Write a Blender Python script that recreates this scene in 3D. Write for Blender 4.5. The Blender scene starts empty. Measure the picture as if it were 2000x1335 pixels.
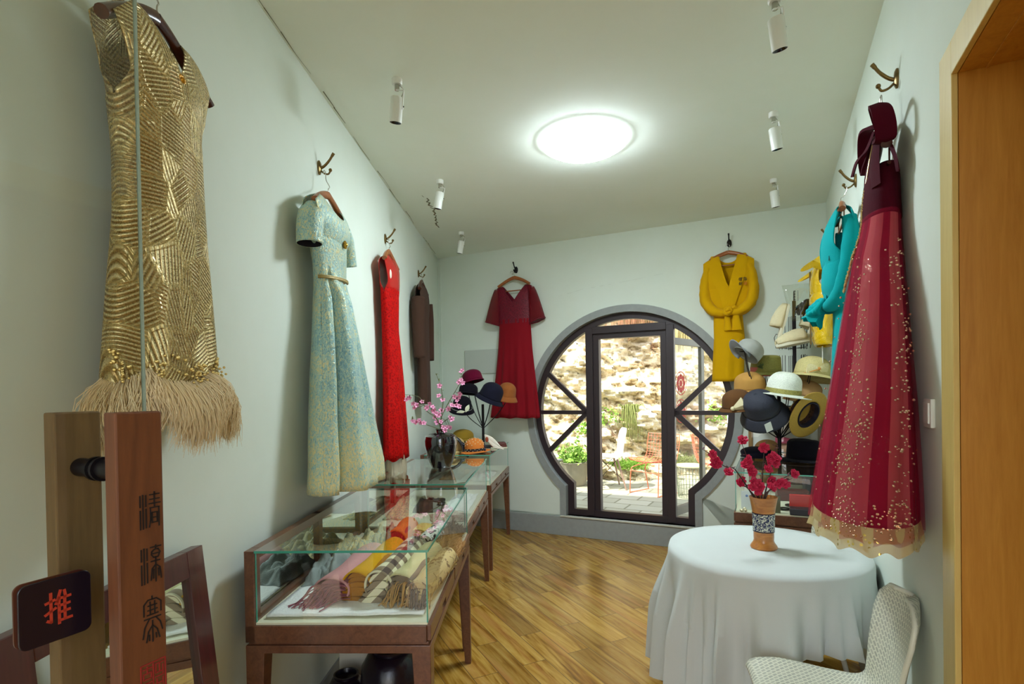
import bpy, bmesh, math, random
from mathutils import Vector, Matrix, Euler, noise
random.seed(7)
sc = bpy.context.scene
COL = sc.collection
pi = math.pi

# ------------------------------------------------------------------ camera
cam_d = bpy.data.cameras.new('camera')
cam = bpy.data.objects.new('camera', cam_d)
COL.objects.link(cam)
F_PX, PITCH, ROLL = 1050.72, -0.0109, -0.016
cam_d.sensor_width = 36.0
cam_d.lens = 36.0 * F_PX / 2000.0
cam_d.shift_y = (774.23 - 667.5) / 2000.0
cam_d.clip_start = 0.02
cp, sp, cr, sr = math.cos(PITCH), math.sin(PITCH), math.cos(ROLL), math.sin(ROLL)
fwd = Vector((0, cp, sp)); up0 = Vector((0, -sp, cp)); x0 = Vector((1, 0, 0))
right = cr * x0 + sr * up0
upv = -sr * x0 + cr * up0
R = Matrix((right, upv, -fwd)).transposed()
cam.matrix_world = Matrix.Translation((0, 0, 1.55)) @ R.to_4x4()
sc.camera = cam

# ------------------------------------------------------------------ world, sun, exposure
w = bpy.data.worlds.new('world'); sc.world = w; w.use_nodes = True
nt = w.node_tree
bg = nt.nodes['Background']
sky = nt.nodes.new('ShaderNodeTexSky')
sky.sky_type = 'NISHITA'; sky.sun_disc = False
sky.sun_elevation = math.radians(55); sky.sun_rotation = math.radians(200)
hs = nt.nodes.new('ShaderNodeHueSaturation'); hs.inputs['Saturation'].default_value = 0.45
nt.links.new(sky.outputs[0], hs.inputs['Color']); nt.links.new(hs.outputs[0], bg.inputs[0])
bg.inputs[1].default_value = 0.75
sun_d = bpy.data.lights.new('sun', 'SUN'); sun_d.energy = 9.5; sun_d.angle = math.radians(0.6)
sun_d.color = (1.0, 0.95, 0.86)
sun = bpy.data.objects.new('sun', sun_d); COL.objects.link(sun)
sun.rotation_euler = Vector((-0.46, -0.20, 0.86)).to_track_quat('Z', 'Y').to_euler()
sun.location = (-3, 2, 9)
sc.view_settings.view_transform = 'Standard'
sc.view_settings.look = 'None'
sc.view_settings.gamma = 1.0
sc.view_settings.exposure = 0.0
sc.view_settings.use_curve_mapping = False
try:
    sc.cycles.use_denoising = True
    sc.cycles.denoiser = 'OPENIMAGEDENOISE'
    sc.cycles.max_bounces = 10
    sc.cycles.diffuse_bounces = 5
    sc.cycles.glossy_bounces = 5
    sc.cycles.transparent_max_bounces = 24
    sc.cycles.transmission_bounces = 6
    sc.cycles.caustics_reflective = False
    sc.cycles.caustics_refractive = False
    sc.cycles.sample_clamp_indirect = 6.0
except Exception:
    pass
LAMP_STRENGTH = 87.0

# ------------------------------------------------------------------ node helpers
def srgb(r, g, b):
    f = lambda c: (c / 255 / 12.92) if c / 255 <= 0.04045 else ((c / 255 + 0.055) / 1.055) ** 2.4
    return (f(r), f(g), f(b), 1.0)

class NT:
    def __init__(s, name):
        s.m = bpy.data.materials.new(name); s.m.use_nodes = True
        s.t = s.m.node_tree
        s.b = s.t.nodes['Principled BSDF']; s.out = s.t.nodes['Material Output']
    def n(s, typ, **kw):
        nd = s.t.nodes.new(typ)
        for k, v in kw.items():
            if k in nd.inputs.keys(): s.set(nd.inputs[k], v)
            else: setattr(nd, k, v)
        return nd
    def set(s, inp, v):
        if isinstance(v, bpy.types.NodeSocket): s.t.links.new(v, inp)
        else: inp.default_value = v
    def link(s, a, b): s.t.links.new(a, b)
    def math(s, op, a, b=0.0, c=0.0):
        nd = s.t.nodes.new('ShaderNodeMath'); nd.operation = op
        s.set(nd.inputs[0], a); s.set(nd.inputs[1], b); s.set(nd.inputs[2], c)
        return nd.outputs[0]
    def mix(s, fac, a, b, mode='MIX'):
        nd = s.t.nodes.new('ShaderNodeMix'); nd.data_type = 'RGBA'; nd.blend_type = mode
        s.set(nd.inputs[0], fac); s.set(nd.inputs[6], a); s.set(nd.inputs[7], b)
        return nd.outputs[2]
    def ramp(s, fac, stops):
        nd = s.t.nodes.new('ShaderNodeValToRGB'); s.set(nd.inputs[0], fac)
        e = nd.color_ramp.elements
        while len(e) < len(stops): e.new(0.5)
        for i, (p, c) in enumerate(stops): e[i].position = p; e[i].color = c
        return nd.outputs[0]
    def obj(s, scale=(1, 1, 1), rot=(0, 0, 0), loc=(0, 0, 0), src='Object'):
        tc = s.t.nodes.new('ShaderNodeTexCoord'); mp = s.t.nodes.new('ShaderNodeMapping')
        s.link(tc.outputs[src], mp.inputs[0])
        mp.inputs['Scale'].default_value = scale; mp.inputs['Rotation'].default_value = rot; mp.inputs['Location'].default_value = loc
        return mp.outputs[0]
    def noise(s, vec, scale=5, detail=4, rough=0.5, out='Fac', dist=0.0):
        nd = s.t.nodes.new('ShaderNodeTexNoise'); s.link(vec, nd.inputs['Vector'])
        nd.inputs['Scale'].default_value = scale; nd.inputs['Detail'].default_value = detail
        nd.inputs['Roughness'].default_value = rough; nd.inputs['Distortion'].default_value = dist
        return nd.outputs[out]
    def bump(s, h, strength=0.3, dist=0.01):
        nd = s.t.nodes.new('ShaderNodeBump'); s.set(nd.inputs['Height'], h)
        nd.inputs['Strength'].default_value = strength; nd.inputs['Distance'].default_value = dist
        s.link(nd.outputs[0], s.b.inputs['Normal'])
        return nd
    def P(s, **kw):
        for k, v in kw.items():
            s.set(s.b.inputs[k.replace('_', ' ')], v)
        return s

def plain(name, col, rough=0.5, metal=0.0, bump=0.0, bscale=40, var=0.0, **kw):
    m = NT(name)
    c = srgb(*col)
    v = m.obj()
    if var > 0:
        nz = m.noise(v, bscale * 0.3, 4)
        cc = m.mix(nz, tuple(x * (1 - var) for x in c[:3]) + (1,), tuple(min(1, x * (1 + var)) for x in c[:3]) + (1,))
        m.P(Base_Color=cc)
    else:
        m.P(Base_Color=c)
    m.P(Roughness=rough, Metallic=metal)
    if bump > 0: m.bump(m.noise(v, bscale, 5), bump, 0.004)
    for k, x in kw.items(): m.b.inputs[k.replace('_', ' ')].default_value = x
    return m.m

def wood(name, c1, c2, rough=0.35, axis=0, scale=1.0, coat=0.0):
    m = NT(name)
    sc_ = [14, 14, 14]; sc_[axis] = 1.2
    v = m.obj(scale=tuple(scale * a for a in sc_))
    a = m.noise(v, 2.2, 6, 0.6, dist=1.2)
    b = m.noise(v, 9, 5, 0.7)
    f = m.math('ADD', m.math('MULTIPLY', a, 0.7), m.math('MULTIPLY', b, 0.35))
    m.P(Base_Color=m.ramp(f, [(0.32, srgb(*c1)), (0.72, srgb(*c2))]), Roughness=rough)
    m.b.inputs['Coat Weight'].default_value = coat
    m.bump(b, 0.08, 0.002)
    return m.m

def fabric(name, col, rough=0.85, scale=260, bump=0.25, sheen=0.04, var=0.08, big=9, metal=0.0):
    m = NT(name); v = m.obj(); c = srgb(*col)
    nz = m.noise(v, big, 5)
    cc = m.mix(nz, tuple(x * (1 - var) for x in c[:3]) + (1,), tuple(min(1, x * (1 + var)) for x in c[:3]) + (1,))
    m.P(Base_Color=cc, Roughness=rough, Metallic=metal)
    m.b.inputs['Specular IOR Level'].default_value = 0.12
    m.b.inputs['Sheen Weight'].default_value = sheen
    wv = m.n('ShaderNodeTexVoronoi', Scale=scale); m.link(v, wv.inputs['Vector'])
    h = m.math('ADD', wv.outputs[0], m.math('MULTIPLY', m.noise(v, big * 2, 3), 3.0))
    m.bump(h, bump, 0.003)
    return m.m

def glass(name, tint=(0.985, 0.995, 0.99), refl=0.8, rough=0.0, base=0.0):
    """thin sheet glass: clear with a fresnel reflection"""
    m = NT(name)
    tr = m.n('ShaderNodeBsdfTransparent', Color=(*tint, 1))
    gl = m.n('ShaderNodeBsdfGlossy', Roughness=rough)
    gl.inputs['Color'].default_value = (1, 1, 1, 1)
    fr = m.n('ShaderNodeFresnel', IOR=1.5)
    mx = m.n('ShaderNodeMixShader')
    ge = m.n('ShaderNodeNewGeometry')          # only the outer face mirrors; leaving the sheet is clear
    fa = m.math('ADD', m.math('MULTIPLY', fr.outputs[0], refl * 1.6), base)
    m.link(m.math('MINIMUM', m.math('MULTIPLY', fa, m.math('SUBTRACT', 1.0, ge.outputs['Backfacing'])), 0.95), mx.inputs[0])
    m.link(tr.outputs[0], mx.inputs[1]); m.link(gl.outputs[0], mx.inputs[2])
    m.link(mx.outputs[0], m.out.inputs[0])
    return m.m

# ------------------------------------------------------------------ mesh helpers
def box(bm, x0, x1, y0, y1, z0, z1, M=None):
    vs = [bm.verts.new(Vector((x, y, z)) if M is None else M @ Vector((x, y, z)))
          for x in (x0, x1) for y in (y0, y1) for z in (z0, z1)]
    for f in ((0, 1, 3, 2), (4, 6, 7, 5), (0, 4, 5, 1), (2, 3, 7, 6), (0, 2, 6, 4), (1, 5, 7, 3)):
        bm.faces.new([vs[i] for i in f])
    return vs

def loft(bm, rings, closed=True, cap0=False, cap1=False, uvs=None):
    vr = [[bm.verts.new(p) for p in r] for r in rings]
    n = len(rings[0]); uvl = bm.loops.layers.uv.verify() if uvs else None
    for i in range(len(vr) - 1):
        for j in range(n if closed else n - 1):
            k = (j + 1) % n
            try: f = bm.faces.new((vr[i][j], vr[i][k], vr[i + 1][k], vr[i + 1][j]))
            except ValueError: continue
            if uvs:
                jj = j + 1
                for lp, (a, b) in zip(f.loops, ((i, j), (i, jj), (i + 1, jj), (i + 1, j))):
                    lp[uvl].uv = uvs(a, b)
    if cap0 and n > 2: bm.faces.new(list(reversed(vr[0])))
    if cap1 and n > 2: bm.faces.new(vr[-1])
    return vr

def tube(bm, pts, rad, n=8, cap=True, flat=1.0):
    """rad: number or list; flat squashes the second axis"""
    pts = [Vector(p) for p in pts]
    m = len(pts)
    if not isinstance(rad, (list, tuple)): rad = [rad] * m
    t0 = (pts[1] - pts[0]).normalized()
    ref = Vector((0, 0, 1)) if abs(t0.z) < 0.9 else Vector((1, 0, 0))
    u = t0.cross(ref).normalized()
    rings = []
    for i in range(m):
        t = (pts[min(i + 1, m - 1)] - pts[max(i - 1, 0)])
        t = t.normalized() if t.length > 1e-9 else t0
        u = (u - t * u.dot(t)); u = u.normalized() if u.length > 1e-6 else t.orthogonal().normalized()
        v = t.cross(u)
        rings.append([pts[i] + u * (rad[i] * math.cos(2 * pi * k / n)) + v * (rad[i] * flat * math.sin(2 * pi * k / n)) for k in range(n)])
    return loft(bm, rings, True, cap, cap)

def lathe(bm, prof, n=32, sx=1.0, sy=1.0, M=None, cap0=False, cap1=False, fn=None):
    rings = []
    for i, (r, z) in enumerate(prof):
        ring = []
        for k in range(n):
            a = 2 * pi * k / n
            p = Vector((r * sx * math.cos(a), r * sy * math.sin(a), z))
            if fn: p = fn(p, a, i)
            ring.append(M @ p if M else p)
        rings.append(ring)
    return loft(bm, rings, True, cap0, cap1)

def ball(bm, c, r, sx=1, sy=1, sz=1, seg=12, M=None):
    c = Vector(c)
    prof = [(max(1e-4, r * math.sin(pi * i / (seg // 2 + 2))), -r * math.cos(pi * i / (seg // 2 + 2))) for i in range(seg // 2 + 3)]
    def fn(p, a, i): return c + Vector((p.x * sx, p.y * sy, p.z * sz))
    lathe(bm, prof, seg, fn=fn, M=M)

def smooth_path(pts, k=4):
    P = [Vector(p) for p in pts]; out = []
    for i in range(len(P) - 1):
        a, b, c, d = P[max(i - 1, 0)], P[i], P[i + 1], P[min(i + 2, len(P) - 1)]
        for j in range(k):
            t = j / k
            out.append(0.5 * ((2 * b) + (c - a) * t + (2 * a - 5 * b + 4 * c - d) * t * t + (3 * b - a - 3 * c + d) * t ** 3))
    out.append(P[-1]); return out

def obj(name, bm, mat, parent=None, smooth=True, bevel=0.0, solid=0.0, sub=0, M=None, weld=0.0, angle=40):
    if weld > 0: bmesh.ops.remove_doubles(bm, verts=bm.verts, dist=weld)
    if M is not None: bmesh.ops.transform(bm, matrix=M, verts=bm.verts)
    bmesh.ops.recalc_face_normals(bm, faces=bm.faces) if not solid else None
    me = bpy.data.meshes.new(name); bm.to_mesh(me); bm.free()
    if smooth:
        for p in me.polygons: p.use_smooth = True
        try: me.set_sharp_from_angle(angle=math.radians(angle))
        except Exception: pass
    o = bpy.data.objects.new(name, me); COL.objects.link(o)
    for m_ in (mat if isinstance(mat, (list, tuple)) else [mat]): me.materials.append(m_)
    if parent: o.parent = parent
    if sub: 
        md = o.modifiers.new('s', 'SUBSURF'); md.levels = sub; md.render_levels = sub
    if solid:
        md = o.modifiers.new('t', 'SOLIDIFY'); md.thickness = solid; md.offset = 0
    if bevel:
        md = o.modifiers.new('b', 'BEVEL'); md.width = bevel; md.segments = 2; md.limit_method = 'ANGLE'
    return o

def thing(name, label, cat, M=None, group=None):
    o = bpy.data.objects.new(name, None); COL.objects.link(o); o.empty_display_size = 0.05
    if M is not None: o.matrix_world = M
    o['label'] = label; o['category'] = cat
    if group: o['group'] = group
    return o

def tag(o, label, cat, group=None, kind=None):
    o['label'] = label; o['category'] = cat
    if group: o['group'] = group
    if kind: o['kind'] = kind
    return o

def struct(name, bm, mat, **kw):
    o = obj(name, bm, mat, **kw); o['kind'] = 'structure'; return o

def place(x, y, z, rz=0.0): return Matrix.Translation((x, y, z)) @ Matrix.Rotation(rz, 4, 'Z')

def copy_tree(o, M=None, parent=None):
    c = o.copy(); COL.objects.link(c)
    if parent: c.parent = parent
    for ch in list(o.children): copy_tree(ch, None, c)
    if M is not None: c.matrix_world = M
    return c

# ------------------------------------------------------------------ room frames
XL, AL, AR = -1.075, 0.0333, 0.4519
RC = Vector((2.7416, 4.6696, 0)); L0 = Vector((XL, 0, 0))
RT = Vector((-math.sin(AR), -math.cos(AR), 0)); RN = Vector((-math.cos(AR), math.sin(AR), 0))
LT = Vector((math.sin(AL), math.cos(AL), 0)); LN = Vector((math.cos(AL), -math.sin(AL), 0))
HC = 3.134
def frame(O, X, z=0.0):
    X = X.normalized(); Z = Vector((0, 0, 1)); Y = Z.cross(X)
    M = Matrix((X, Y, Z)).transposed().to_4x4(); M.translation = O + Vector((0, 0, z)); return M
# wall frames: local x to the viewer's right, local y into the wall, z up
def FL(u, z=0.0, w=0.0): return frame(L0 + LT * u + LN * w, LT, z)
def FR(u, z=0.0, w=0.0): return frame(RC + RT * u + RN * w, RT, z)
def FB(u, z=0.0, w=0.0): return frame(RC + RN * u + RT * w, -RN, z)

# ------------------------------------------------------------------ shared materials
def plaster(name, base, stain, amt=0.5):
    m = NT(name); v = m.obj()
    n1 = m.noise(v, 0.9, 6, 0.6); n2 = m.noise(v, 4.0, 6, 0.65)
    f = m.math('MULTIPLY', m.math('SUBTRACT', m.math('ADD', m.math('MULTIPLY', n1, 0.7), m.math('MULTIPLY', n2, 0.3)), 0.42), amt * 4)
    f2 = m.n('ShaderNodeClamp'); m.link(f, f2.inputs[0])
    m.P(Base_Color=m.mix(f2.outputs[0], srgb(*base), srgb(*stain)), Roughness=0.9)
    m.bump(m.noise(v, 60, 4), 0.06, 0.004)
    return m.m
M_WALL = plaster('wall_paint', (224, 232, 222), (214, 222, 206), 0.5)
M_CEIL = plaster('ceiling_paint', (240, 245, 236), (232, 238, 222), 0.5)
M_GREYSTONE = plain('grey_stone', (150, 154, 152), 0.6, bump=0.15, bscale=90, var=0.12)
M_MARBLE = plain('pale_sill', (205, 205, 190), 0.25, var=0.08, bscale=30)
M_ALU = plain('dark_aluminium', (50, 38, 42), 0.42, 0.1)
M_BLACKIRON = plain('black_iron', (28, 22, 26), 0.45, 0.6)
M_BRONZE = plain('antique_bronze', (120, 98, 58), 0.35, 0.9, var=0.3)
M_STEEL = plain('steel', (190, 188, 180), 0.25, 1.0)
M_WHITE = plain('white_enamel', (235, 236, 230), 0.35)
M_BLACK = plain('black_gloss', (14, 12, 16), 0.15)
M_GLASS = glass('sheet_glass')
M_GLASSTOP = glass('case_glass', (0.985, 0.998, 0.99), 1.0)
M_GLASSEDGE = plain('green_glass_edge', (70, 160, 138), 0.15)
M_MIRROR = plain('mirror', (226, 232, 228), 0.02, 1.0)
M_CASEWOOD = wood('case_walnut', (82, 46, 30), (122, 78, 52), 0.32, 0, coat=0.15)
M_REDWOOD = wood('red_lacquer_wood', (58, 18, 22), (88, 32, 36), 0.3, 2, coat=0.2)
M_BARWOOD = wood('handle_wood', (86, 46, 24), (116, 68, 36), 0.5, 2)
M_BARWOOD2 = wood('handle_wood_dark', (98, 74, 42), (124, 96, 58), 0.6, 2)
M_HANGER = wood('hanger_wood', (120, 62, 26), (176, 104, 52), 0.3, 0)
M_HANGERDARK = wood('hanger_wood_dark', (52, 22, 14), (92, 44, 26), 0.25, 0)
M_CREAM = plain('cream_board', (228, 226, 196), 0.6)
M_CASING = wood('casing_beech', (206, 178, 100), (222, 198, 122), 0.4, 2)
M_JAMB = wood('jamb_teak', (176, 118, 34), (204, 148, 58), 0.4, 2, coat=0.1)

def floor_mat():
    m = NT('wood_look_tiles')
    v = m.obj(rot=(0, 0, -(pi / 2 + AR) + pi))
    # rows of long tiles, each tile with its own tone and grain
    br = m.n('ShaderNodeTexBrick', offset=0.37, offset_frequency=2, squash=1.0)
    m.link(v, br.inputs['Vector'])
    br.inputs['Color1'].default_value = (0, 0, 0, 1); br.inputs['Color2'].default_value = (1, 1, 1, 1)
    br.inputs['Mortar'].default_value = (0.5, 0.5, 0.5, 1)
    br.inputs['Scale'].default_value = 1.0; br.inputs['Mortar Size'].default_value = 0.0022
    br.inputs['Mortar Smooth'].default_value = 0.1; br.inputs['Bias'].default_value = 0.0
    br.inputs['Brick Width'].default_value = 0.90; br.inputs['Row Height'].default_value = 0.15
    sp_ = m.n('ShaderNodeSeparateXYZ'); m.link(v, sp_.inputs[0])
    rnd = m.math('MULTIPLY', br.outputs['Color'], 37.0)
    cb = m.n('ShaderNodeCombineXYZ')
    m.link(m.math('ADD', m.math('MULTIPLY', sp_.outputs[0], 1.1), rnd), cb.inputs[0])
    m.link(m.math('ADD', m.math('MULTIPLY', sp_.outputs[1], 12.0), rnd), cb.inputs[1])
    m.link(rnd, cb.inputs[2])
    g1 = m.noise(cb.outputs[0], 1.3, 5, 0.55, dist=1.4)
    g2 = m.noise(cb.outputs[0], 5.0, 4, 0.6, dist=0.6)
    f = m.math('ADD', m.math('MULTIPLY', g1, 0.75), m.math('MULTIPLY', g2, 0.25))
    c = m.ramp(f, [(0.30, srgb(108, 74, 24)), (0.41, srgb(158, 118, 48)), (0.50, srgb(190, 152, 78)), (0.60, srgb(206, 172, 100)), (0.72, srgb(222, 194, 128))])
    tone = m.ramp(br.outputs['Color'], [(0.0, srgb(188, 170, 138)), (0.5, srgb(226, 216, 188)), (1.0, srgb(245, 232, 198))])
    c = m.mix(1.0, c, tone, 'MULTIPLY')
    # reddish heart streaks
    g3 = m.noise(cb.outputs[0], 0.9, 3, 0.5)
    st = m.ramp(g3, [(0.55, (0, 0, 0, 1)), (0.70, (1, 1, 1, 1))])
    c = m.mix(m.math('MULTIPLY', st, 0.45), c, srgb(176, 112, 62))
    c = m.mix(br.outputs['Fac'], c, srgb(110, 84, 44))
    m.P(Base_Color=c, Roughness=0.23)
    m.b.inputs['Specular IOR Level'].default_value = 0.5
    m.bump(m.math('SUBTRACT', m.math('MULTIPLY', g2, 0.15), m.math('MULTIPLY', br.outputs['Fac'], 0.6)), 0.25, 0.003)
    return m.m

# ------------------------------------------------------------------ room
CL = Vector((-0.8612, 6.4184, 0))           # far left corner
UE = 5.9                                     # near end of the right wall
LE = -0.75                                   # near end of the left wall
def wallbox(bm, M, x0, x1, z0, z1, t=0.22, y0=0.0):
    box(bm, x0, x1, y0, y0 + t, z0, z1, M)

bm = bmesh.new()
poly = [L0 + LT * (-2.6) + LN * -0.25, CL + Vector((-0.3, 0.12, 0)), RC + Vector((0.3, 0.0, 0)), RC + RT * 7.9 - RN * 0.3]
vs = [bm.verts.new(p) for p in poly]; f = bm.faces.new(vs)
r = bmesh.ops.extrude_face_region(bm, geom=[f])
for v in r['geom']:
    if isinstance(v, bmesh.types.BMVert): v.co.z -= 0.1
struct('floor', bm, floor_mat(), smooth=False)
bm = bmesh.new()
poly = [L0 + LT * (-2.6) + LN * -0.3, CL + Vector((-0.35, 0.45, 0)), RC + Vector((0.45, 0.15, 0)), RC + RT * 7.9 - RN * 0.3]  # near end runs past the walls, unseen, added to keep the sun out
vs = [bm.verts.new(p + Vector((0, 0, HC))) for p in poly]; f = bm.faces.new(vs)
r = bmesh.ops.extrude_face_region(bm, geom=[f])
for v in r['geom']:
    if isinstance(v, bmesh.types.BMVert): v.co.z += 0.14
struct('ceiling', bm, M_CEIL, smooth=False)
# left wall
bm = bmesh.new(); wallbox(bm, FL(0), LE, 6.66, 0, HC)
struct('wall_left', bm, M_WALL, smooth=False)
bm = bmesh.new(); box(bm, LE, 6.4, -0.012, 0.0, 0, 0.10, FL(0))
struct('baseboard_left', bm, M_GREYSTONE, smooth=False)
# right wall with the doorway opening (u 3.60 .. 4.75)
OPU0, OPU1, OPZ = 3.66, 4.75, 2.345
bm = bmesh.new(); Mr = FR(0)
box(bm, -0.22, OPU0, 0, 0.30, 0, HC, Mr); box(bm, OPU1, UE, 0, 0.30, 0, HC, Mr); box(bm, OPU0, OPU1, 0, 0.30, OPZ, HC, Mr)
struct('wall_right', bm, M_WALL, smooth=False)
bm = bmesh.new(); box(bm, -0.02, OPU0 - 0.1, -0.012, 0.0, 0, 0.10, Mr)
struct('baseboard_right', bm, M_GREYSTONE, smooth=False)
# doorway casing (pale face) and jamb lining (brown)
bm = bmesh.new()
box(bm, OPU0 - 0.095, OPU0 + 0.012, -0.014, 0.0, 0, OPZ + 0.075, Mr)
box(bm, OPU1 - 0.012, OPU1 + 0.095, -0.014, 0.0, 0, OPZ + 0.075, Mr)
box(bm, OPU0 + 0.012, OPU1 - 0.012, -0.014, 0.0, OPZ - 0.012, OPZ + 0.075, Mr)
struct('trim_1', bm, M_CASING, smooth=False, bevel=0.002)
bm = bmesh.new()
box(bm, OPU0, OPU0 + 0.012, 0.001, 0.30, 0, OPZ, Mr)
box(bm, OPU1 - 0.012, OPU1, 0.001, 0.30, 0, OPZ, Mr)
box(bm, OPU0, OPU1, 0.001, 0.30, OPZ - 0.012, OPZ, Mr)
box(bm, OPU0 + 0.012, OPU0 + 0.024, 0.235, 0.255, 0, OPZ - 0.012, Mr)
box(bm, OPU0 + 0.012, OPU1 - 0.012, 0.055, 0.06, OPZ - 0.015, OPZ - 0.012, Mr)
struct('trim_2', bm, M_JAMB, smooth=False)
bm = bmesh.new(); box(bm, OPU0 + 0.012, OPU1 - 0.012, 0.255, 0.295, 0.005, OPZ - 0.012, Mr)
struct('door_2', bm, M_JAMB, smooth=False, bevel=0.002)

# back wall with the moon gate
UC, ZC, R_OUT, R_IN, R_GL = 1.765, 1.31, 1.09, 1.018, 0.955
F_OUT, F_IN, F_GL, SILL = 0.722, 0.655, 0.585, 0.215
def gate_outline(R_, fw, z0, n=72):
    """outline in (s, z), s to the viewer's right from the centre; starts at the lower right foot"""
    zk = ZC - math.sqrt(R_ * R_ - fw * fw)
    a0 = math.atan2(zk - ZC, fw)
    pts = [(fw, z0)]
    a1 = pi - a0
    for i in range(n + 1):
        a = a0 + (a1 - a0) * i / n
        pts.append((R_ * math.cos(a), ZC + R_ * math.sin(a)))
    pts.append((-fw, z0))
    return pts
def ring_between(bm, A, B, y0, y1, M, close_bottom=False):
    """prism between two open outlines of equal length"""
    va = [[bm.verts.new(M @ Vector((s, y, z))) for (s, z) in A] for y in (y0, y1)]
    vb = [[bm.verts.new(M @ Vector((s, y, z))) for (s, z) in B] for y in (y0, y1)]
    n = len(A)
    rng = range(n) if close_bottom else range(n - 1)
    for i in rng:
        j = (i + 1) % n
        bm.faces.new((va[0][i], va[0][j], vb[0][j], vb[0][i]))
        bm.faces.new((va[1][j], va[1][i], vb[1][i], vb[1][j]))
        bm.faces.new((va[0][j], va[0][i], va[1][i], va[1][j]))
        bm.faces.new((vb[0][i], vb[0][j], vb[1][j], vb[1][i]))
    if not close_bottom:
        for k in (0, n - 1):
            bm.faces.new((va[0][k], vb[0][k], vb[1][k], va[1][k]))
Mg = FB(UC)
WT = 0.24
# wall: outer rectangle projected from the gate outline
def rect_proj(pts, s0, s1, z0, z1):
    out = []
    for (s, z) in pts:
        ds, dz = s, z - ZC
        if abs(z - SILL) < 1e-6: out.append((s0 if s < 0 else s1, z0)); continue
        t = 1e9
        if ds > 1e-9: t = min(t, s1 / ds)
        if ds < -1e-9: t = min(t, s0 / ds)
        if dz > 1e-9: t = min(t, (z1 - ZC) / dz)
        if dz < -1e-9: t = min(t, (z0 - ZC) / dz)
        out.append((ds * t, ZC + dz * t))
    return out
A = gate_outline(R_IN + 0.01, F_IN + 0.01, SILL)
S0, S1 = -(4.005 - UC) - 0.25, UC + 0.35
B = rect_proj(A, S0, S1, 0.0, HC)
# keep true corners
def snap(B, cx_, cz_):
    i = min(range(len(B)), key=lambda k: (B[k][0] - cx_) ** 2 + (B[k][1] - cz_) ** 2); B[i] = (cx_, cz_)
snap(B, S0, HC); snap(B, S1, HC)
bm = bmesh.new()
ring_between(bm, A, B, 0.0, WT, Mg)
box(bm, S0, S1, 0.0, WT, 0, SILL, Mg)
struct('wall_back', bm, M_WALL, smooth=False)
bm = bmesh.new()
ring_between(bm, gate_outline(R_IN, F_IN, SILL), gate_outline(R_OUT, F_OUT, SILL), -0.022, WT + 0.02, Mg)
struct('trim_3', bm, M_GREYSTONE, smooth=True, angle=30)
bm = bmesh.new(); box(bm, -(4.0 - UC) , UC, -0.025, 0.0, 0, 0.2, Mg)
struct('baseboard_back', bm, M_GREYSTONE, smooth=False, bevel=0.003)
bm = bmesh.new(); box(bm, -F_OUT, F_OUT, -0.035, WT, 0.2, SILL, Mg)
struct('trim_4', bm, M_MARBLE, smooth=False, bevel=0.003)

# moon gate door frame (dark aluminium): outer ring, mullions, transom, sill
fy0, fy1 = 0.05, 0.12
fr = thing('moon_gate_frame', '', 'door frame')
for k in ('label', 'category'): del fr[k]
fr.name = 'door_1'; fr['kind'] = 'structure'
def part_s(name, bm, mat, parent, **kw): return obj(name, bm, mat, parent, **kw)
bm = bmesh.new()
ring_between(bm, gate_outline(R_GL, F_GL, SILL + 0.065), gate_outline(R_IN - 0.001, F_IN - 0.001, SILL), fy0, fy1, Mg, close_bottom=True)
part_s('outer_frame', bm, M_ALU, fr, angle=30)
DX0, DX1 = -(2.20 - UC), UC - 1.298       # door posts
for sx0, sx1 in ((DX0, DX0 + 0.075), (DX1 - 0.075, DX1)):
    bm = bmesh.new(); box(bm, sx0, sx1, fy0 - 0.012, fy1 + 0.01, SILL + 0.01, ZC + math.sqrt(0.985 ** 2 - (sx0 if abs(sx0) > abs(sx1) else sx1) ** 2) , Mg)
    part_s('door_post', bm, M_ALU, fr, smooth=False, bevel=0.003)
bm = bmesh.new(); box(bm, DX0 + 0.075, DX1 - 0.075, fy0 - 0.01, fy1, 2.13, 2.205, Mg)
part_s('transom', bm, M_ALU, fr, smooth=False, bevel=0.003)
# rebate frame inside the posts
for sx0, sx1 in ((DX0 + 0.075, DX0 + 0.135), (DX1 - 0.135, DX1 - 0.075)):
    bm = bmesh.new(); box(bm, sx0, sx1, fy0 + 0.02, fy1 + 0.03, 0.27, 2.13, Mg)
    part_s('rebate', bm, M_ALU, fr, smooth=False)
bm = bmesh.new(); box(bm, DX0 + 0.135, DX1 - 0.135, fy0 + 0.02, fy1 + 0.03, 2.078, 2.13, Mg)
part_s('rebate', bm, M_ALU, fr, smooth=False)
def bar2(bm, a, b, wd, y0, y1, M):
    a = Vector((a[0], 0, a[1])); b = Vector((b[0], 0, b[1])); d = (b - a).normalized(); n_ = Vector((-d.z, 0, d.x)) * wd / 2
    q = [a + n_, b + n_, b - n_, a - n_]
    v0 = [bm.verts.new(M @ (p + Vector((0, y0, 0)))) for p in q]; v1 = [bm.verts.new(M @ (p + Vector((0, y1, 0)))) for p in q]
    bm.faces.new(v0); bm.faces.new(list(reversed(v1)))
    for i in range(4): bm.faces.new((v0[i], v1[i], v1[(i + 1) % 4], v0[(i + 1) % 4]))
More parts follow.
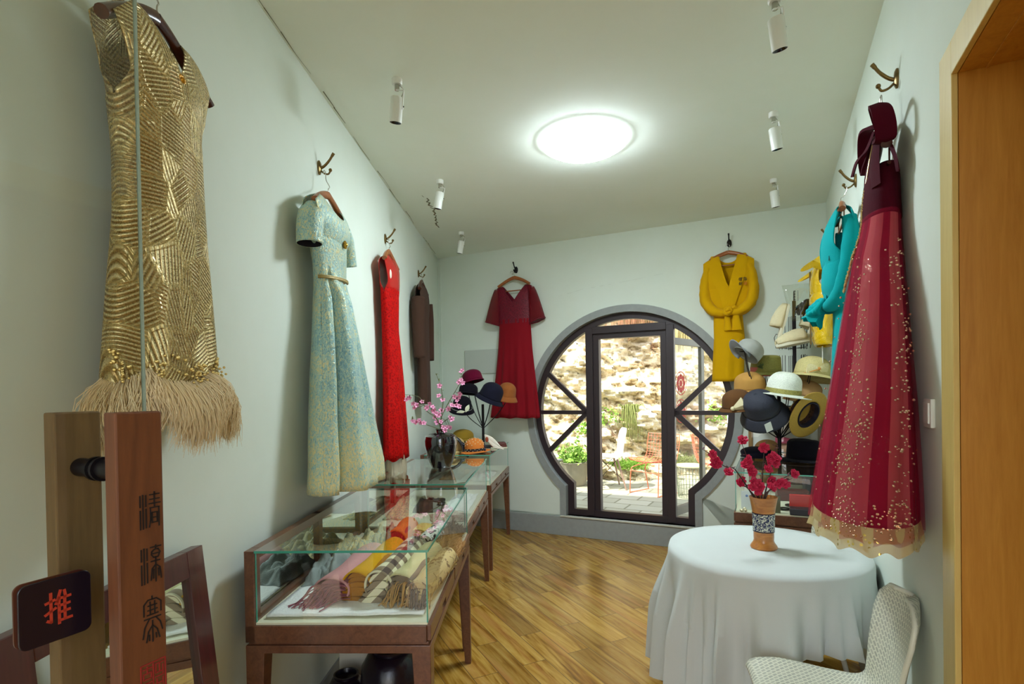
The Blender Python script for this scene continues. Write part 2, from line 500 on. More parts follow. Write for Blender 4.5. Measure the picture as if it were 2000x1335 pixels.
for sg, hub in ((-1, DX0), (1, DX1)):
    for ang in (44, 0, -44):
        a = math.radians(ang)
        # from the hub on the post out to the ring
        hx, hz = hub, 1.308
        dx, dz = sg * math.cos(a), math.sin(a)
        bq = hx * dx + (hz - ZC) * dz; cq = hx * hx + (hz - ZC) ** 2 - 0.965 ** 2
        t = -bq + math.sqrt(bq * bq - cq)
        bm = bmesh.new(); bar2(bm, (hx, hz), (hx + dx * t, hz + dz * t), 0.05 if ang else 0.042, fy0 + 0.012, fy1 - 0.01, Mg)
        part_s('glazing_bar', bm, M_ALU, fr, smooth=False, bevel=0.002)
# glass panes of the fixed lights
def pane(outline, y, M, name='glass_pane', mat=None, parent=None):
    bm = bmesh.new(); v0 = [bm.verts.new(M @ Vector((s, y, z))) for s, z in outline]; f = bm.faces.new(v0)
    r = bmesh.ops.extrude_face_region(bm, geom=[f]); vv = [g for g in r['geom'] if isinstance(g, bmesh.types.BMVert)]
    dv = (M.to_3x3() @ Vector((0, 0.006, 0)))
    for v in vv: v.co += dv
    return obj(name, bm, mat or M_GLASS, parent, smooth=False)
go = gate_outline(R_GL + 0.01, F_GL + 0.01, SILL + 0.05)
leftp = [(s, z) for s, z in go if s < DX0 + 0.01]; rightp = [(s, z) for s, z in go if s > DX1 - 0.01]
pane([(DX0 + 0.02, leftp[0][1])] + leftp + [(DX0 + 0.02, leftp[-1][1])], 0.085, Mg, parent=fr)
pane([(DX1 - 0.02, rightp[0][1])] + rightp + [(DX1 - 0.02, rightp[-1][1])], 0.085, Mg, parent=fr)
topp = [(s, z) for s, z in go if DX0 + 0.05 < s < DX1 - 0.05 and z > 1.5]
pane([(DX1 - 0.05, 2.18)] + topp + [(DX0 + 0.05, 2.18)], 0.085, Mg, parent=fr)

# door leaf swung outward, with two red paper cuts on its glass
hinge = (Mg @ Vector((DX1 - 0.09, fy1 + 0.06, 0)))
ld = Vector((0.70, 0.714, 0))
Ml = frame(hinge, ld)
leaf = thing('glazed_door_leaf', 'open glazed door leaf with two red paper cuts, swung out to the patio', 'door', Ml)
LW, LZ0, LZ1 = 0.80, 0.235, 2.07
M_ALUG = plain('weathered_aluminium', (112, 108, 96), 0.5, 0.2)
for nm, (a, b, c, d) in (('stile', (0, 0.07, LZ0, LZ1)), ('stile', (LW - 0.07, LW, LZ0, LZ1)), ('top_rail', (0.07, LW - 0.07, LZ1 - 0.07, LZ1)), ('bottom_rail', (0.07, LW - 0.07, LZ0, LZ0 + 0.09))):
    bm = bmesh.new(); box(bm, a, b, -0.02, 0.02, c, d); obj(nm, bm, M_ALUG, leaf, smooth=False, bevel=0.002)
bm = bmesh.new(); box(bm, 0.065, LW - 0.065, -0.003, 0.003, LZ0 + 0.085, LZ1 - 0.065); obj('glass_pane', bm, glass('leaf_glass', refl=0.25), leaf, smooth=False)
M_PAPER = plain('red_paper', (196, 62, 52), 0.7)
for zc_ in (1.60, 1.31):
    bm = bmesh.new(); Rr = 0.125; X = 0.28
    def ann(r0, r1, seg=40):
        rings = [[Vector((X + r * math.cos(2 * pi * k / seg), yy, zc_ + r * math.sin(2 * pi * k / seg))) for k in range(seg)] for r, yy in ((r0, -0.004), (r1, -0.004), (r1, -0.0046), (r0, -0.0046), (r0, -0.004))]
        loft(bm, rings)
    ann(Rr * 0.92, Rr); ann(0.001, Rr * 0.28); ann(Rr * .7, Rr * .74)
    for k in range(8):
        a = 2 * pi * k / 8; c_ = Vector((X + Rr * 0.55 * math.cos(a), -0.0045, zc_ + Rr * 0.55 * math.sin(a)))
        ball(bm, c_, Rr * 0.24, sy=0.004, seg=8)
        tube(bm, [c_, Vector((X + Rr * 0.95 * math.cos(a + .2), -0.0045, zc_ + Rr * 0.95 * math.sin(a + .2)))], 0.003, 4)
    obj('paper_cut', bm, M_PAPER, leaf)['label'] = 'round red paper cut with a petal pattern'

# ceiling lamp
lt_m = NT('lamp_diffuser'); lt_m.P(Base_Color=(1, 1, 1, 1), Emission_Color=(0.86, 1.0, 1.07, 1)); lt_m.b.inputs['Emission Strength'].default_value = LAMP_STRENGTH
lamp = thing('ceiling_lamp', 'round flush white ceiling light glowing at the centre of the ceiling', 'ceiling light', place(0.483, 3.43, HC))
rim_m = NT('glowing_rim'); rim_m.P(Base_Color=(1, 1, 1, 1), Emission_Color=(0.86, 1.0, 1.05, 1)); rim_m.b.inputs['Emission Strength'].default_value = 7.0  # rim added to curb the halo; emission stands in for light shining through
bm = bmesh.new(); lathe(bm, [(0.001, 0), (0.262, 0), (0.266, -0.030), (0.258, -0.031), (0.256, -0.012), (0.001, -0.012)], 48); obj('lamp_rim', bm, rim_m.m, lamp)
bm = bmesh.new(); lathe(bm, [(0.001, -0.078), (0.08, -0.076), (0.16, -0.069), (0.22, -0.056), (0.248, -0.040), (0.253, -0.020), (0.253, -0.014), (0.001, -0.013)], 48); obj('diffuser', bm, lt_m.m, lamp)

# spotlights
def spotlight(x, y, tx, ty, label):
    t = thing('ceiling_spotlight', label, 'spotlight', place(x, y, HC), 'adjustable white spotlights on the ceiling')
    bm = bmesh.new(); lathe(bm, [(0.001, 0), (0.027, 0), (0.027, -0.022), (0.022, -0.028), (0.001, -0.028)], 24); obj('mounting_cup', bm, M_WHITE, t)
    bm = bmesh.new(); lathe(bm, [(0.012, -0.028), (0.012, -0.055), (0.001, -0.055)], 16); tube(bm, smooth_path([(0.012, 0, -0.03), (0.03, 0.01, -0.05), (0.02, 0.005, -0.085), (0.0, 0.0, -0.1)]), 0.0025, 6); obj('cable', bm, M_STEEL, t)
    d = Vector((tx, ty, -0.17)).normalized()
    q = Vector((0, 0, -1)).rotation_difference(d).to_matrix().to_4x4(); q.translation = Vector((0, 0, -0.075))
    bm = bmesh.new(); box(bm, 0.030, 0.034, -0.008, 0.008, -0.07, 0.022, q); box(bm, -0.006, 0.034, -0.008, 0.008, 0.018, 0.022, q); obj('bracket', bm, M_WHITE, t, smooth=False, bevel=0.001)
    bm = bmesh.new(); lathe(bm, [(0.001, -0.01), (0.026, -0.012), (0.031, -0.018), (0.031, -0.135), (0.029, -0.135), (0.029, -0.13)], 28, M=q); can = obj('lamp_housing', bm, M_WHITE, t)
    bm = bmesh.new(); lathe(bm, [(0.029, -0.1345), (0.020, -0.125), (0.012, -0.118), (0.001, -0.116)], 24, M=q); obj('black_baffle', bm, M_BLACK, can)
    bm = bmesh.new(); lathe(bm, [(0.001, -0.121), (0.010, -0.121), (0.012, -0.119)], 16, M=q); obj('lens', bm, plain('spot_lens', (120, 116, 126), 0.1), can)
    bm = bmesh.new(); ball(bm, q @ Vector((0.035, 0, -0.055)), 0.004); obj('screw', bm, M_BLACK, can)
for (x, y, tx, ty, lb) in ((-0.557, 2.74, -0.02, 0.03, 'white spotlight on the left of the ceiling, nearest the gold dress'),
                       (-0.515, 4.048, -0.03, 0.02, 'white spotlight on the left of the ceiling, middle one of three'),
                       (-0.478, 5.364, -0.03, 0.02, 'white spotlight on the left of the ceiling, closest to the back wall'),
                       (1.092, 2.2, 0.04, 0.03, 'white spotlight on the right of the ceiling, nearest the wooden doorway casing'),
                       (1.54, 3.131, 0.035, 0.02, 'white spotlight on the right of the ceiling, middle one of three'),
                       (2.027, 4.132, 0.03, 0.02, 'white spotlight on the right of the ceiling, closest to the back wall')):
    spotlight(x, y, tx, ty, lb)

# light switch, cover plate, ceiling cracks
sw = thing('light_switch', 'white rocker light switch on the right wall beside the maroon gown', 'light switch', FR(3.40, 1.42))
bm = bmesh.new(); box(bm, -0.043, 0.043, -0.012, 0, 0, 0.086); obj('cover_plate', bm, M_WHITE, sw, smooth=False, bevel=0.003)
bm = bmesh.new(); box(bm, -0.028, 0.028, -0.016, -0.010, 0.012, 0.074); obj('rocker', bm, M_WHITE, sw, smooth=False, bevel=0.002)
cv_ = thing('cover_panel', 'pale grey rectangular cover panel on the back wall behind the burgundy gown', 'wall panel', FB(3.41, 1.75))
bm = bmesh.new(); box(bm, -0.235, 0.235, -0.02, 0, 0, 0.275); obj('panel', bm, plain('panel_grey', (196, 202, 194), 0.6), cv_, smooth=False, bevel=0.01)
def flakes(name, pts, wd, M, seed):
    random.seed(seed); bm = bmesh.new()
    for a, b in zip(pts[:-1], pts[1:]):
        a, b = Vector(a), Vector(b); n_ = 7
        prev = None
        for i in range(n_ + 1):
            p = a.lerp(b, i / n_) + Vector((random.uniform(-1, 1), random.uniform(-1, 1), 0)) * wd * 0.9
            if prev is not None and random.random() > 0.25: tube(bm, [M @ prev, M @ p], [wd * random.uniform(.1, .5), wd * random.uniform(.1, .4)], 5, flat=0.3)
            prev = p
    o = obj(name, bm, plain('crack_dark', (120, 116, 92), 0.9)); o['kind'] = 'structure'
Mc = Matrix.Translation((0, 0, HC - 0.001))
flakes('trim_5', [(-0.69, 4.35, 0), (-0.66, 4.6, 0), (-0.66, 4.9, 0), (-0.68, 5.2, 0)], 0.02, Mc, 3)
flakes('trim_6', [tuple(L0 + LT * u + LN * 0.012) for u in (1.9, 3.0, 4.2, 5.4, 6.2)], 0.007, Mc, 5)
Mbk = FB(0, 0, 0.001)
flakes('trim_7', [(-2.62, 0, 2.52), (-2.2, 0, 2.60), (-1.9, 0, 2.62), (-1.3, 0, 2.68)], 0.003, Mbk, 8)
bm = bmesh.new(); tube(bm, [Mbk @ Vector((-3.965, -0.004, 0.25)), Mbk @ Vector((-3.965, -0.004, HC))], 0.006, 6)
struct('trim_8', bm, M_WALL)

# ------------------------------------------------------------------ hooks and hangers
def coat_hook(M, label, mat, grp='coat hooks on the walls'):
    t = thing('coat_hook', label, 'coat hook', M)
    bm = bmesh.new()
    lathe(bm, [(0.001, 0), (0.021, 0), (0.021, 0.006), (0.015, 0.011), (0.001, 0.013)], 28, sy=1.75, M=Matrix.Rotation(pi / 2, 4, 'X'))
    obj('back_plate', bm, mat, t)
    bm = bmesh.new()
    tube(bm, smooth_path([(0, -0.008, -0.004), (0, -0.030, 0.008), (0, -0.055, 0.034), (0, -0.072, 0.060), (0, -0.080, 0.072)]), [0.007] * 4 + [0.0065] * 4 + [0.006] * 4 + [0.0075] * 4 + [0.008], 10)
    obj('upper_arm', bm, mat, t)
    bm = bmesh.new()
    tube(bm, smooth_path([(0, -0.008, -0.012), (0, -0.028, -0.030), (0, -0.050, -0.034), (0, -0.060, -0.018)]), 0.0045, 10)
    ball(bm, (0, -0.061, -0.014), 0.009)
    obj('lower_arm', bm, mat, t)
    return t
HK_L, HK_R, HK_B = 2.71, 2.625, 2.885
coat_hook(FL(1.53, HK_L + 0.02), 'bronze double coat hook above the gold sequin dress', M_BRONZE)
coat_hook(FL(2.80, HK_L + 0.01), 'bronze double coat hook above the pale blue brocade dress', M_BRONZE)
coat_hook(FL(4.07, HK_L), 'bronze double coat hook above the long red gown', M_BRONZE)
coat_hook(FL(5.28, HK_L), 'bronze double coat hook above the brown coat', M_BRONZE)
coat_hook(FR(2.96, HK_R + 0.06), 'bronze double coat hook above the maroon gown', M_BRONZE)
coat_hook(FR(1.86, HK_R + 0.06), 'bronze double coat hook above the teal robe', M_BRONZE)
coat_hook(FR(0.60, HK_R + 0.06), 'bronze double coat hook above the yellow vest', M_BRONZE)
coat_hook(FB(2.97, HK_B), 'black double coat hook above the burgundy gown on the back wall', M_BLACKIRON)
coat_hook(FB(0.78, HK_B), 'black double coat hook above the mustard robe on the back wall', M_BLACKIRON)

def hanger(M, label, zt, half, drop, mat, hook_dz=0.14, yc=-0.1, hx=0.0, bar=True):
    """wooden hanger: centre top at (0, yc, zt); hook wire reaches up hook_dz"""
    t = thing('clothes_hanger', label, 'hanger', M)
    bm = bmesh.new()
    for sgn in (-1, 1):
        pts = smooth_path([(0, yc, zt - 0.012), (sgn * half * 0.25, yc, zt - 0.014 - drop * 0.12), (sgn * half * 0.6, yc - 0.003, zt - drop * 0.55), (sgn * half, yc - 0.012, zt - drop)], 5)
        rr = [0.020 - 0.0045 * i / len(pts) for i in range(len(pts))]
        rings = []
        for i, p in enumerate(pts):
            hgt = rr[i]; th = 0.010 + 0.008 * (i / len(pts))
            tt = (pts[min(i + 1, len(pts) - 1)] - pts[max(i - 1, 0)]).normalized(); nn = Vector((-tt.z, 0, tt.x))
            rings.append([p + nn * (hgt * math.sin(a)) + Vector((0, th * math.cos(a), 0)) for a in [2 * pi * k / 12 for k in range(12)]])
        loft(bm, rings, True, True, True)
    obj('arms', bm, mat, t)
    bm = bmesh.new()
    wy = -0.055
    pts = [(0, yc, zt - 0.01), (0, yc, zt + 0.02), (hx, (yc + wy) / 2, zt + hook_dz * 0.45), (hx + 0.012, wy, zt + hook_dz * 0.75), (hx + 0.008, wy, zt + hook_dz), (hx - 0.012, wy, zt + hook_dz + 0.006), (hx - 0.022, wy, zt + hook_dz - 0.014)]
    tube(bm, smooth_path(pts), 0.0022, 8)
    obj('hook_wire', bm, M_STEEL, t)
    if bar:
        bm = bmesh.new(); tube(bm, [(-half * 0.8, yc, zt - drop - 0.055), (half * 0.8, yc, zt - drop - 0.055)], 0.006, 10)
        for sgn in (-1, 1): tube(bm, [(sgn * half * 0.8, yc, zt - drop - 0.058), (sgn * half * 0.8, yc, zt - drop * 0.75)], 0.003, 6)
        obj('trouser_bar', bm, mat, t)
    return t

# ------------------------------------------------------------------ garments
def ss(t): t = max(0.0, min(1.0, t)); return t * t * (3 - 2 * t)
def body_mesh(rows, top, fold=(0.0, 7, 0.0), twist=0.0, steps=26, NA=40, hemwave=0.0, hem_slope=0.0, seed=1, extra=None, backf=0.3):
    """rows: (z, xc, hw, hd, cd) from armpit to hem. x right, y into the wall (front is -y)."""
    rng = random.Random(seed); bm = bmesh.new(); uvl = bm.loops.layers.uv.verify()
    z0 = rows[0][0]; zh = rows[-1][0]
    def samp(z):
        for a, b in zip(rows[:-1], rows[1:]):
            if z <= a[0] + 1e-9 and z >= b[0] - 1e-9:
                t = (a[0] - z) / (a[0] - b[0]); return [a[i] + (b[i] - a[i]) * t for i in range(5)]
        return list(rows[-1])
    ph = [rng.uniform(0, 6.28) for _ in range(6)]
    n2 = NA * 2
    rings = []
    for i in range(steps + 1):
        t = i / steps; z = z0 + (zh - z0) * t
        _, xc, hw, hd, cd = samp(z)
        ring = []
        amp = fold[0] * ss((t - fold[2]) / max(1e-3, 1 - fold[2])) if t > fold[2] else 0
        for k in range(n2):
            a = pi * k / NA         # 0..2pi; front is a in (0,pi) -> y negative
            f = amp * (0.6 * math.sin(fold[1] * a + ph[0] + 1.2 * t) + 0.4 * math.sin(fold[1] * 1.73 * a + ph[1] - t))
            if a > pi: f *= backf
            x = xc + (hw * (1 + 0.15 * f / max(0.02, hd))) * math.cos(pi - a)
            y = -cd - (hd + f) * math.sin(a)
            y = min(y, -0.006)
            zz = z
            if i == steps: zz += hemwave * math.sin(fold[1] * a + ph[2])
            p = Vector((x, y, zz))
            if extra: p = extra(p, t, a, hw, hd)
            ring.append(p)
        rings.append(ring)
    loft(bm, rings, True, uvs=lambda i, j: (j / NA, i / steps))
    if top:
        _, xc, hw, hd, cd = rows[0]
        sx, nx, zn, zs = top['sx'], top['nx'], top['zn'], top['zs']
        dx = top.get('dx', 0.0)
        NB = 14
        for side in (0, 1):
            zf = top['zf'] if side == 0 else top['zb']
            vee = top.get('vee', False) and (side == 0 or top.get('veeb', False))
            grid = []
            for b_ in range(NB + 1):
                b = b_ / NB; row = []
                W = hw + (sx - hw) * ss(b) - top.get('pinch', 0.0) * math.sin(pi * b)
                for k in range(NA + 1):
                    c = math.cos(pi - pi * k / NA)
                    xt = c * sx
                    if abs(xt) < nx:
                        u = abs(xt) / nx
                        zt = zf + (zn - zf) * (u if vee else 1 - math.sqrt(max(0, 1 - u * u)))
                        if top.get('cross') and side == 0 and xt > 0: pass
                    else:
                        u = (abs(xt) - nx) / max(1e-4, sx - nx); zt = zn + (zs - zn) * (u ** 1.3)
                    z = z0 + b * (zt - z0); g = (z - z0) / (zn - z0)
                    s_ = ss(b * 2.5)
                    dp = hd * ((1 - s_) * math.sqrt(max(0, 1 - c * c)) + s_ * math.sqrt(max(0, 1 - 0.72 * c * c))) * math.sqrt(max(0.02, 1 - g * g)) * (1 + top.get('bulge', 0) * math.sin(pi * g))
                    sg = -1 if side == 0 else 1
                    p = Vector((xc + dx * b + c * W, min(-0.004, -cd + sg * dp), z))
                    row.append(p)
                grid.append(row)
            vr = loft(bm, grid, False, uvs=lambda i, j: ((j / NA) if side == 0 else 2 - j / NA, -i / NB * 0.25))
    return bm

def sleeve_mesh(path, rad, n=20, flat=0.6, wr=0.0, seed=0):
    bm = bmesh.new(); rng = random.Random(seed); pts = smooth_path(path, 5); m = len(pts)
    rr = []
    for i in range(m):
        t = i / (m - 1) * (len(rad) - 1); k = min(int(t), len(rad) - 2); rr.append(rad[k] + (rad[k + 1] - rad[k]) * (t - k))
    vr = tube(bm, pts, rr, n, cap=False, flat=flat)
    if wr:
        for ring in vr:
            for v in ring: v.co += Vector(noise.noise_vector(v.co * 22)) * wr
    return bm

# --- fabrics
def sequin_mat():
    m = NT('gold_sequin_beading'); v = m.obj(scale=(1.25, 0.35, 0.8))
    vo = m.n('ShaderNodeTexVoronoi', Scale=13.0, Randomness=0.9); m.link(v, vo.inputs['Vector'])
    sp_ = m.n('ShaderNodeSeparateColor'); m.link(vo.outputs['Color'], sp_.inputs[0])
    ang = m.math('MULTIPLY', sp_.outputs[0], 3.1416)
    xyz = m.n('ShaderNodeSeparateXYZ'); m.link(m.obj(), xyz.inputs[0])
    h = m.math('ADD', m.math('MULTIPLY', xyz.outputs[0], m.math('COSINE', ang)), m.math('MULTIPLY', xyz.outputs[2], m.math('SINE', ang)))
    st = m.math('SINE', m.math('MULTIPLY', h, 640.0))
    st01 = m.math('ADD', m.math('MULTIPLY', st, 0.5), 0.5)
    vs = m.n('ShaderNodeTexVoronoi', Scale=330.0); m.link(m.obj(), vs.inputs['Vector'])
    spc = m.n('ShaderNodeSeparateColor'); m.link(vs.outputs['Color'], spc.inputs[0])
    ed = m.n('ShaderNodeTexVoronoi', Scale=13.0, Randomness=0.9, feature='DISTANCE_TO_EDGE'); m.link(v, ed.inputs['Vector'])
    band = m.ramp(ed.outputs[0], [(0.0, (1, 1, 1, 1)), (0.08, (1, 1, 1, 1)), (0.11, (0, 0, 0, 1))])
    base = m.ramp(st01, [(0.15, srgb(142, 112, 58)), (0.45, srgb(200, 176, 112)), (0.85, srgb(236, 220, 168))])
    base = m.mix(m.math('MULTIPLY', band, 0.55), base, srgb(214, 190, 124))
    cellt = m.mix(m.math('MULTIPLY', sp_.outputs[1], 0.45), base, srgb(150, 122, 66))
    m.P(Base_Color=cellt, Metallic=0.55, Roughness=m.math('ADD', m.math('MULTIPLY', spc.outputs[0], 0.35), 0.15))
    bp = m.n('ShaderNodeBump'); bp.inputs['Strength'].default_value = 0.9; bp.inputs['Distance'].default_value = 0.004
    m.link(m.math('ADD', st01, m.math('MULTIPLY', band, 0.8)), bp.inputs['Height'])
    b2 = m.n('ShaderNodeBump'); b2.inputs['Strength'].default_value = 0.8; b2.inputs['Distance'].default_value = 0.002
    m.link(spc.outputs[1], b2.inputs['Height']); m.link(bp.outputs[0], b2.inputs['Normal']); m.link(b2.outputs[0], m.b.inputs['Normal'])
    return m.m
def brocade_mat():
    m = NT('blue_gold_brocade'); v = m.obj(scale=(1.0, 1.0, 0.55))
    n1 = m.noise(v, 150, 3, 0.6, dist=1.0); n2 = m.noise(m.obj(), 7, 4, 0.6)
    z = m.n('ShaderNodeSeparateXYZ'); m.link(m.obj(), z.inputs[0])
    # woven gold thread is denser at the waist and along the hem
    hem = m.ramp(z.outputs[2], [(0.0, (1, 1, 1, 1)), (0.22, (0.45, 0.45, 0.45, 1)), (0.45, (0.12, 0.12, 0.12, 1)), (1.0, (0.35, 0.35, 0.35, 1))])
    f = m.math('ADD', m.math('ADD', n1, m.math('MULTIPLY', m.math('SUBTRACT', n2, 0.5), 0.35)), m.math('MULTIPLY', hem, 0.17))
    c = m.ramp(f, [(0.40, srgb(124, 168, 180)), (0.50, srgb(160, 200, 196)), (0.58, srgb(180, 214, 200)), (0.64, srgb(220, 214, 164)), (0.75, srgb(238, 224, 160))])
    m.P(Base_Color=c, Roughness=0.34, Metallic=0.2)
    m.b.inputs['Sheen Weight'].default_value = 0.15
    m.bump(n1, 0.9, 0.006)
    return m.m
def lace_mat(name, c1, c2, scale=90, rough=0.5, sat=0.4, metal=0.0, bump=0.7):
    m = NT(name); v = m.obj()
    vo = m.n('ShaderNodeTexVoronoi', Scale=scale); m.link(v, vo.inputs['Vector'])
    n1 = m.noise(v, scale * 0.7, 4)
    f = m.math('ADD', m.math('MULTIPLY', vo.outputs[0], 0.8), m.math('MULTIPLY', n1, 0.5))
    m.P(Base_Color=m.ramp(f, [(0.3, srgb(*c1)), (0.75, srgb(*c2))]), Roughness=rough, Metallic=metal)
    m.b.inputs['Specular IOR Level'].default_value = 0.3
    m.bump(f, bump, 0.004)
    return m.m
def sheer_mat(name, col, alpha=0.6, rough=0.8, glitter=None, gscale=60, gthr=0.06, stripes=None):
    """translucent net: opacity from a fixed weave; optional metallic glitter dots"""
    m = NT(name); v = m.obj()
    c = srgb(*col)
    base = c
    if stripes:
        uv = m.n('ShaderNodeTexCoord'); s_ = m.n('ShaderNodeSeparateXYZ'); m.link(uv.outputs['UV'], s_.inputs[0])
        base = m.ramp(s_.outputs[0], stripes)
    al = alpha
    if glitter:
        vo = m.n('ShaderNodeTexVoronoi', Scale=gscale); m.link(v, vo.inputs['Vector'])
        g = m.math('LESS_THAN', vo.outputs[0], gthr)
        cl = m.noise(v, 7, 3, 0.6)
        g = m.math('MULTIPLY', g, m.math('GREATER_THAN', cl, 0.53))
        base = m.mix(g, base, srgb(*glitter))
        m.P(Metallic=m.math('MULTIPLY', g, 0.7), Roughness=m.math('SUBTRACT', rough, m.math('MULTIPLY', g, rough - 0.15)))
        al = m.math('MAXIMUM', alpha, g)
    else:
        m.P(Roughness=rough)
    m.P(Base_Color=base, Alpha=al)
    m.b.inputs['Specular IOR Level'].default_value = 0.15
    return m.m

M_GOLD = plain('gold_trim', (206, 168, 72), 0.3, 0.85, bump=0.4, bscale=120)
M_SATINRED = plain('red_satin', (180, 12, 8), 0.25)

# 1 gold sequin dress
uG = 1.44; ZG = 1.55
g = thing('sequin_dress', 'sleeveless gold sequin dress with feather hem hanging behind the glass door edge', 'dress', FL(uG))
top = dict(sx=0.185, nx=0.085, zn=2.535, zs=2.445, zf=2.40, zb=2.49, vee=True, pinch=0.02, bulge=0.1)
bm = body_mesh([(2.27, 0.0, 0.155, 0.068, 0.10), (2.15, 0.008, 0.147, 0.07, 0.1), (2.0, 0.010, 0.149, 0.075, 0.1), (1.8, 0.005, 0.171, 0.08, 0.1), (1.6, 0.001, 0.190, 0.085, 0.1), (ZG, -0.002, 0.188, 0.088, 0.1)], top, fold=(0.010, 5, 0.2), seed=4)
obj('dress_body', bm, sequin_mat(), g, solid=0.003, weld=0.0006)
# beaded scallop band with swirls above the feathers
bm = bmesh.new(); rng = random.Random(5)
for k in range(90):
    a = pi * rng.random(); zz = 1.60 + 0.05 * abs(math.sin(2.5 * a)) + rng.uniform(-0.045, 0.012)
    p = Vector((0.190 * math.cos(a), -0.1 - 0.093 * math.sin(a), zz)); ball(bm, p, rng.uniform(0.003, 0.006), seg=6)
for k in range(5):
    a0 = pi * (k + 0.5) / 5
    for s_ in range(26):
        th = s_ / 26 * 4.4 * pi; rr = 0.004 + 0.0016 * s_ * 0.9
        p = Vector((0.196 * math.cos(a0) + rr * math.cos(th) * math.sin(a0), -0.1 - 0.096 * math.sin(a0) - rr * math.cos(th) * math.cos(a0) * 0.3, 1.605 + rr * math.sin(th)))
        ball(bm, p, 0.0036, seg=6)
obj('beaded_band', bm, plain('antique_gold_beads', (206, 178, 108), 0.35, 0.7), g)['label'] = 'gold beaded scroll band'
# ostrich feather fringe
bm = bmesh.new(); rng = random.Random(11)
M_FEATHER = plain('feather_beige', (232, 210, 168), 0.9, var=0.12, bscale=20)
for k in range(3600):
    a = rng.uniform(-0.25, pi + 0.25); lob = abs(math.sin(2.5 * a + 0.3))
    p = Vector((0.188 * math.cos(a), -0.1 - 0.086 * math.sin(a), 1.585 + 0.035 * rng.random() - 0.03 * lob))
    out = Vector((math.cos(a) * 0.8, -math.sin(a), 0)).normalized()
    L_ = rng.uniform(0.7, 1.15) * (0.085 + 0.065 * lob); sp_ = rng.uniform(0.3, 1.15); pts = [p]
    side = Vector((-out.y, out.x, 0)) * rng.uniform(-0.45, 0.45)
    for j in range(1, 5):
        t = j / 4
        q = p + out * (0.055 * sp_ * math.sin(t * 2.0)) + side * 0.07 * t * t + Vector((rng.uniform(-1, 1), rng.uniform(-1, 1), 0)) * 0.004 + Vector((0, 0, -L_ * t ** 1.2))
        q.y = min(q.y, -0.008); pts.append(q)
    tube(bm, pts, [0.0009, 0.0011, 0.0010, 0.0008, 0.0003], 3, cap=False)
obj('feather_hem', bm, M_FEATHER, g, smooth=False)['label'] = 'beige ostrich feather fringe'
bm = bmesh.new(); rng = random.Random(2)
for k in range(12):
    a = 2 * pi * k / 12; ball(bm, (0.0 + 0.011 * math.cos(a), -0.165, 2.385 + 0.011 * math.sin(a)), 0.005, seg=6)
ball(bm, (0, -0.168, 2.385), 0.008)
obj('brooch', bm, plain('amber_brooch', (196, 138, 30), 0.3, 0.6), g)['label'] = 'amber coloured brooch'
hanger(FL(uG + 0.005), 'dark brown wooden hanger holding the gold sequin dress', 2.565, 0.205, 0.135, M_HANGERDARK, 0.13, hx=0.04, bar=False)

# 2 pale blue brocade dress
uB = 2.65
b = thing('brocade_dress', 'long pale blue and gold brocade dress with short sleeves on the left wall', 'dress', FL(uB, 1.12))
def T(rows, dz): return [(z - dz, *r) for z, *r in rows]
def pleat(p, t, a, hw, hd):
    # one deep inverted pleat falling from the waist, right of the centre of the front
    if t > 0.12:
        s_ = ss((t - 0.12) / 0.10); cw = 0.075 + 0.05 * t; d = (a - 0.74 + 0.06 * t) / cw
        k_ = s_ * math.exp(-d * d) * min(1.0, 0.5 + t); p.x += 0.035 * k_; p.y += (0.10 + 0.06 * t) * k_
        d2 = (a - 1.02) / 0.13; p.y -= 0.020 * s_ * math.exp(-d2 * d2)
        d3 = (a - 1.75) / 0.14; p.y += 0.022 * s_ * math.exp(-d3 * d3)
        d4 = (a - 0.15) / 0.10; p.y += 0.018 * s_ * math.exp(-d4 * d4)
    p.y = min(p.y, -0.008)
    return p
top = dict(sx=0.225, nx=0.12, zn=2.485 - 1.12, zs=2.425 - 1.12, zf=2.405 - 1.12, zb=2.45 - 1.12, pinch=0.0, bulge=0.25)
bm = body_mesh(T([(2.28, 0.0, 0.185, 0.062, 0.10), (2.15, 0.015, 0.165, 0.055, 0.1), (2.09, 0.018, 0.150, 0.060, 0.1), (2.0, 0.018, 0.150, 0.080, 0.11), (1.8, 0.0, 0.183, 0.10, 0.13), (1.6, 0.0, 0.218, 0.12, 0.14), (1.4, 0.01, 0.268, 0.135, 0.15), (1.2, 0.01, 0.315, 0.15, 0.17), (1.105, 0.005, 0.325, 0.155, 0.17)], 1.12), top, fold=(0.012, 5, 0.25), NA=110, steps=34, extra=pleat, seed=9)
M_BROC = brocade_mat()
obj('dress_body', bm, M_BROC, b, solid=0.003, weld=0.0006, angle=60)
M_LINING = plain('navy_lining', (30, 26, 44), 0.8)
for sg, lb in ((-1, None), (1, None)):
    if sg < 0: path = [(-0.165, -0.095, 1.275), (-0.195, -0.095, 1.235), (-0.215, -0.095, 1.17), (-0.222, -0.095, 1.105)]
    else: path = [(0.165, -0.095, 1.275), (0.205, -0.095, 1.235), (0.240, -0.095, 1.17), (0.26, -0.095, 1.11)]
    bm = sleeve_mesh(path, [0.055, 0.060, 0.058, 0.056], 22, 0.85)
    s_ = obj('sleeve', bm, [M_BROC], b, solid=0.003)
    bm = sleeve_mesh([Vector(p) for p in path[1:]], [0.054, 0.054, 0.0535], 22, 0.85)
    obj('sleeve_lining', bm, M_LINING, s_)['label'] = 'dark lining inside the sleeve'
bm = bmesh.new()
pts = [Vector((0.016 + 0.158 * math.cos(a), -0.1 - 0.066 * math.sin(a), 2.105 - 1.12 + 0.012 * math.cos(a))) for a in [pi * k / 20 for k in range(21)]]
tube(bm, pts, 0.0055, 8); tube(bm, [p + Vector((0, 0, 0.007)) for p in pts], 0.0045, 8)
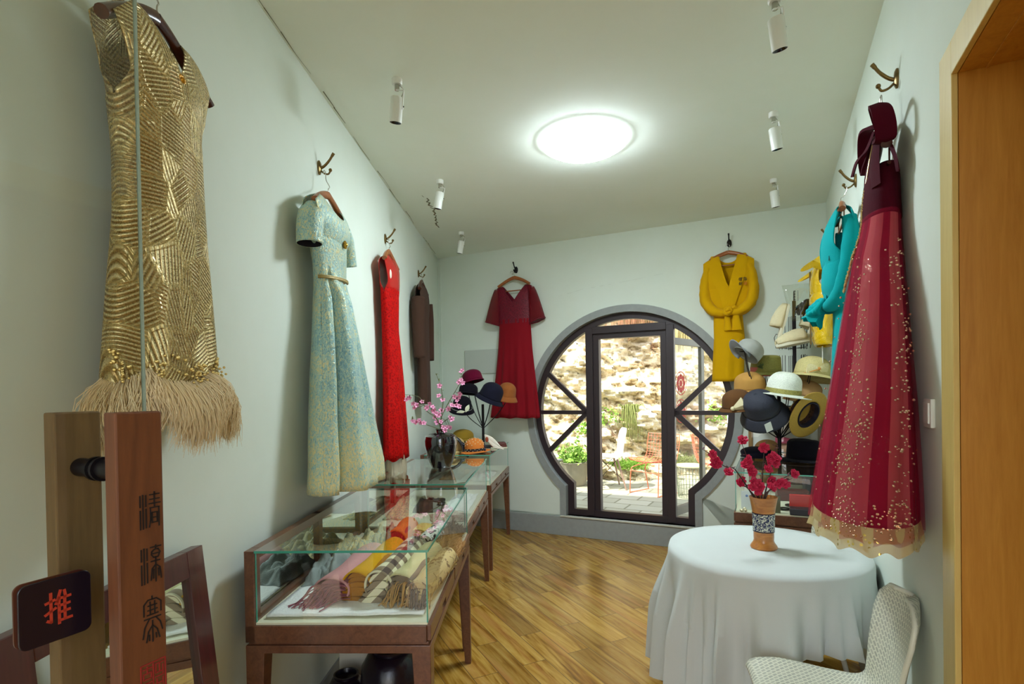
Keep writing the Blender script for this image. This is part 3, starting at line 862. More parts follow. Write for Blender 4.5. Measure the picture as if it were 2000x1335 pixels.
obj('cord_belt', bm, plain('cord_gold', (168, 148, 92), 0.5, 0.3, bump=0.4, bscale=200), b)['label'] = 'thin gold cord at the waist'
bm = bmesh.new()
for k in range(7):
    a = 2 * pi * k / 7; ball(bm, (0.03 + 0.012 * math.cos(a), -0.172, 1.165 + 0.014 * math.sin(a)), 0.007, seg=6)
ball(bm, (0.03, -0.176, 1.165), 0.009, seg=8)
obj('brooch', bm, M_GOLD, b)['label'] = 'gold flower brooch'
hanger(FL(uB + 0.01), 'brown wooden hanger holding the pale blue brocade dress', 2.535, 0.20, 0.10, M_HANGER, 0.135, hx=0.08, bar=False)

# 3 long red gown
uR = 3.885
r_ = thing('red_gown', 'long slim red lace gown with a glossy satin yoke on the left wall', 'dress', FL(uR, 1.08))
D = 1.08
top = dict(sx=0.205, nx=0.05, zn=2.53 - D, zs=2.455 - D, zf=2.51 - D, zb=2.52 - D, pinch=0.02, bulge=0.15)
M_REDLACE = lace_mat('red_lace', (120, 2, 2), (190, 8, 4), 75, 0.7); M_REDLACE.node_tree.nodes['Principled BSDF'].inputs['Specular IOR Level'].default_value = 0.12
bm = body_mesh(T([(2.25, 0, 0.165, 0.05, 0.08), (2.0, -0.008, 0.129, 0.05, 0.08), (1.8, -0.01, 0.125, 0.06, 0.09), (1.6, 0.012, 0.165, 0.062, 0.092), (1.4, 0.0, 0.182, 0.066, 0.1), (1.2, 0.006, 0.19, 0.072, 0.1), (1.08, 0.01, 0.198, 0.073, 0.1)], D), top, fold=(0.018, 6, 0.15), seed=3, hemwave=0.01)
me_ = obj('gown_body', bm, [M_REDLACE, M_SATINRED], r_, solid=0.003, weld=0.0006, angle=60)
for p in me_.data.polygons:
    if p.center.z > 2.20 - D + 0.04 * math.cos(p.center.x * 12) and p.center.z > 1.2: p.material_index = 1
bm = bmesh.new()
ball(bm, (-0.125, -0.118, 2.375 - D), 0.02, sx=1.0, sy=0.35, sz=1.7, M=None)
obj('keyhole', bm, plain('ivory_inset', (236, 226, 208), 0.4), r_)['label'] = 'ivory keyhole inset at the shoulder'
bm = body_mesh([(1.30 - D, 0.0, 0.15, 0.045, 0.1), (1.1 - D, 0.0, 0.155, 0.055, 0.1), (0.985 - D, 0.0, 0.16, 0.06, 0.1)], None, fold=(0.014, 13, 0.0), seed=6, hemwave=0.012)
obj('underskirt', bm, sheer_mat('pale_net', (214, 196, 164), 0.55), r_)['label'] = 'pale sheer underskirt below the hem'
hanger(FL(uR), 'dark wooden hanger holding the long red gown', 2.575, 0.18, 0.10, M_HANGER, 0.10, yc=-0.08, hx=0.08, bar=False)

# 4 brown coat
uW = 5.06; D = 1.44
c_ = thing('brown_coat', 'long dark brown knitted coat with long sleeves near the back left corner', 'coat', FL(uW, D))
M_BROWN = fabric('brown_knit', (74, 52, 42), 0.9)
top = dict(sx=0.215, nx=0.055, zn=2.565 - D, zs=2.45 - D, zf=2.53 - D, zb=2.54 - D, pinch=0.0, bulge=0.1)
bm = body_mesh(T([(2.25, 0.0, 0.175, 0.05, 0.08), (2.0, 0.0, 0.15, 0.05, 0.08), (1.8, 0.01, 0.125, 0.05, 0.08), (1.6, 0.008, 0.128, 0.05, 0.08), (1.44, 0.005, 0.130, 0.05, 0.08)], D), top, fold=(0.010, 6, 0.2), seed=8)
obj('coat_body', bm, M_BROWN, c_, solid=0.004, weld=0.0006, angle=60)
for sg in (-1, 1):
    bm = sleeve_mesh([(sg * 0.19, -0.08, 2.40 - D), (sg * 0.225, -0.085, 2.25 - D), (sg * 0.235, -0.088, 2.05 - D), (sg * 0.225, -0.09, 1.86 - D)], [0.062, 0.058, 0.052, 0.050], 18, 0.8)
    obj('sleeve', bm, M_BROWN, c_, solid=0.003)
hanger(FL(uW), 'dark wooden hanger holding the brown coat', 2.60, 0.18, 0.11, M_HANGERDARK, 0.08, yc=-0.08, hx=0.1, bar=False)

# 5 burgundy gown with sheer sleeves, back wall
D = 1.255; uV = 2.965
v_ = thing('burgundy_gown', 'burgundy V-neck gown with sheer flared sleeves on the back wall', 'dress', FB(uV, D))
M_BURG = fabric('burgundy_chiffon', (134, 14, 28), 0.75, 300, 0.2, var=0.12, big=3)
M_BURGLACE = lace_mat('burgundy_beaded_lace', (50, 6, 20), (122, 22, 44), 110, 0.35, bump=0.9)
top = dict(sx=0.205, nx=0.135, zn=2.70 - D, zs=2.685 - D, zf=2.505 - D, zb=2.53 - D, vee=True, veeb=True, pinch=0.02, bulge=0.2)
bm = body_mesh(T([(2.42, 0, 0.20, 0.05, 0.07), (2.33, 0, 0.190, 0.05, 0.07), (2.25, 0, 0.188, 0.05, 0.07), (2.0, 0.002, 0.205, 0.06, 0.08), (1.7, 0.004, 0.235, 0.07, 0.09), (1.4, 0.0, 0.268, 0.08, 0.095), (1.255, -0.002, 0.285, 0.085, 0.1)], D), top, fold=(0.030, 9, 0.08), seed=12, hemwave=0.006)
me_ = obj('gown_body', bm, [M_BURG, M_BURGLACE], v_, solid=0.003, weld=0.0006, angle=60)
rng = random.Random(3)
for p in me_.data.polygons:
    if p.center.z > 2.30 - D + rng.uniform(-0.03, 0.03): p.material_index = 1
M_SHEER = sheer_mat('burgundy_net', (116, 18, 30), 0.72, glitter=(220, 190, 190), gscale=90, gthr=0.12)
for sg in (-1, 1):
    bm = bmesh.new()
    rings = []
    for i in range(9):
        t = i / 8; z = (2.67 - 0.37 * t) - D
        x0 = sg * (0.165 + 0.02 * t); x1 = sg * (0.235 + 0.125 * t ** 0.8); hx = abs(x1 - x0) / 2; cx_ = (x0 + x1) / 2
        z += 0.0
        rings.append([Vector((cx_ + hx * math.cos(a), -0.075 - (0.04 + 0.02 * t) * math.sin(a) * (1 + 0.15 * t * math.sin(6 * a)), z + 0.035 * t * sg * -math.cos(a) * -0.8)) for a in [2 * pi * k / 28 for k in range(28)]])
    loft(bm, rings)
    s_ = obj('sleeve', bm, M_SHEER, v_)
    bm = bmesh.new(); pr = [p + Vector((0, 0, 0.0)) for p in rings[-1]]; tube(bm, pr + [pr[0]], 0.006, 6, cap=False); obj('cuff_trim', bm, M_BURGLACE, s_)
hanger(FB(uV), 'light wooden hanger holding the burgundy gown', 2.80, 0.19, 0.10, M_HANGER, 0.06, yc=-0.07, hx=-0.03)

# seal-like emblem of short strokes, flat on cloth
def emblem(parent, M, size, mat, mat2=None, name='emblem', seed=1):
    rng = random.Random(seed); bm = bmesh.new(); bm2 = bmesh.new()
    for qx in (0, 1):
        for qz in (0, 1):
            ox, oz = (qx - 1) * size / 2 + size * 0.03, (qz - 1) * size / 2 + size * 0.03; s_ = size * 0.42
            tgt = bm2 if (qx == 1 and qz == 0 and mat2) else bm
            for k in range(4):
                z = oz + s_ * (k + 0.5) / 4; a = rng.uniform(0, 0.2); b_ = rng.uniform(0.75, 1)
                box(tgt, ox + s_ * a, ox + s_ * b_, -0.0022, 0, z - size * 0.018, z + size * 0.018, M)
            for k in range(3):
                x = ox + s_ * (k + rng.uniform(0.3, 0.7)) / 3; a = rng.uniform(0, 0.3); b_ = rng.uniform(0.6, 1)
                box(tgt, x - size * 0.018, x + size * 0.018, -0.0022, 0, oz + s_ * a, oz + s_ * b_, M)
    o = obj(name, bm, mat, parent, smooth=False)
    if mat2: obj(name + '_accent', bm2, mat2, o, smooth=False)
    else: bm2.free()
    return o
M_INK = plain('black_print', (44, 36, 18), 0.8)
M_INK2 = plain('orange_print', (196, 96, 24), 0.8)

# 6 mustard robe, back wall: sleeves wrapped round and knotted at the waist
D = 1.60; uM = 0.785
m_ = thing('mustard_robe', 'mustard yellow robe with knotted sleeves on the back wall beside the moon gate', 'robe', FB(uM, D))
M_MUST = fabric('mustard_wool', (208, 158, 4), 0.9, 240, 0.2, var=0.05, big=4)
top = dict(sx=0.215, nx=0.085, zn=2.765 - D, zs=2.70 - D, zf=2.45 - D, zb=2.70 - D, vee=True, pinch=0.0, bulge=0.15)
bm = body_mesh(T([(2.46, 0, 0.215, 0.055, 0.07), (2.30, 0, 0.17, 0.055, 0.07), (2.22, -0.01, 0.120, 0.05, 0.07), (2.12, -0.005, 0.125, 0.055, 0.08), (2.0, 0.0, 0.128, 0.055, 0.08), (1.8, -0.01, 0.130, 0.06, 0.08), (1.605, -0.015, 0.133, 0.06, 0.08)], D), top, fold=(0.012, 4, 0.25), seed=14)
obj('robe_body', bm, M_MUST, m_, solid=0.006, weld=0.0006, angle=60)
for sg in (-1, 1):
    path = [(sg * 0.175, -0.075, 2.660 - D), (sg * 0.203, -0.08, 2.52 - D), (sg * 0.198, -0.09, 2.36 - D), (sg * 0.140, -0.115, 2.262 - D), (sg * 0.06, -0.145, 2.225 - D), (sg * 0.01, -0.155, 2.235 - D)]
    bm = sleeve_mesh(path, [0.040, 0.050, 0.062, 0.056, 0.040, 0.030], 20, 0.85, wr=0.008)
    obj('sleeve', bm, M_MUST, m_)
# crossed lapels
for sg in (-1, 1):
    bm = bmesh.new()
    pts = smooth_path([(sg * 0.088, -0.075, 2.765 - D), (sg * 0.080, -0.105, 2.70 - D), (sg * 0.045, -0.128, 2.55 - D), (sg * 0.0 + 0.008, -0.140, 2.40 - D), (-sg * 0.02, -0.145, 2.25 - D)], 5)
    rings = []
    for i, p in enumerate(pts):
        t = i / (len(pts) - 1); wd = 0.035 + 0.02 * math.sin(pi * t)
        rings.append([p + Vector((sg * x_ * wd + sg * wd * .7, y_ * 0.008 + (0.018 if sg < 0 else 0.010) * 0 , 0)) for x_, y_ in ((-1, 0), (-0.6, -1), (0.6, -0.7), (1, 0), (0, 1))])
    loft(bm, rings, True, True, True)
    obj('lapel', bm, M_MUST, m_, angle=60)
bm = bmesh.new()
for k, (x, z, r0, r1, ph) in enumerate([(0, 2.235, 0.030, 0.016, 0.2), (0.004, 2.232, 0.016, 0.014, 1.1)]):
    pts = [(x + r0 * math.cos(a + ph), -0.178 - 0.012 * k - 0.010 * math.sin(2 * a), z - D + r0 * 0.95 * math.sin(a + ph)) for a in [2 * pi * i / 20 for i in range(21)]]
    tube(bm, pts, r1, 10, cap=False)
ball(bm, (0.0, -0.17, 2.235 - D), 0.028, seg=10)
tube(bm, smooth_path([(0.03, -0.17, 2.25 - D), (0.055, -0.165, 2.27 - D), (0.075, -0.15, 2.245 - D)]), [0.012, 0.014, 0.016, 0.018, 0.018, 0.017, 0.015, 0.012, 0.01][:9], 8)
obj('knot', bm, M_MUST, m_)
# sleeve cuffs hanging below the knot
bm = bmesh.new()
for xx, w_ in ((-0.012, 0.036), (0.062, 0.045)):
    rings = []
    for i in range(7):
        t = i / 6; z = 2.215 - 0.15 * t - D
        rings.append([Vector((xx + 0.01 * t + w_ * (0.55 + 0.45 * t) * math.cos(a), -0.150 - 0.018 * math.sin(a), z)) for a in [2 * pi * k / 16 for k in range(16)]])
    loft(bm, rings, True, True, True)
obj('cuff', bm, M_MUST, m_, angle=60)
emblem(m_, Matrix.Translation((0.125, -0.138, 2.50 - D)) @ Matrix.Rotation(0.1, 4, 'Z'), 0.078, M_INK, M_INK2, seed=4)
hanger(FB(uM), 'light wooden hanger holding the mustard robe', 2.80, 0.16, 0.075, M_HANGER, 0.06, yc=-0.07, hx=0.0)

# 7 maroon halter gown, right wall
D = 1.09; uH = 3.0
h_ = thing('halter_gown', 'maroon halter gown with velvet bow and glittering tulle skirt on the right wall', 'dress', FR(uH, D))
M_VELVET = fabric('maroon_velvet', (70, 4, 24), 0.9, 400, 0.1, sheen=0.0, var=0.25, big=8)
rowsH = [(2.345, 0.0, 0.085, 0.040, 0.050), (2.30, -0.01, 0.125, 0.052, 0.058), (2.23, -0.01, 0.15, 0.056, 0.062), (2.15, 0.0, 0.142, 0.058, 0.062)]
bm = body_mesh(T(rowsH, D), None, seed=2, steps=12)
obj('bodice', bm, M_VELVET, h_, solid=0.003)
# halter straps rising to the neck bow
for sg in (-1, 1):
    bm = bmesh.new()
    pts = smooth_path([(sg * 0.060, -0.085, 2.25 - D), (sg * 0.062, -0.085, 2.35 - D), (sg * 0.045, -0.075, 2.43 - D), (sg * 0.028, -0.065, 2.49 - D)], 5)
    rings = []
    for i, p in enumerate(pts):
        t = i / (len(pts) - 1); wd = 0.075 * (1 - t) ** 0.9 + 0.014
        rings.append([p + Vector((x_ * wd, -y_ * 0.022 * (1 - .4 * t), 0)) for x_, y_ in ((-1, 0), (-0.5, 0.8), (0.5, 0.8), (1, 0), (0, -0.3))])
    loft(bm, rings, True, True, True)
    obj('halter_strap', bm, M_VELVET, h_, angle=60)
bm = bmesh.new()
for sg in (-1, 1):
    pts = smooth_path([(0, -0.07, 2.505 - D), (sg * 0.10, -0.085, 2.535 - D), (sg * 0.17, -0.075, 2.49 - D), (sg * 0.18, -0.065, 2.40 - D), (sg * 0.10, -0.075, 2.41 - D), (0.0, -0.065, 2.475 - D)], 5)
    rings = []
    for i, p in enumerate(pts):
        t = i / (len(pts) - 1); w_ = 0.010 + 0.030 * math.sin(pi * t)
        rings.append([p + Vector((0, y_ * w_, x_ * 0.011)) for x_, y_ in ((-1, 0), (-.5, -1), (.5, -1), (1, 0), (.5, .6), (-.5, .6))])
    loft(bm, rings, True, True, True)
obj('bow', bm, M_VELVET, h_, angle=60)
bm = bmesh.new()
for pts in ([(0.0, -0.08, 2.49 - D), (-0.04, -0.10, 2.44 - D), (-0.06, -0.128, 2.41 - D), (-0.08, -0.142, 2.36 - D)], [(0.02, -0.07, 2.48 - D), (0.10, -0.055, 2.41 - D), (0.16, -0.045, 2.33 - D), (0.18, -0.04, 2.27 - D)]):
    pts = smooth_path(pts, 5); m_n = len(pts)
    rings = []
    for i, p in enumerate(pts):
        t = i / (m_n - 1); w_ = 0.010 + 0.016 * math.sin(pi * min(1, t * 1.1)) if t < 0.98 else 0.004
        rings.append([p + Vector((x_ * w_ * 1.4, y_ * 0.006, -x_ * w_ * 0.4)) for x_, y_ in ((-1, 0), (0, -1), (1, 0), (0, 1))])
    loft(bm, rings, True, True, True)
obj('bow_tail', bm, M_VELVET, h_, angle=60)
# gold bead piping along the open front edge
bm = bmesh.new(); rng = random.Random(4)
pip = smooth_path([(0.0, -0.082, 2.47 - D), (-0.01, -0.096, 2.38 - D), (-0.015, -0.108, 2.29 - D), (-0.015, -0.117, 2.20 - D), (-0.01, -0.124, 2.12 - D), (0.03, -0.160, 2.0 - D), (0.05, -0.184, 1.90 - D)], 12)
tube(bm, pip, 0.0022, 6)
for i, p in enumerate(pip):
    if i > 26:
        for _ in range(7): ball(bm, p + Vector((rng.uniform(0, 0.022), -0.004, rng.uniform(-0.008, 0.008))), rng.uniform(0.002, 0.0045), seg=5)
obj('gold_beading', bm, plain('pale_gold_beads', (226, 196, 140), 0.35, 0.6), h_)['label'] = 'gold bead edging down the bodice'
# skirt: opaque lining in panels, then a glittering net over it
rowsS = [(2.165, 0.0, 0.145, 0.059, 0.063), (2.1, 0.0, 0.162, 0.064, 0.068), (2.0, 0.03, 0.18, 0.078, 0.082), (1.85, 0.05, 0.25, 0.090, 0.094), (1.7, 0.07, 0.31, 0.102, 0.106), (1.5, 0.13, 0.33, 0.120, 0.124), (1.3, 0.19, 0.31, 0.138, 0.142), (1.15, 0.22, 0.32, 0.150, 0.154), (1.09, 0.22, 0.34, 0.153, 0.157)]
def shrink(rows, k): return [(z, xc, hw * k, hd * k, cd) for z, xc, hw, hd, cd in rows]
def skirt_under():
    m = NT('skirt_lining'); uv = m.n('ShaderNodeTexCoord'); s_ = m.n('ShaderNodeSeparateXYZ'); m.link(uv.outputs['UV'], s_.inputs[0])
    a, b2 = srgb(112, 6, 34), srgb(206, 112, 112); c3 = srgb(150, 14, 46)
    nd = m.n('ShaderNodeValToRGB'); m.link(m.math('MULTIPLY', s_.outputs[0], 0.5), nd.inputs[0]); nd.color_ramp.interpolation = 'CONSTANT'
    st = [(0.0, c3), (0.10, a), (0.20, c3), (0.30, a), (0.345, c3), (0.365, b2), (0.415, srgb(190, 92, 98)), (0.467, a), (0.522, srgb(186, 96, 96)), (0.562, b2), (0.604, a), (0.66, c3)]
    e = nd.color_ramp.elements
    while len(e) < len(st): e.new(0.5)
    for i, (p, c) in enumerate(st): e[i].position = p; e[i].color = c
    v = m.obj(); n1 = m.noise(v, 14, 4, 0.6)
    c = m.mix(m.math('MULTIPLY', n1, 0.35), nd.outputs[0], srgb(150, 40, 56))
    m.P(Base_Color=c, Roughness=0.9)
    m.b.inputs['Specular IOR Level'].default_value = 0.1
    return m.m
bm = body_mesh(T(shrink(rowsS, 0.95), D), None, fold=(0.010, 11, 0.0), seed=21, steps=26, NA=64, backf=1.0)
obj('skirt_lining', bm, skirt_under(), h_, angle=60)
bm = body_mesh(T(rowsS, D), None, fold=(0.012, 12, 0.0), seed=22, steps=26, NA=64, hemwave=0.008, backf=1.0)
obj('tulle_overskirt', bm, sheer_mat('maroon_tulle', (186, 30, 66), 0.30, rough=0.95, glitter=(255, 222, 190), gscale=150, gthr=0.11), h_, angle=60)['label'] = 'glittering translucent tulle layer'
# embroidered clusters of metal beads
bm = bmesh.new(); rng = random.Random(17)
def skpt(a, z, off=0.004):
    for p, q in zip(rowsS[:-1], rowsS[1:]):
        if p[0] >= z >= q[0]:
            t = (p[0] - z) / (p[0] - q[0]); xc, hw, hd, cd = [p[i] + (q[i] - p[i]) * t for i in range(1, 5)]
            return Vector((xc + (hw + 0.02) * math.cos(pi - a), min(-0.01, -cd - (hd + off + 0.012) * math.sin(a)), z - D))
    return Vector((0, 0, 0))
for (a0, z0, sa, sz, n_) in [(2.5, 1.32, .12, .07, 80), (2.75, 1.42, .10, .06, 60), (2.6, 1.25, .12, .07, 50), (2.55, 1.72, .08, .08, 50), (2.45, 1.55, .08, .08, 36), (3.5, 1.5, .12, .12, 50), (3.6, 1.75, .10, .12, 50), (3.45, 1.3, .12, .10, 40), (2.8, 1.16, .25, .03, 60), (3.4, 1.16, .2, .03, 50), (2.4, 1.9, .10, .06, 24), (3.3, 1.9, .14, .08, 20), (1.9, 1.6, .3, .2, 20)]:
    for _ in range(n_):
        p = skpt(rng.gauss(a0, sa), max(1.11, rng.gauss(z0, sz))); ball(bm, p, rng.uniform(0.0016, 0.0042), seg=4)
obj('bead_embroidery', bm, plain('rose_gold_beads', (240, 206, 176), 0.2, 0.9), h_)['label'] = 'clusters of sparkling beads'
# pale lace hem
bm = body_mesh([(1.135 - D, 0.22, 0.325, 0.149, 0.155), (1.09 - D, 0.22, 0.338, 0.152, 0.158), (1.06 - D, 0.22, 0.342, 0.154, 0.160)], None, fold=(0.012, 12, 0.0), seed=22, NA=64, steps=5, hemwave=0.01, backf=1.0)
obj('lace_hem', bm, sheer_mat('cream_gold_lace', (206, 184, 130), 0.8, glitter=(230, 196, 96), gscale=70, gthr=0.3), h_, angle=60)['label'] = 'cream and gold lace hem'
hanger(FR(uH), 'padded brown hanger holding the maroon gown', 2.50, 0.155, 0.12, M_HANGERDARK, 0.12, yc=-0.055, hx=-0.02, bar=True)

# 8 teal robe, right wall, knotted
D = 1.30; uT = 1.97
t_ = thing('teal_robe', 'turquoise robe with knotted sleeves hanging between the yellow vest and maroon gown', 'robe', FR(uT, D))
M_TEAL = fabric('teal_wool', (0, 150, 152), 0.9, 240, 0.2, var=0.06, big=4)
top = dict(sx=0.20, nx=0.085, zn=2.50 - D, zs=2.44 - D, zf=2.18 - D, zb=2.44 - D, vee=True, bulge=0.2)
bm = body_mesh(T([(2.20, 0.0, 0.20, 0.085, 0.09), (2.07, 0.0, 0.155, 0.085, 0.095), (1.98, 0, 0.115, 0.05, 0.075), (1.85, -0.01, 0.12, 0.05, 0.075), (1.6, -0.02, 0.135, 0.055, 0.08), (1.30, -0.02, 0.14, 0.06, 0.085)], D), top, fold=(0.012, 4, 0.25), seed=15)
obj('robe_body', bm, M_TEAL, t_, solid=0.006, weld=0.0006, angle=60)
for sg in (-1, 1):
    path = [(sg * 0.165, -0.065, 2.42 - D), (sg * 0.20, -0.062, 2.29 - D), (sg * 0.19, -0.075, 2.13 - D), (sg * 0.13, -0.105, 2.02 - D), (sg * 0.055, -0.145, 1.98 - D), (sg * 0.01, -0.16, 1.985 - D)]
    bm = sleeve_mesh(path, [0.032, 0.042, 0.048, 0.046, 0.038, 0.03], 20, 0.8, wr=0.006)
    obj('sleeve', bm, M_TEAL, t_)
for sg in (-1, 1):
    bm = bmesh.new()
    pts = smooth_path([(sg * 0.085, -0.08, 2.495 - D), (sg * 0.085, -0.125, 2.42 - D), (sg * 0.05, -0.155, 2.28 - D), (sg * 0.008, -0.165, 2.12 - D), (-sg * 0.02, -0.16, 2.0 - D)], 5)
    rings = []
    for i, p in enumerate(pts):
        t = i / (len(pts) - 1); wd = 0.03 + 0.02 * math.sin(pi * t)
        rings.append([p + Vector((sg * x_ * wd + sg * wd * .7, y_ * 0.010, 0)) for x_, y_ in ((-1, 0), (-0.6, -1), (0.6, -0.7), (1, 0), (0, 1))])
    loft(bm, rings, True, True, True)
    obj('lapel', bm, M_TEAL, t_, angle=60)
bm = bmesh.new(); rng = random.Random(6)
for k in range(4):
    r0 = 0.034 - 0.007 * k; c0 = Vector((rng.uniform(-.01, .01), -0.19 - 0.014 * k, 1.985 - D - 0.01 * k))
    ph = rng.uniform(0, 6)
    tube(bm, [c0 + Vector((r0 * 1.15 * math.cos(a + ph), -0.014 * math.sin(2 * a), r0 * math.sin(a + ph))) for a in [2 * pi * i / 20 for i in range(21)]], 0.016, 10, cap=False)
ball(bm, (0.0, -0.195, 1.98 - D), 0.034, seg=10)
lathe(bm, [(0.018, 0.02), (0.03, -0.01), (0.045, -0.045), (0.06, -0.07), (0.055, -0.072)], 24, M=Matrix.Translation((-0.02, -0.19, 1.96 - D)) @ Matrix.Rotation(-0.6, 4, 'X'), fn=lambda p, a, i: p + Vector((0, 0, 0.008 * math.sin(6 * a))))
obj('knot', bm, M_TEAL, t_)
emblem(t_, Matrix.Translation((0.125, -0.155, 2.235 - D)), 0.06, M_INK, None, seed=7)
hanger(FR(uT), 'light wooden hanger holding the turquoise robe', 2.545, 0.16, 0.08, M_HANGER, 0.09, yc=-0.085, hx=-0.04)

# 9 glossy yellow vest
D = 1.80; uY = 0.80
y_ = thing('yellow_vest', 'glossy yellow quilted vest with flared shoulders, furthest along the right wall', 'vest', FR(uY, D))
ym = NT('yellow_patent'); v = ym.obj(scale=(1, 1, 1))
ym.P(Base_Color=srgb(232, 188, 0), Roughness=0.22); ym.b.inputs['Coat Weight'].default_value = 0.6
ym.bump(ym.math('ADD', ym.noise(v, 16, 4, 0.55, dist=0.8), ym.math('MULTIPLY', ym.noise(v, 50, 3), 0.3)), 0.8, 0.02)
M_YEL = ym.m
top = dict(sx=0.19, nx=0.08, zn=2.50 - D, zs=2.45 - D, zf=2.42 - D, zb=2.46 - D, bulge=0.1, pinch=0.01)
def quilt(p, t, a, hw, hd):
    p.y -= 0.010 * abs(math.sin(t * pi * 4.0)) ; p.y = min(p.y, -0.006); return p
bm = body_mesh(T([(2.22, 0.0, 0.205, 0.078, 0.088), (2.05, 0.0, 0.19, 0.070, 0.085), (1.92, 0, 0.19, 0.068, 0.082), (1.845, 0.0, 0.185, 0.062, 0.078)], D), top, fold=(0.008, 4, 0.0), seed=19, extra=quilt)
obj('vest_body', bm, M_YEL, y_, solid=0.012, weld=0.0006, angle=70)
bm = bmesh.new(); box(bm, -0.004, 0.004, -0.176, -0.165, 1.86 - D, 2.40 - D); obj('zip', bm, M_BRONZE, y_, smooth=False)
for sg in (-1, 1):
    bm = bmesh.new(); rings = []
    for i in range(7):
        t = i / 6; c0 = Vector((sg * (0.16 + 0.06 * t), -0.09 - 0.075 * t, 2.475 - 0.06 * t - D)); w_ = 0.02 + 0.03 * t
        rings.append([c0 + Vector((0.02 * math.cos(a) * sg, w_ * math.sin(a) * 1.6, 0.022 * math.cos(a) - 0.04 * abs(math.sin(a)))) for a in [2 * pi * k / 16 for k in range(16)]])
    loft(bm, rings, True, True, True)
    obj('shoulder_flap', bm, M_YEL, y_, angle=60)
bm = bmesh.new(); ball(bm, (0.10, -0.13, 2.37 - D), 0.04, sx=0.5, sy=0.4, sz=2.6); obj('lining', bm, plain('grey_green_lining', (70, 72, 56), 0.7), y_)
bm = bmesh.new(); box(bm, 0.02, 0.07, -0.10, -0.097, 1.69 - D, 1.84 - D); obj('swing_tag', bm, M_WHITE, y_, smooth=False)['label'] = 'white swing tag'
hanger(FR(uY), 'dark hanger holding the glossy yellow vest', 2.545, 0.15, 0.09, M_HANGERDARK, 0.09, yc=-0.085, hx=-0.15, bar=False)

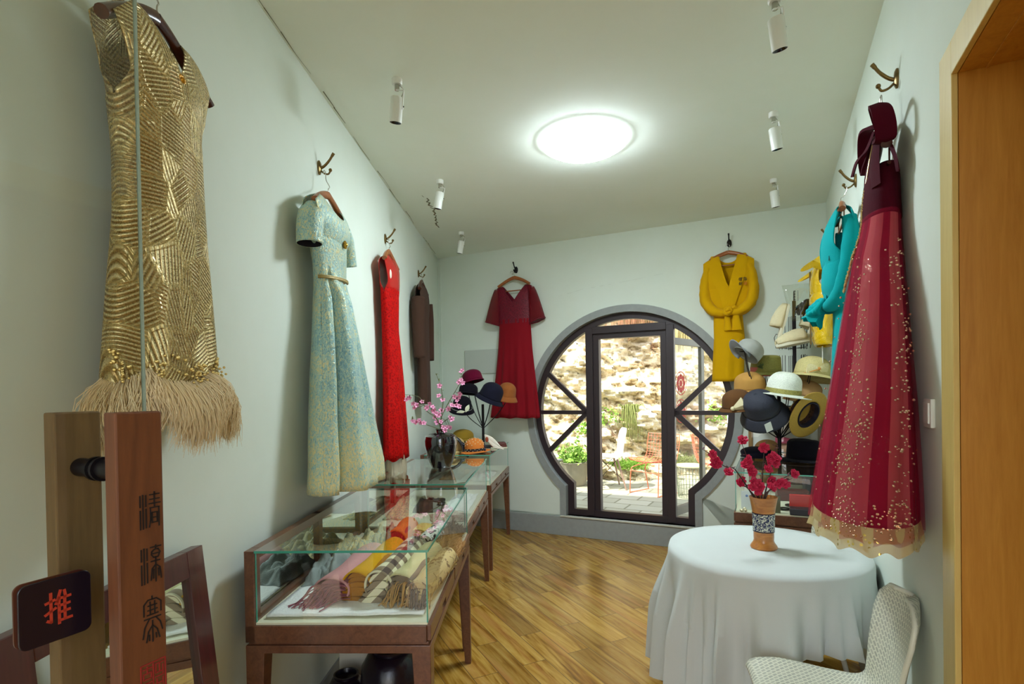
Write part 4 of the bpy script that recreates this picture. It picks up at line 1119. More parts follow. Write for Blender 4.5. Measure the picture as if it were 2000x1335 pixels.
# ------------------------------------------------------------------ display cases
def case(M, label, L_=1.2, D=0.64, ztop=1.0, zd=0.745, end_near=True, mirror=True, group=None):
    """x along the wall, y into the wall; occupies x 0..L, y -D..0"""
    t = thing('display_case', label, 'display case', M, group)
    # legs taper on their inner faces
    for lx, sx in ((0, 1), (L_, -1)):
        for ly, sy in ((-D, 1), (0, -1)):
            bm = bmesh.new(); rings = []
            for z, s in ((0, 0.034), (0.645, 0.066)):
                xs = sorted((lx, lx + sx * s)); ys = sorted((ly, ly + sy * s))
                rings.append([Vector((xs[0], ys[0], z)), Vector((xs[1], ys[0], z)), Vector((xs[1], ys[1], z)), Vector((xs[0], ys[1], z))])
            loft(bm, rings, True, True, True); obj('leg', bm, M_CASEWOOD, t, smooth=False, bevel=0.002)
    bm = bmesh.new(); box(bm, 0, L_, -D, 0, 0.640, 0.668); obj('lower_rail', bm, M_CASEWOOD, t, smooth=False, bevel=0.002)
    bm = bmesh.new(); box(bm, 0.008, L_ - 0.008, -D + 0.008, -0.008, 0.668, 0.678); box(bm, 0, L_, -D + 0.014, 0, 0.678, zd - 0.008); obj('upper_rail', bm, M_CASEWOOD, t, smooth=False, bevel=0.0015)
    # drawers along the long side, each finger notch backed by black as painted shade
    for k in range(2):
        a, b = 0.012 + k * (L_ / 2), L_ / 2 - 0.006 + k * (L_ / 2)
        mid = (a + b) / 2
        bm = bmesh.new(); box(bm, a, mid - 0.045, -D, -D + 0.014, 0.680, zd - 0.010); box(bm, mid + 0.045, b, -D, -D + 0.014, 0.680, zd - 0.010); box(bm, mid - 0.045, mid + 0.045, -D, -D + 0.014, 0.705, zd - 0.010)
        dr = obj('drawer', bm, M_CASEWOOD, t, smooth=False, bevel=0.001)
        bm = bmesh.new(); box(bm, mid - 0.045, mid + 0.045, -D + 0.010, -D + 0.014, 0.680, 0.705); obj('notch_shade', bm, M_BLACK, dr, smooth=False)
    bm = bmesh.new(); box(bm, 0.01, L_ - 0.01, -D + 0.012, -0.03, zd - 0.008, zd); obj('display_deck', bm, M_CREAM, t, smooth=False)
    # wooden back: frame with two mirrored sliding panels
    bm = bmesh.new()
    for a, b in ((0, 0.045), (L_ / 2 - 0.022, L_ / 2 + 0.022), (L_ - 0.045, L_)): box(bm, a, b, -0.034, 0, 0.678, ztop)
    box(bm, 0.045, L_ - 0.045, -0.034, 0, ztop - 0.035, ztop); box(bm, 0.045, L_ - 0.045, -0.034, 0, 0.678, zd + 0.02)
    obj('back_frame', bm, M_CASEWOOD, t, smooth=False, bevel=0.0015)
    for a, b in ((0.045, L_ / 2 - 0.022), (L_ / 2 + 0.022, L_ - 0.045)):
        bm = bmesh.new(); box(bm, a, b, -0.02, -0.012, zd + 0.02, ztop - 0.035); obj('mirrored_panel', bm, M_MIRROR if mirror else M_CREAM, t, smooth=False)
    # glass: two ends, front, top; polished green edges as strips
    g0, g1 = zd - 0.002, ztop - 0.008
    def gl(nm, x0, x1, y0, y1, z0, z1, edges, mat=M_GLASS):
        bm = bmesh.new(); box(bm, x0, x1, y0, y1, z0, z1); o = obj(nm, bm, mat, t, smooth=False)
        bm = bmesh.new()
        for e in edges: box(bm, *e)
        obj('polished_edge', bm, M_GLASSEDGE, o, smooth=False)
    e = 0.0035
    gl('end_glass', 0.012, 0.018, -D + 0.012, -0.034, g0, g1, [(0.010, 0.020, -D + 0.010, -D + 0.010 + e, g0, g1), (0.0115, 0.0185, -0.036, -0.034, g0, g1)])
    gl('end_glass', L_ - 0.018, L_ - 0.012, -D + 0.012, -0.034, g0, g1, [(L_ - 0.020, L_ - 0.010, -D + 0.010, -D + 0.010 + e, g0, g1)])
    gl('front_glass', 0.018, L_ - 0.018, -D + 0.012, -D + 0.018, g0, g1, [])
    gl('top_glass', 0.006, L_ - 0.006, -D + 0.006, -0.034, ztop - 0.008, ztop,
       [(0.004, 0.006, -D + 0.004, -0.034, ztop - 0.008, ztop), (L_ - 0.006, L_ - 0.004, -D + 0.004, -0.034, ztop - 0.008, ztop),
        (0.006, L_ - 0.006, -D + 0.004, -D + 0.006, ztop - 0.008, ztop)], M_GLASSTOP)
    return t
def rotx(ang_from_y):   # direction that leans right of +y by the given angle
    return Vector((math.sin(ang_from_y), math.cos(ang_from_y), 0))
MC1 = frame(Vector((-0.952, 1.885, 0)), rotx(AL)); MC2 = frame(Vector((-0.918, 3.235, 0)), rotx(0.062)); MC3 = frame(Vector((-0.812, 4.705, 0)), rotx(0.125))
MCR = frame(RC + RT * 0.43 + RN * 0.03, RT)
case(MC1, 'nearest glass topped display case along the left wall, full of scarves', 1.22, 0.655)
case(MC2, 'glass topped walnut display case carrying the black vase of pink blossom', 1.21, 0.635)
case(MC3, 'glass topped walnut display case carrying the stand of felt hats in the far left corner', 1.20, 0.625)
case(MCR, 'glass topped walnut display case with jewellery boxes below the stand of straw hats', 1.20, 0.635)

# ------------------------------------------------------------------ scarves and cloths inside the cases
ZD = 0.747
def ribbon(bm, cx_line, wd, th, M, n=6, sag=None):
    """soft slab following points; rounded section"""
    pts = smooth_path(cx_line, n); rings = []
    for i, p in enumerate(pts):
        t = (pts[min(i + 1, len(pts) - 1)] - pts[max(i - 1, 0)]).normalized(); s = Vector((t.y, -t.x, 0)); s = s.normalized() if s.length > 1e-5 else Vector((1, 0, 0))
        w_ = wd(i / (len(pts) - 1)) if callable(wd) else wd; h_ = th(i / (len(pts) - 1)) if callable(th) else th
        ring = []
        for k in range(18):
            a = 2 * pi * k / 18; ca, sa = math.cos(a), math.sin(a)
            q = p + s * (w_ * math.copysign(abs(ca) ** 0.85, ca)) + Vector((0, 0, h_ * math.copysign(abs(sa) ** 0.75, sa) + h_))
            ring.append(M @ q)
        rings.append(ring)
    return loft(bm, rings, True, True, True), pts
def folded_scarf(nm, label, cat, p0, p1, w_, h_, mat, mat2=None, fringe=None, layers=5, z=ZD, seed=0, grp=None, side_=1.0):
    """a stack of soft folds from p0 (near end, shows the fold edges) to p1"""
    p0 = Vector((*p0, z)); p1 = Vector((*p1, z)); d = (p1 - p0); Ln = d.length; X = d.normalized()
    M = frame(p0, X); t = thing(nm, label, cat, M, grp); rng = random.Random(seed)
    bm = bmesh.new()
    for k in range(layers):
        ysh = -w_ * 0.50 * (1 - (k + .5) / layers) ** 1.3 * side_
        zz0 = h_ * k / layers; th = h_ / layers * 0.50
        off = rng.uniform(-0.006, 0.006) - 0.012 * (layers - k) / layers; ww = w_ * (1.04 - 0.26 * (k / layers) ** 2.2) * 0.5
        pts = [Vector((off, -ysh, zz0)), Vector((Ln * 0.3, -ysh * .6, zz0 + 0.002)), Vector((Ln * 0.7, -ysh * .3, zz0)), Vector((Ln, 0, zz0 * 0.8))]
        ribbon(bm, pts, ww, lambda t_: th * (1 - 0.3 * max(0, t_ - 0.85) / 0.15), Matrix.Identity(4))
    for v in bm.verts:
        nz = noise.noise_vector(Vector((v.co.x * 9, v.co.y * 9, v.co.z * 9 + seed))); v.co += Vector((nz.x, nz.y, nz.z)) * 0.006
        # round shoulders of the stack
        v.co.z *= 1 - 0.28 * (abs(v.co.y) / (w_ * 0.55)) ** 3 if abs(v.co.y) < w_ * 0.56 else 0.72
        if v.co.z < 0.0005: v.co.z = 0.0005
    obj('folds', bm, mat, t, angle=70)
    if mat2:
        bm = bmesh.new()
        # the last fold wraps the top and shoulders of the stack and rounds over at the far end
        rings = []
        for i in range(15):
            t_ = i / 14; x = -0.010 + (Ln + 0.022) * t_; k_ = math.sqrt(max(0.02, 1 - max(0, (t_ - 0.86) / 0.14) ** 2)); sl = -0.10 * w_ * (1 - t_)
            ring = []
            for q in range(22):
                a = pi * (-0.12 + 1.24 * q / 21); yy = 0.535 * w_ * math.cos(a) - sl; zz = h_ * (0.50 + 0.56 * math.sin(a)) * (0.55 + 0.45 * k_)
                ring.append(Vector((x, yy + 0.004 * math.sin(9 * t_ + q * .3), zz + 0.003 * math.sin(7 * t_ + 2 * math.cos(a)))))
            rings.append(ring)
        loft(bm, rings, False)
        end = rings[-1]; mid = Vector((end[0].x, sum(p.y for p in end) / len(end), h_ * 0.3))
        loft(bm, [end, [p.lerp(mid, 0.5) for p in end], [p.lerp(mid, 0.98) for p in end]], False); obj('outer_fold', bm, mat2, t, angle=70, solid=0.006)
    if fringe:
        bm = bmesh.new()
        for k in range(fringe[1]):
            y0 = rng.uniform(-w_ * 0.5, w_ * 0.5); z0 = h_ * rng.uniform(0.1, 0.75); l_ = rng.uniform(0.6, 1) * fringe[2]
            a = rng.uniform(-0.5, 0.5) + fringe[3]
            pts = smooth_path([(0, y0, z0), (-l_ * 0.4 * math.cos(a), y0 + l_ * 0.4 * math.sin(a), z0 * 0.95 + 0.004), (-l_ * 0.75 * math.cos(a), y0 + l_ * 0.7 * math.sin(a), z0 * 0.4 + 0.003), (-l_ * math.cos(a * 0.8), y0 + l_ * math.sin(a), 0.004)], 4)
            tube(bm, pts, 0.0022, 5)
        obj('fringe', bm, fringe[0], t)['label'] = 'twisted fringe'
    return t
def crumple(nm, label, cat, c, sx, sy, h_, mat, rz=0.0, seed=0, z=ZD, freq=9, fur=0, grp=None, roll=0.0):
    """a rumpled heap of cloth: grid draped over noise ridges"""
    M = place(c[0], c[1], z, rz); bm = bmesh.new(); N_ = 40; grid = []
    for j in range(N_ + 1):
        row = []
        for i in range(N_ + 1):
            u, v = i / N_ * 2 - 1, j / N_ * 2 - 1
            rr = max(abs(u), abs(v)); fall = (1 - rr ** 3)
            k = 0.55 + 0.45 * noise.noise(Vector((u * freq * .35 + seed, v * freq * .18, seed))) + 0.35 * abs(noise.noise(Vector((u * freq * .6, v * freq * .25 + seed, 2.0))))
            ridge = 0.18 * math.sin(u * freq + 2.5 * noise.noise(Vector((u, v * 2, seed + 5.0))))
            edge = 1 + 0.12 * noise.noise(Vector((u * 2, v * 2, seed + 9.0)))
            row.append(Vector((u * sx / 2 * edge, v * sy / 2 * edge, max(0.002, h_ * fall * (k + ridge)))))
        grid.append(row)
    loft(bm, grid, False)
    o = obj(nm, bm, mat, None, M=None, angle=80, solid=0.004); o.matrix_world = M; tag(o, label, cat, grp)
    if fur:
        rng = random.Random(seed); b2 = bmesh.new(); vs = [v.co.copy() for v in o.data.vertices]
        for _ in range(fur):
            p = rng.choice(vs) + Vector((rng.uniform(-.01, .01), rng.uniform(-.01, .01), 0)); a = rng.uniform(0, 6.28); l_ = rng.uniform(0.012, 0.03)
            tube(b2, [p, p + Vector((math.cos(a) * l_ * .6, math.sin(a) * l_ * .6, l_ * .6)), p + Vector((math.cos(a) * l_, math.sin(a) * l_, l_ * .4))], [0.0012, 0.001, 0.0003], 3, cap=False)
        obj('pile', b2, mat, o, smooth=False)
    return o
M_SPINK = fabric('dusty_pink_wool', (206, 150, 150), 0.9); M_SPINKD = fabric('dusky_rose_wool', (150, 92, 102), 0.9)
M_SMUST = fabric('mustard_cashmere', (214, 160, 10), 0.85); M_SMUSTD = fabric('ochre_cashmere', (170, 112, 22), 0.9)
def check_mat():
    m = NT('brown_cream_check'); v = m.obj(scale=(11, 13, 13)); s_ = m.n('ShaderNodeSeparateXYZ'); m.link(v, s_.inputs[0])
    a = m.math('GREATER_THAN', m.math('FRACT', s_.outputs[0]), 0.5); b2 = m.math('GREATER_THAN', m.math('FRACT', m.math('ADD', s_.outputs[1], s_.outputs[2])), 0.5)
    f = m.math('MULTIPLY', m.math('ADD', a, b2), 0.5)
    m.P(Base_Color=m.ramp(f, [(0.0, srgb(74, 52, 44)), (0.5, srgb(140, 122, 96)), (1.0, srgb(226, 220, 184))]), Roughness=0.9)
    m.t.nodes[-1]
    return m.m
M_CHECK = check_mat()
M_KHAKI = fabric('khaki_cream_wool', (200, 192, 140), 0.9); M_TAUPE = fabric('taupe_wool', (122, 106, 84), 0.9)
M_GREYF = fabric('soft_grey_wool', (150, 160, 156), 0.95, 200, 0.3); M_WHITEF = fabric('white_felt', (244, 246, 242), 0.95, 120, 0.5, var=0.04)
def leafy(name, base, mark, sc_=22, thr=0.55, w2=0.35):
    m = NT(name); v = m.obj(scale=(1, 1 / w2 * 0.5, 1)); n1 = m.noise(v, sc_, 2, 0.5, dist=1.8)
    f = m.ramp(n1, [(thr - 0.02, srgb(*base)), (thr + 0.02, srgb(*mark))]); m.P(Base_Color=f, Roughness=0.85); m.bump(m.noise(m.obj(), 180, 3), 0.3, 0.003)
    return m.m
M_LEAFY = leafy('beige_leaf_print', (206, 180, 122), (134, 104, 66), 18, 0.57)
M_PANDA = leafy('white_black_print', (228, 230, 214), (24, 22, 26), 26, 0.55)
M_FLORAL = leafy('small_floral_print', (206, 190, 160), (168, 84, 84), 60, 0.52)
M_ORANGE = fabric('orange_silk', (216, 118, 40), 0.6); M_LORANGE = leafy('yellow_orange_print', (232, 200, 110), (222, 128, 60), 40, 0.6)
M_FURB = fabric('brown_fur', (140, 100, 50), 0.95, 90, 0.6, var=0.4, big=30); M_FURC = fabric('fawn_fur', (192, 150, 96), 0.95, 90, 0.6, var=0.3, big=30)
M_TWEED = leafy('grey_gold_tweed', (110, 134, 140), (190, 180, 120), 120, 0.5); M_BLONDE = leafy('cream_grey_plaid', (206, 200, 150), (150, 156, 140), 30, 0.52)
M_BLACKC = fabric('black_cloth', (26, 24, 28), 0.9); M_ROSEY = fabric('rose_fringe_wool', (160, 66, 60), 0.9, var=0.2)
# case 1
bm = bmesh.new(); grid = []
for j in range(41):
    row = []
    for i in range(31):
        x, y = i / 30, j / 40
        row.append(Vector((-0.895 + 0.565 * x + 0.05 * y * 0.6, 1.925 + 0.62 * y + 0.012 * noise.noise(Vector((x * 4, y * 4, 1))), ZD + 0.004 + 0.006 * abs(noise.noise(Vector((x * 5, y * 5, 3)))) + 0.004)))
    grid.append(row)
loft(bm, grid, False); o = obj('felt_cloth', bm, M_WHITEF, None, solid=0.008); tag(o, 'white felt cloth spread on the floor of the nearest display case', 'cloth')
folded_scarf('folded_scarf', 'dusty pink folded scarf with a long rose fringe, in the nearest display case', 'scarf', (-0.685, 2.045), (-0.655, 2.55), 0.12, 0.085, M_SPINKD, M_SPINK, (M_SPINKD, 46, 0.12, 0.9), 6, seed=1, z=ZD + 0.012)
folded_scarf('folded_scarf', 'mustard yellow folded scarf between the pink and the checked one', 'scarf', (-0.592, 2.05), (-0.560, 2.57), 0.10, 0.105, M_SMUSTD, M_SMUST, None, 6, seed=2, z=ZD + 0.012)
folded_scarf('folded_scarf', 'brown and cream checked scarf rolled beside the mustard one', 'scarf', (-0.506, 2.03), (-0.468, 2.56), 0.092, 0.11, M_CHECK, M_CHECK, None, 4, seed=3, z=ZD + 0.012)
folded_scarf('folded_scarf', 'khaki cream folded scarf with a tan fringe, right of the checked one', 'scarf', (-0.425, 2.03), (-0.375, 2.50), 0.098, 0.10, M_TAUPE, M_KHAKI, (plain('tan_yarn', (190, 150, 90), 0.9), 34, 0.075, 0.2), 5, seed=4, z=ZD + 0.012)
folded_scarf('folded_scarf', 'beige leaf printed scarf against the front glass of the nearest display case', 'scarf', (-0.350, 1.99), (-0.300, 2.46), 0.078, 0.085, M_LEAFY, M_LEAFY, (M_TAUPE, 26, 0.05, 0.1), 4, seed=5, z=ZD + 0.010)
bm = bmesh.new(); rng = random.Random(3)
for k in range(60):
    y0 = rng.uniform(-0.6, 0.6); pts = smooth_path([(-0.545 + 0.03 * y0, 2.0, ZD + 0.03), (-0.55 + 0.06 * y0, 1.97, ZD + 0.02 + rng.uniform(0, .02)), (-0.60 + rng.uniform(-0.06, 0.08), 1.955 + rng.uniform(0, 0.03), ZD + 0.016)], 4)
    tube(bm, pts, 0.003, 4)
bm.free()
crumple('grey_shawl', 'soft grey shawl bunched behind the pink scarf', 'shawl', (-0.800, 2.36), 0.20, 0.30, 0.10, M_GREYF, 0.15, 3, z=ZD + 0.012)
crumple('plaid_shawl', 'cream and grey plaid shawl lying along the mirrored back, beyond the grey shawl', 'shawl', (-0.780, 2.72), 0.24, 0.34, 0.11, M_BLONDE, 0.1, 5)
crumple('tweed_shawl', 'grey and gold tweed shawl in the middle of the nearest display case', 'shawl', (-0.665, 2.80), 0.17, 0.36, 0.12, M_TWEED, 0.15, 7)
folded_scarf('folded_scarf', 'rose red fringed scarf behind the tweed shawl', 'scarf', (-0.590, 2.72), (-0.585, 3.04), 0.09, 0.10, M_ROSEY, M_ORANGE, (M_ROSEY, 30, 0.09, -0.2), 5, seed=8)
folded_scarf('folded_scarf', 'yellow and orange printed scarf at the far end of the nearest display case', 'scarf', (-0.515, 2.86), (-0.500, 3.06), 0.10, 0.07, M_LORANGE, None, None, 4, seed=9)
folded_scarf('folded_scarf', 'white scarf with black swirls rolled near the front glass', 'scarf', (-0.450, 2.70), (-0.395, 3.06), 0.085, 0.085, M_PANDA, None, None, 3, seed=10)
crumple('fur_collar', 'brown and fawn fur collar pressed against the front glass', 'collar', (-0.325, 2.70), 0.11, 0.26, 0.10, M_FURC, -0.05, 11, fur=900)
crumple('fur_collar', 'dark brown fur collar in the nearest display case beside the fawn one', 'collar', (-0.345, 2.98), 0.11, 0.16, 0.09, M_FURB, -0.05, 12, fur=600)
# case 2: mostly flat squares of silk and a dark tray
crumple('floral_scarf', 'small floral print scarf in the middle display case, nearest corner', 'scarf', (-0.42, 3.42), 0.22, 0.24, 0.045, M_FLORAL, 0.2, 13)
crumple('black_shawl', 'black shawl in the middle display case under the vase', 'shawl', (-0.60, 3.80), 0.22, 0.45, 0.04, M_BLACKC, 0.1, 14)
crumple('cream_scarf', 'cream and white scarf in the middle display case by the front glass', 'scarf', (-0.38, 3.90), 0.18, 0.6, 0.03, M_WHITEF, -0.05, 15)
crumple('plaid_shawl', 'pale plaid shawl along the back of the middle display case', 'shawl', (-0.76, 3.75), 0.16, 0.7, 0.06, M_BLONDE, 0.02, 16)
# case 3
crumple('pastel_scarf', 'pale pastel scarf in the corner display case', 'scarf', (-0.30, 5.05), 0.22, 0.5, 0.05, leafy('pastel_print', (206, 212, 196), (196, 150, 150), 14, 0.57), -0.1, 17)
crumple('tan_scarf', 'tan scarf at the back of the corner display case', 'scarf', (-0.55, 5.2), 0.2, 0.6, 0.06, M_FURC, -0.1, 18)

# right case: jewellery boxes, bangles, cards
def boxy(nm, label, cat, M, sx, sy, sz, mat, mat2=None, open_=False, bev=0.004):
    t = thing(nm, label, cat, M)
    bm = bmesh.new(); box(bm, -sx / 2, sx / 2, -sy / 2, sy / 2, 0, sz if not open_ else sz * 0.35); obj('tray' if open_ else 'body', bm, mat, t, smooth=False, bevel=bev)
    if open_:
        bm = bmesh.new(); box(bm, -sx / 2, sx / 2, sy / 2, sy / 2 + 0.02, 0.005, sz); obj('lid', bm, mat2, t, smooth=False, bevel=bev)
    elif mat2:
        bm = bmesh.new(); box(bm, -sx / 2 - .002, sx / 2 + .002, -sy / 2 - .002, sy / 2 + .002, sz * 0.6, sz + 0.002); obj('lid', bm, mat2, t, smooth=False, bevel=bev)
    return t
M_REDBOX = plain('red_card', (196, 30, 24), 0.5); M_DKBOX = plain('charcoal_card', (42, 38, 44), 0.5); M_BRNBOX = plain('brown_leather', (92, 42, 32), 0.5)
boxy('jewellery_box', 'open jewellery box with bright red lid lining and black tray, in the right display case', 'box', place(1.80, 3.36, ZD, -0.45), 0.13, 0.09, 0.115, M_DKBOX, M_REDBOX, True)
boxy('jewellery_box', 'brown leather jewellery box behind the red one', 'box', place(1.97, 3.80, ZD, -0.3), 0.20, 0.10, 0.07, M_BRNBOX, M_BRNBOX)
boxy('jewellery_box', 'charcoal jewellery box on a clear riser at the back of the right display case', 'box', place(2.27, 4.02, ZD, -0.3), 0.17, 0.11, 0.13, M_DKBOX, M_DKBOX)
boxy('jewellery_box', 'small white box standing on edge in the right display case behind the flower vase', 'box', place(1.64, 3.62, ZD, -0.45), 0.16, 0.08, 0.14, M_WHITE)
for i, (x, y, lb) in enumerate(((1.765, 3.50, 'black beaded bangle lying in front of the brown box'), (1.86, 3.60, 'black bangle tray piece beside the beaded bangle'))):
    bm = bmesh.new(); tube(bm, [(0.032 * math.cos(a), 0.032 * math.sin(a), 0.006) for a in [2 * pi * k / 24 for k in range(25)]], 0.006, 8, cap=False)
    o = obj('bangle', bm, M_BLACK); o.matrix_world = place(x, y, ZD); tag(o, lb, 'bangle')
bm = bmesh.new(); box(bm, -0.04, 0.04, -0.002, 0.002, 0, 0.11); o = obj('display_card', bm, plain('olive_card', (96, 92, 62), 0.7), smooth=False); o.matrix_world = place(1.655, 3.42, ZD, -0.5); tag(o, 'olive green card standing behind the wooden vase in the right display case', 'card')
bm = bmesh.new(); box(bm, -0.05, 0.05, -0.002, 0.002, 0, 0.12); o = obj('display_card', bm, plain('white_card', (226, 230, 232), 0.6), smooth=False); o.matrix_world = place(1.545, 3.52, ZD, -0.4); tag(o, 'white card with blue mark leaning in the right display case', 'card')
bm = bmesh.new(); ball(bm, (-0.015, -0.0035, 0.09), 0.008, sy=0.2); obj('blue_mark', bm, plain('blue_print', (110, 140, 200), 0.6), o)
bm = bmesh.new(); rng = random.Random(4)
for k in range(7): ball(bm, (rng.uniform(-.02, .02), rng.uniform(-.02, .02), 0.01 + 0.01 * rng.random()), 0.010, seg=8)
o = obj('bead_cluster', bm, plain('pale_beads', (206, 196, 160), 0.3, 0.3)); o.matrix_world = place(1.475, 3.455, ZD); tag(o, 'little heap of pale beads in the near corner of the right display case', 'beads')

# framed cabinet in the back right corner
MCB = frame(RC + RT * 0.405 + RN * 0.06, RT)   # x toward camera; cabinet x from -0.36 to 0
cab = thing('corner_cabinet', 'wood framed glass cabinet in the back right corner holding bags and shoes', 'cabinet', MCB)
CW = 0.56
M_OAKF = wood('cabinet_oak', (118, 86, 44), (160, 124, 74), 0.4, 2)
bm = bmesh.new(); box(bm, -0.36, -0.005, -CW, 0, 0, 0.965); obj('cupboard', bm, M_OAKF, cab, smooth=False, bevel=0.003)
bm = bmesh.new()
for a, b in ((-CW, -CW + 0.022), (-0.022, 0)): box(bm, -0.022, 0, a, b, 0.965, 1.36)
box(bm, -0.022, 0, -CW + 0.022, -0.022, 0.965, 0.985); box(bm, -0.022, 0, -CW + 0.022, -0.022, 1.338, 1.36)
for a, b in ((-CW, -CW + 0.022), (-0.022, 0)): box(bm, -0.36, -0.338, a, b, 0.965, 1.36)
box(bm, -0.36, 0, -CW, 0, 1.36, 1.375)
obj('cabinet_frame', bm, M_OAKF, cab, smooth=False, bevel=0.001)
bm = bmesh.new(); box(bm, -0.015, -0.010, -CW + 0.02, -0.02, 0.985, 1.34); obj('cabinet_glass', bm, M_GLASS, cab, smooth=False)
bm = bmesh.new(); box(bm, -0.36, -0.35, -CW + 0.022, -0.022, 0.967, 1.36); box(bm, -0.338, -0.022, -CW + 0.022, -0.022, 0.965, 0.972); obj('white_lining', bm, M_WHITE, cab, smooth=False)
def shoe(bm, M, s=1.0):
    rings = []
    for i in range(11):
        t = i / 10; x = (t - 0.5) * 0.23 * s; w_ = 0.036 * s * math.sin(pi * (0.12 + 0.82 * t)) ** 0.5 * (0.8 + 0.3 * t); h_ = 0.055 * s * (1 - 0.55 * ss(t * 1.3 - .1)) + 0.004
        rings.append([M @ Vector((x, w_ * math.cos(a), h_ * max(0, math.sin(a)) + 0.002)) for a in [2 * pi * k / 14 for k in range(14)]])
    loft(bm, rings, True, True, True)
def cabpt(x, y, z, rz=0): return MCB @ place(x, y, z, rz)
bm = bmesh.new(); ball(bm, (0, 0, 0.055), 0.06, sx=0.9, sy=1.35, sz=0.9, seg=16); o = obj('gold_clutch', bm, lace_mat('gold_leather', (150, 128, 60), (226, 206, 130), 40, 0.35, metal=0.5)); o.matrix_world = cabpt(-0.13, -0.12, 0.985); tag(o, 'crumpled gold evening bag in the right end of the corner cabinet', 'bag')
bm = bmesh.new(); shoe(bm, Matrix.Identity(4)); o = obj('slipper', bm, plain('rose_sequins', (176, 70, 90), 0.4, 0.2, bump=0.5, bscale=200)); o.matrix_world = cabpt(-0.2, -0.24, 1.06, 1.7); tag(o, 'rose pink embroidered slipper beside the gold evening bag', 'slipper')
bm = bmesh.new(); ball(bm, (0, 0, 0.06), 0.055, sx=0.8, sy=1.6, sz=1.0, seg=16); o = obj('blush_bag', bm, fabric('blush_cloth', (216, 168, 140), 0.8)); o.matrix_world = cabpt(-0.22, -0.25, 0.972); tag(o, 'blush pink pouch under the rose slipper in the corner cabinet', 'bag')

# ------------------------------------------------------------------ hats
def hat(nm, label, loc, rot, mat, crown_r=0.088, crown_h=0.11, brim=0.15, droop=0.02, top_round=1.0, band=None, band_h=0.025, dent=0.0, curl=0.0, flare=1.05, asym=0.0, ov=0.12, grp=None):
    M = Matrix.Translation(loc) @ Euler(rot, 'XYZ').to_matrix().to_4x4()
    t = thing(nm, label, 'hat', M, grp)
    prof = []
    nt_ = 9
    for i in range(nt_ + 1):
        a = pi / 2 * i / nt_
        r = crown_r * (math.sin(a) ** (1 / max(0.6, top_round)) if i else 0.0); z = crown_h * (1 - 0.55 * (1 - math.cos(a))) if top_round < 2 else crown_h * (1 - 0.18 * (1 - math.cos(a)))
        prof.append((max(r, 0.001), z))
    zlast = prof[-1][1]
    for i in range(1, 5): prof.append((crown_r * (1 + (flare - 1) * i / 4), zlast * (1 - i / 4)))
    r0 = crown_r * flare; nb = 7; k_crown = len(prof)
    for i in range(1, nb + 1):
        t_ = i / nb; prof.append((r0 + (brim - r0) * t_, -droop * t_ ** 1.3 + curl * t_ ** 3))
    def fn(p, a, i):
        if dent and i < 9:
            q = p.copy(); c_ = math.cos(a); s_ = math.sin(a); rr = math.hypot(p.x, p.y) / crown_r
            q.z -= dent * math.exp(-(q.y / (crown_r * 0.35)) ** 2) * (1 - rr * .4)
            if q.x < 0: q.y *= 1 - 0.22 * (abs(q.x) / crown_r) * (q.z / crown_h)
            return q
        if asym and i >= k_crown:
            q = p.copy(); q.z += asym * math.cos(a) * (i - k_crown + 1) / nb; return q
        return p
    bm = bmesh.new(); lathe(bm, prof[:k_crown], 40, sy=1 + ov, fn=fn); obj('crown', bm, mat, t, solid=0.003, angle=70)
    bm = bmesh.new(); lathe(bm, prof[k_crown - 1:], 40, sy=1 + ov, fn=(lambda p, a, i: fn(p, a, i + k_crown - 1))); obj('brim', bm, mat, t, solid=0.004, angle=70)
    if band:
        bm = bmesh.new(); lathe(bm, [(r0 * 1.012, 0.002), (r0 * 1.018, band_h * 0.5), (crown_r * (1 + (flare - 1) * 0.6) * 1.015, band_h), (crown_r * 0.98, band_h), (r0 * .98, 0.002)], 40, sy=1 + ov); obj('hat_band', bm, band, t, angle=60)
    return t
def hatpart(parent, nm, bm, mat, **kw): return obj(nm, bm, mat, parent, **kw)
def wool(nm, c, **k): return fabric(nm, c, 0.95, 350, 0.2, **k)
straw = lambda nm, c: lace_mat(nm, tuple(int(x * .82) for x in c), c, 260, 0.7, 0.2, 0, 0.35)
M_HBLACK = wool('black_felt', (20, 17, 26)); M_HNAVY = wool('navy_felt', (26, 26, 42)); M_HBURG = wool('burgundy_felt', (96, 10, 42)); M_HTAN = wool('tan_felt', (150, 88, 44))
M_IVORYLEAF = plain('ivory_leaf', (226, 228, 200), 0.6, bump=0.4, bscale=150)
d2r = math.radians

def hat_stand(M, label, arms, hpost):
    t = thing('hat_stand', label, 'hat stand', M)
    bm = bmesh.new(); lathe(bm, [(0.001, 0), (0.11, 0), (0.11, 0.006), (0.02, 0.014), (0.014, 0.03), (0.001, 0.03)], 32); obj('base', bm, M_BLACKIRON, t)
    bm = bmesh.new(); tube(bm, [(0, 0, 0.02), (0, 0, hpost)], 0.013, 12); obj('post', bm, M_BLACKIRON, t)
    for (z0, p, up) in arms:
        p = Vector(p); mid = Vector((p.x * 0.55, p.y * 0.55, z0 + (p.z - z0) * 0.40)); mid2 = Vector((p.x * 0.88, p.y * 0.88, z0 + (p.z - z0) * 0.75))
        bm = bmesh.new(); pts = smooth_path([(0, 0, z0), (p.x * 0.18, p.y * 0.18, z0 + (p.z - z0) * 0.12), mid, mid2, p], 5)
        off = Vector((-p.y, p.x, 0)).normalized() * 0.009
        tube(bm, [q + off for q in pts], 0.0032, 6); tube(bm, [q - off for q in pts], 0.0032, 6)
        tube(bm, [p + Vector((0.035 * math.cos(a), 0.035 * math.sin(a), up)) for a in [2 * pi * k / 16 for k in range(17)]], 0.003, 6, cap=False)
        obj('arm', bm, M_BLACKIRON, t)
    return t
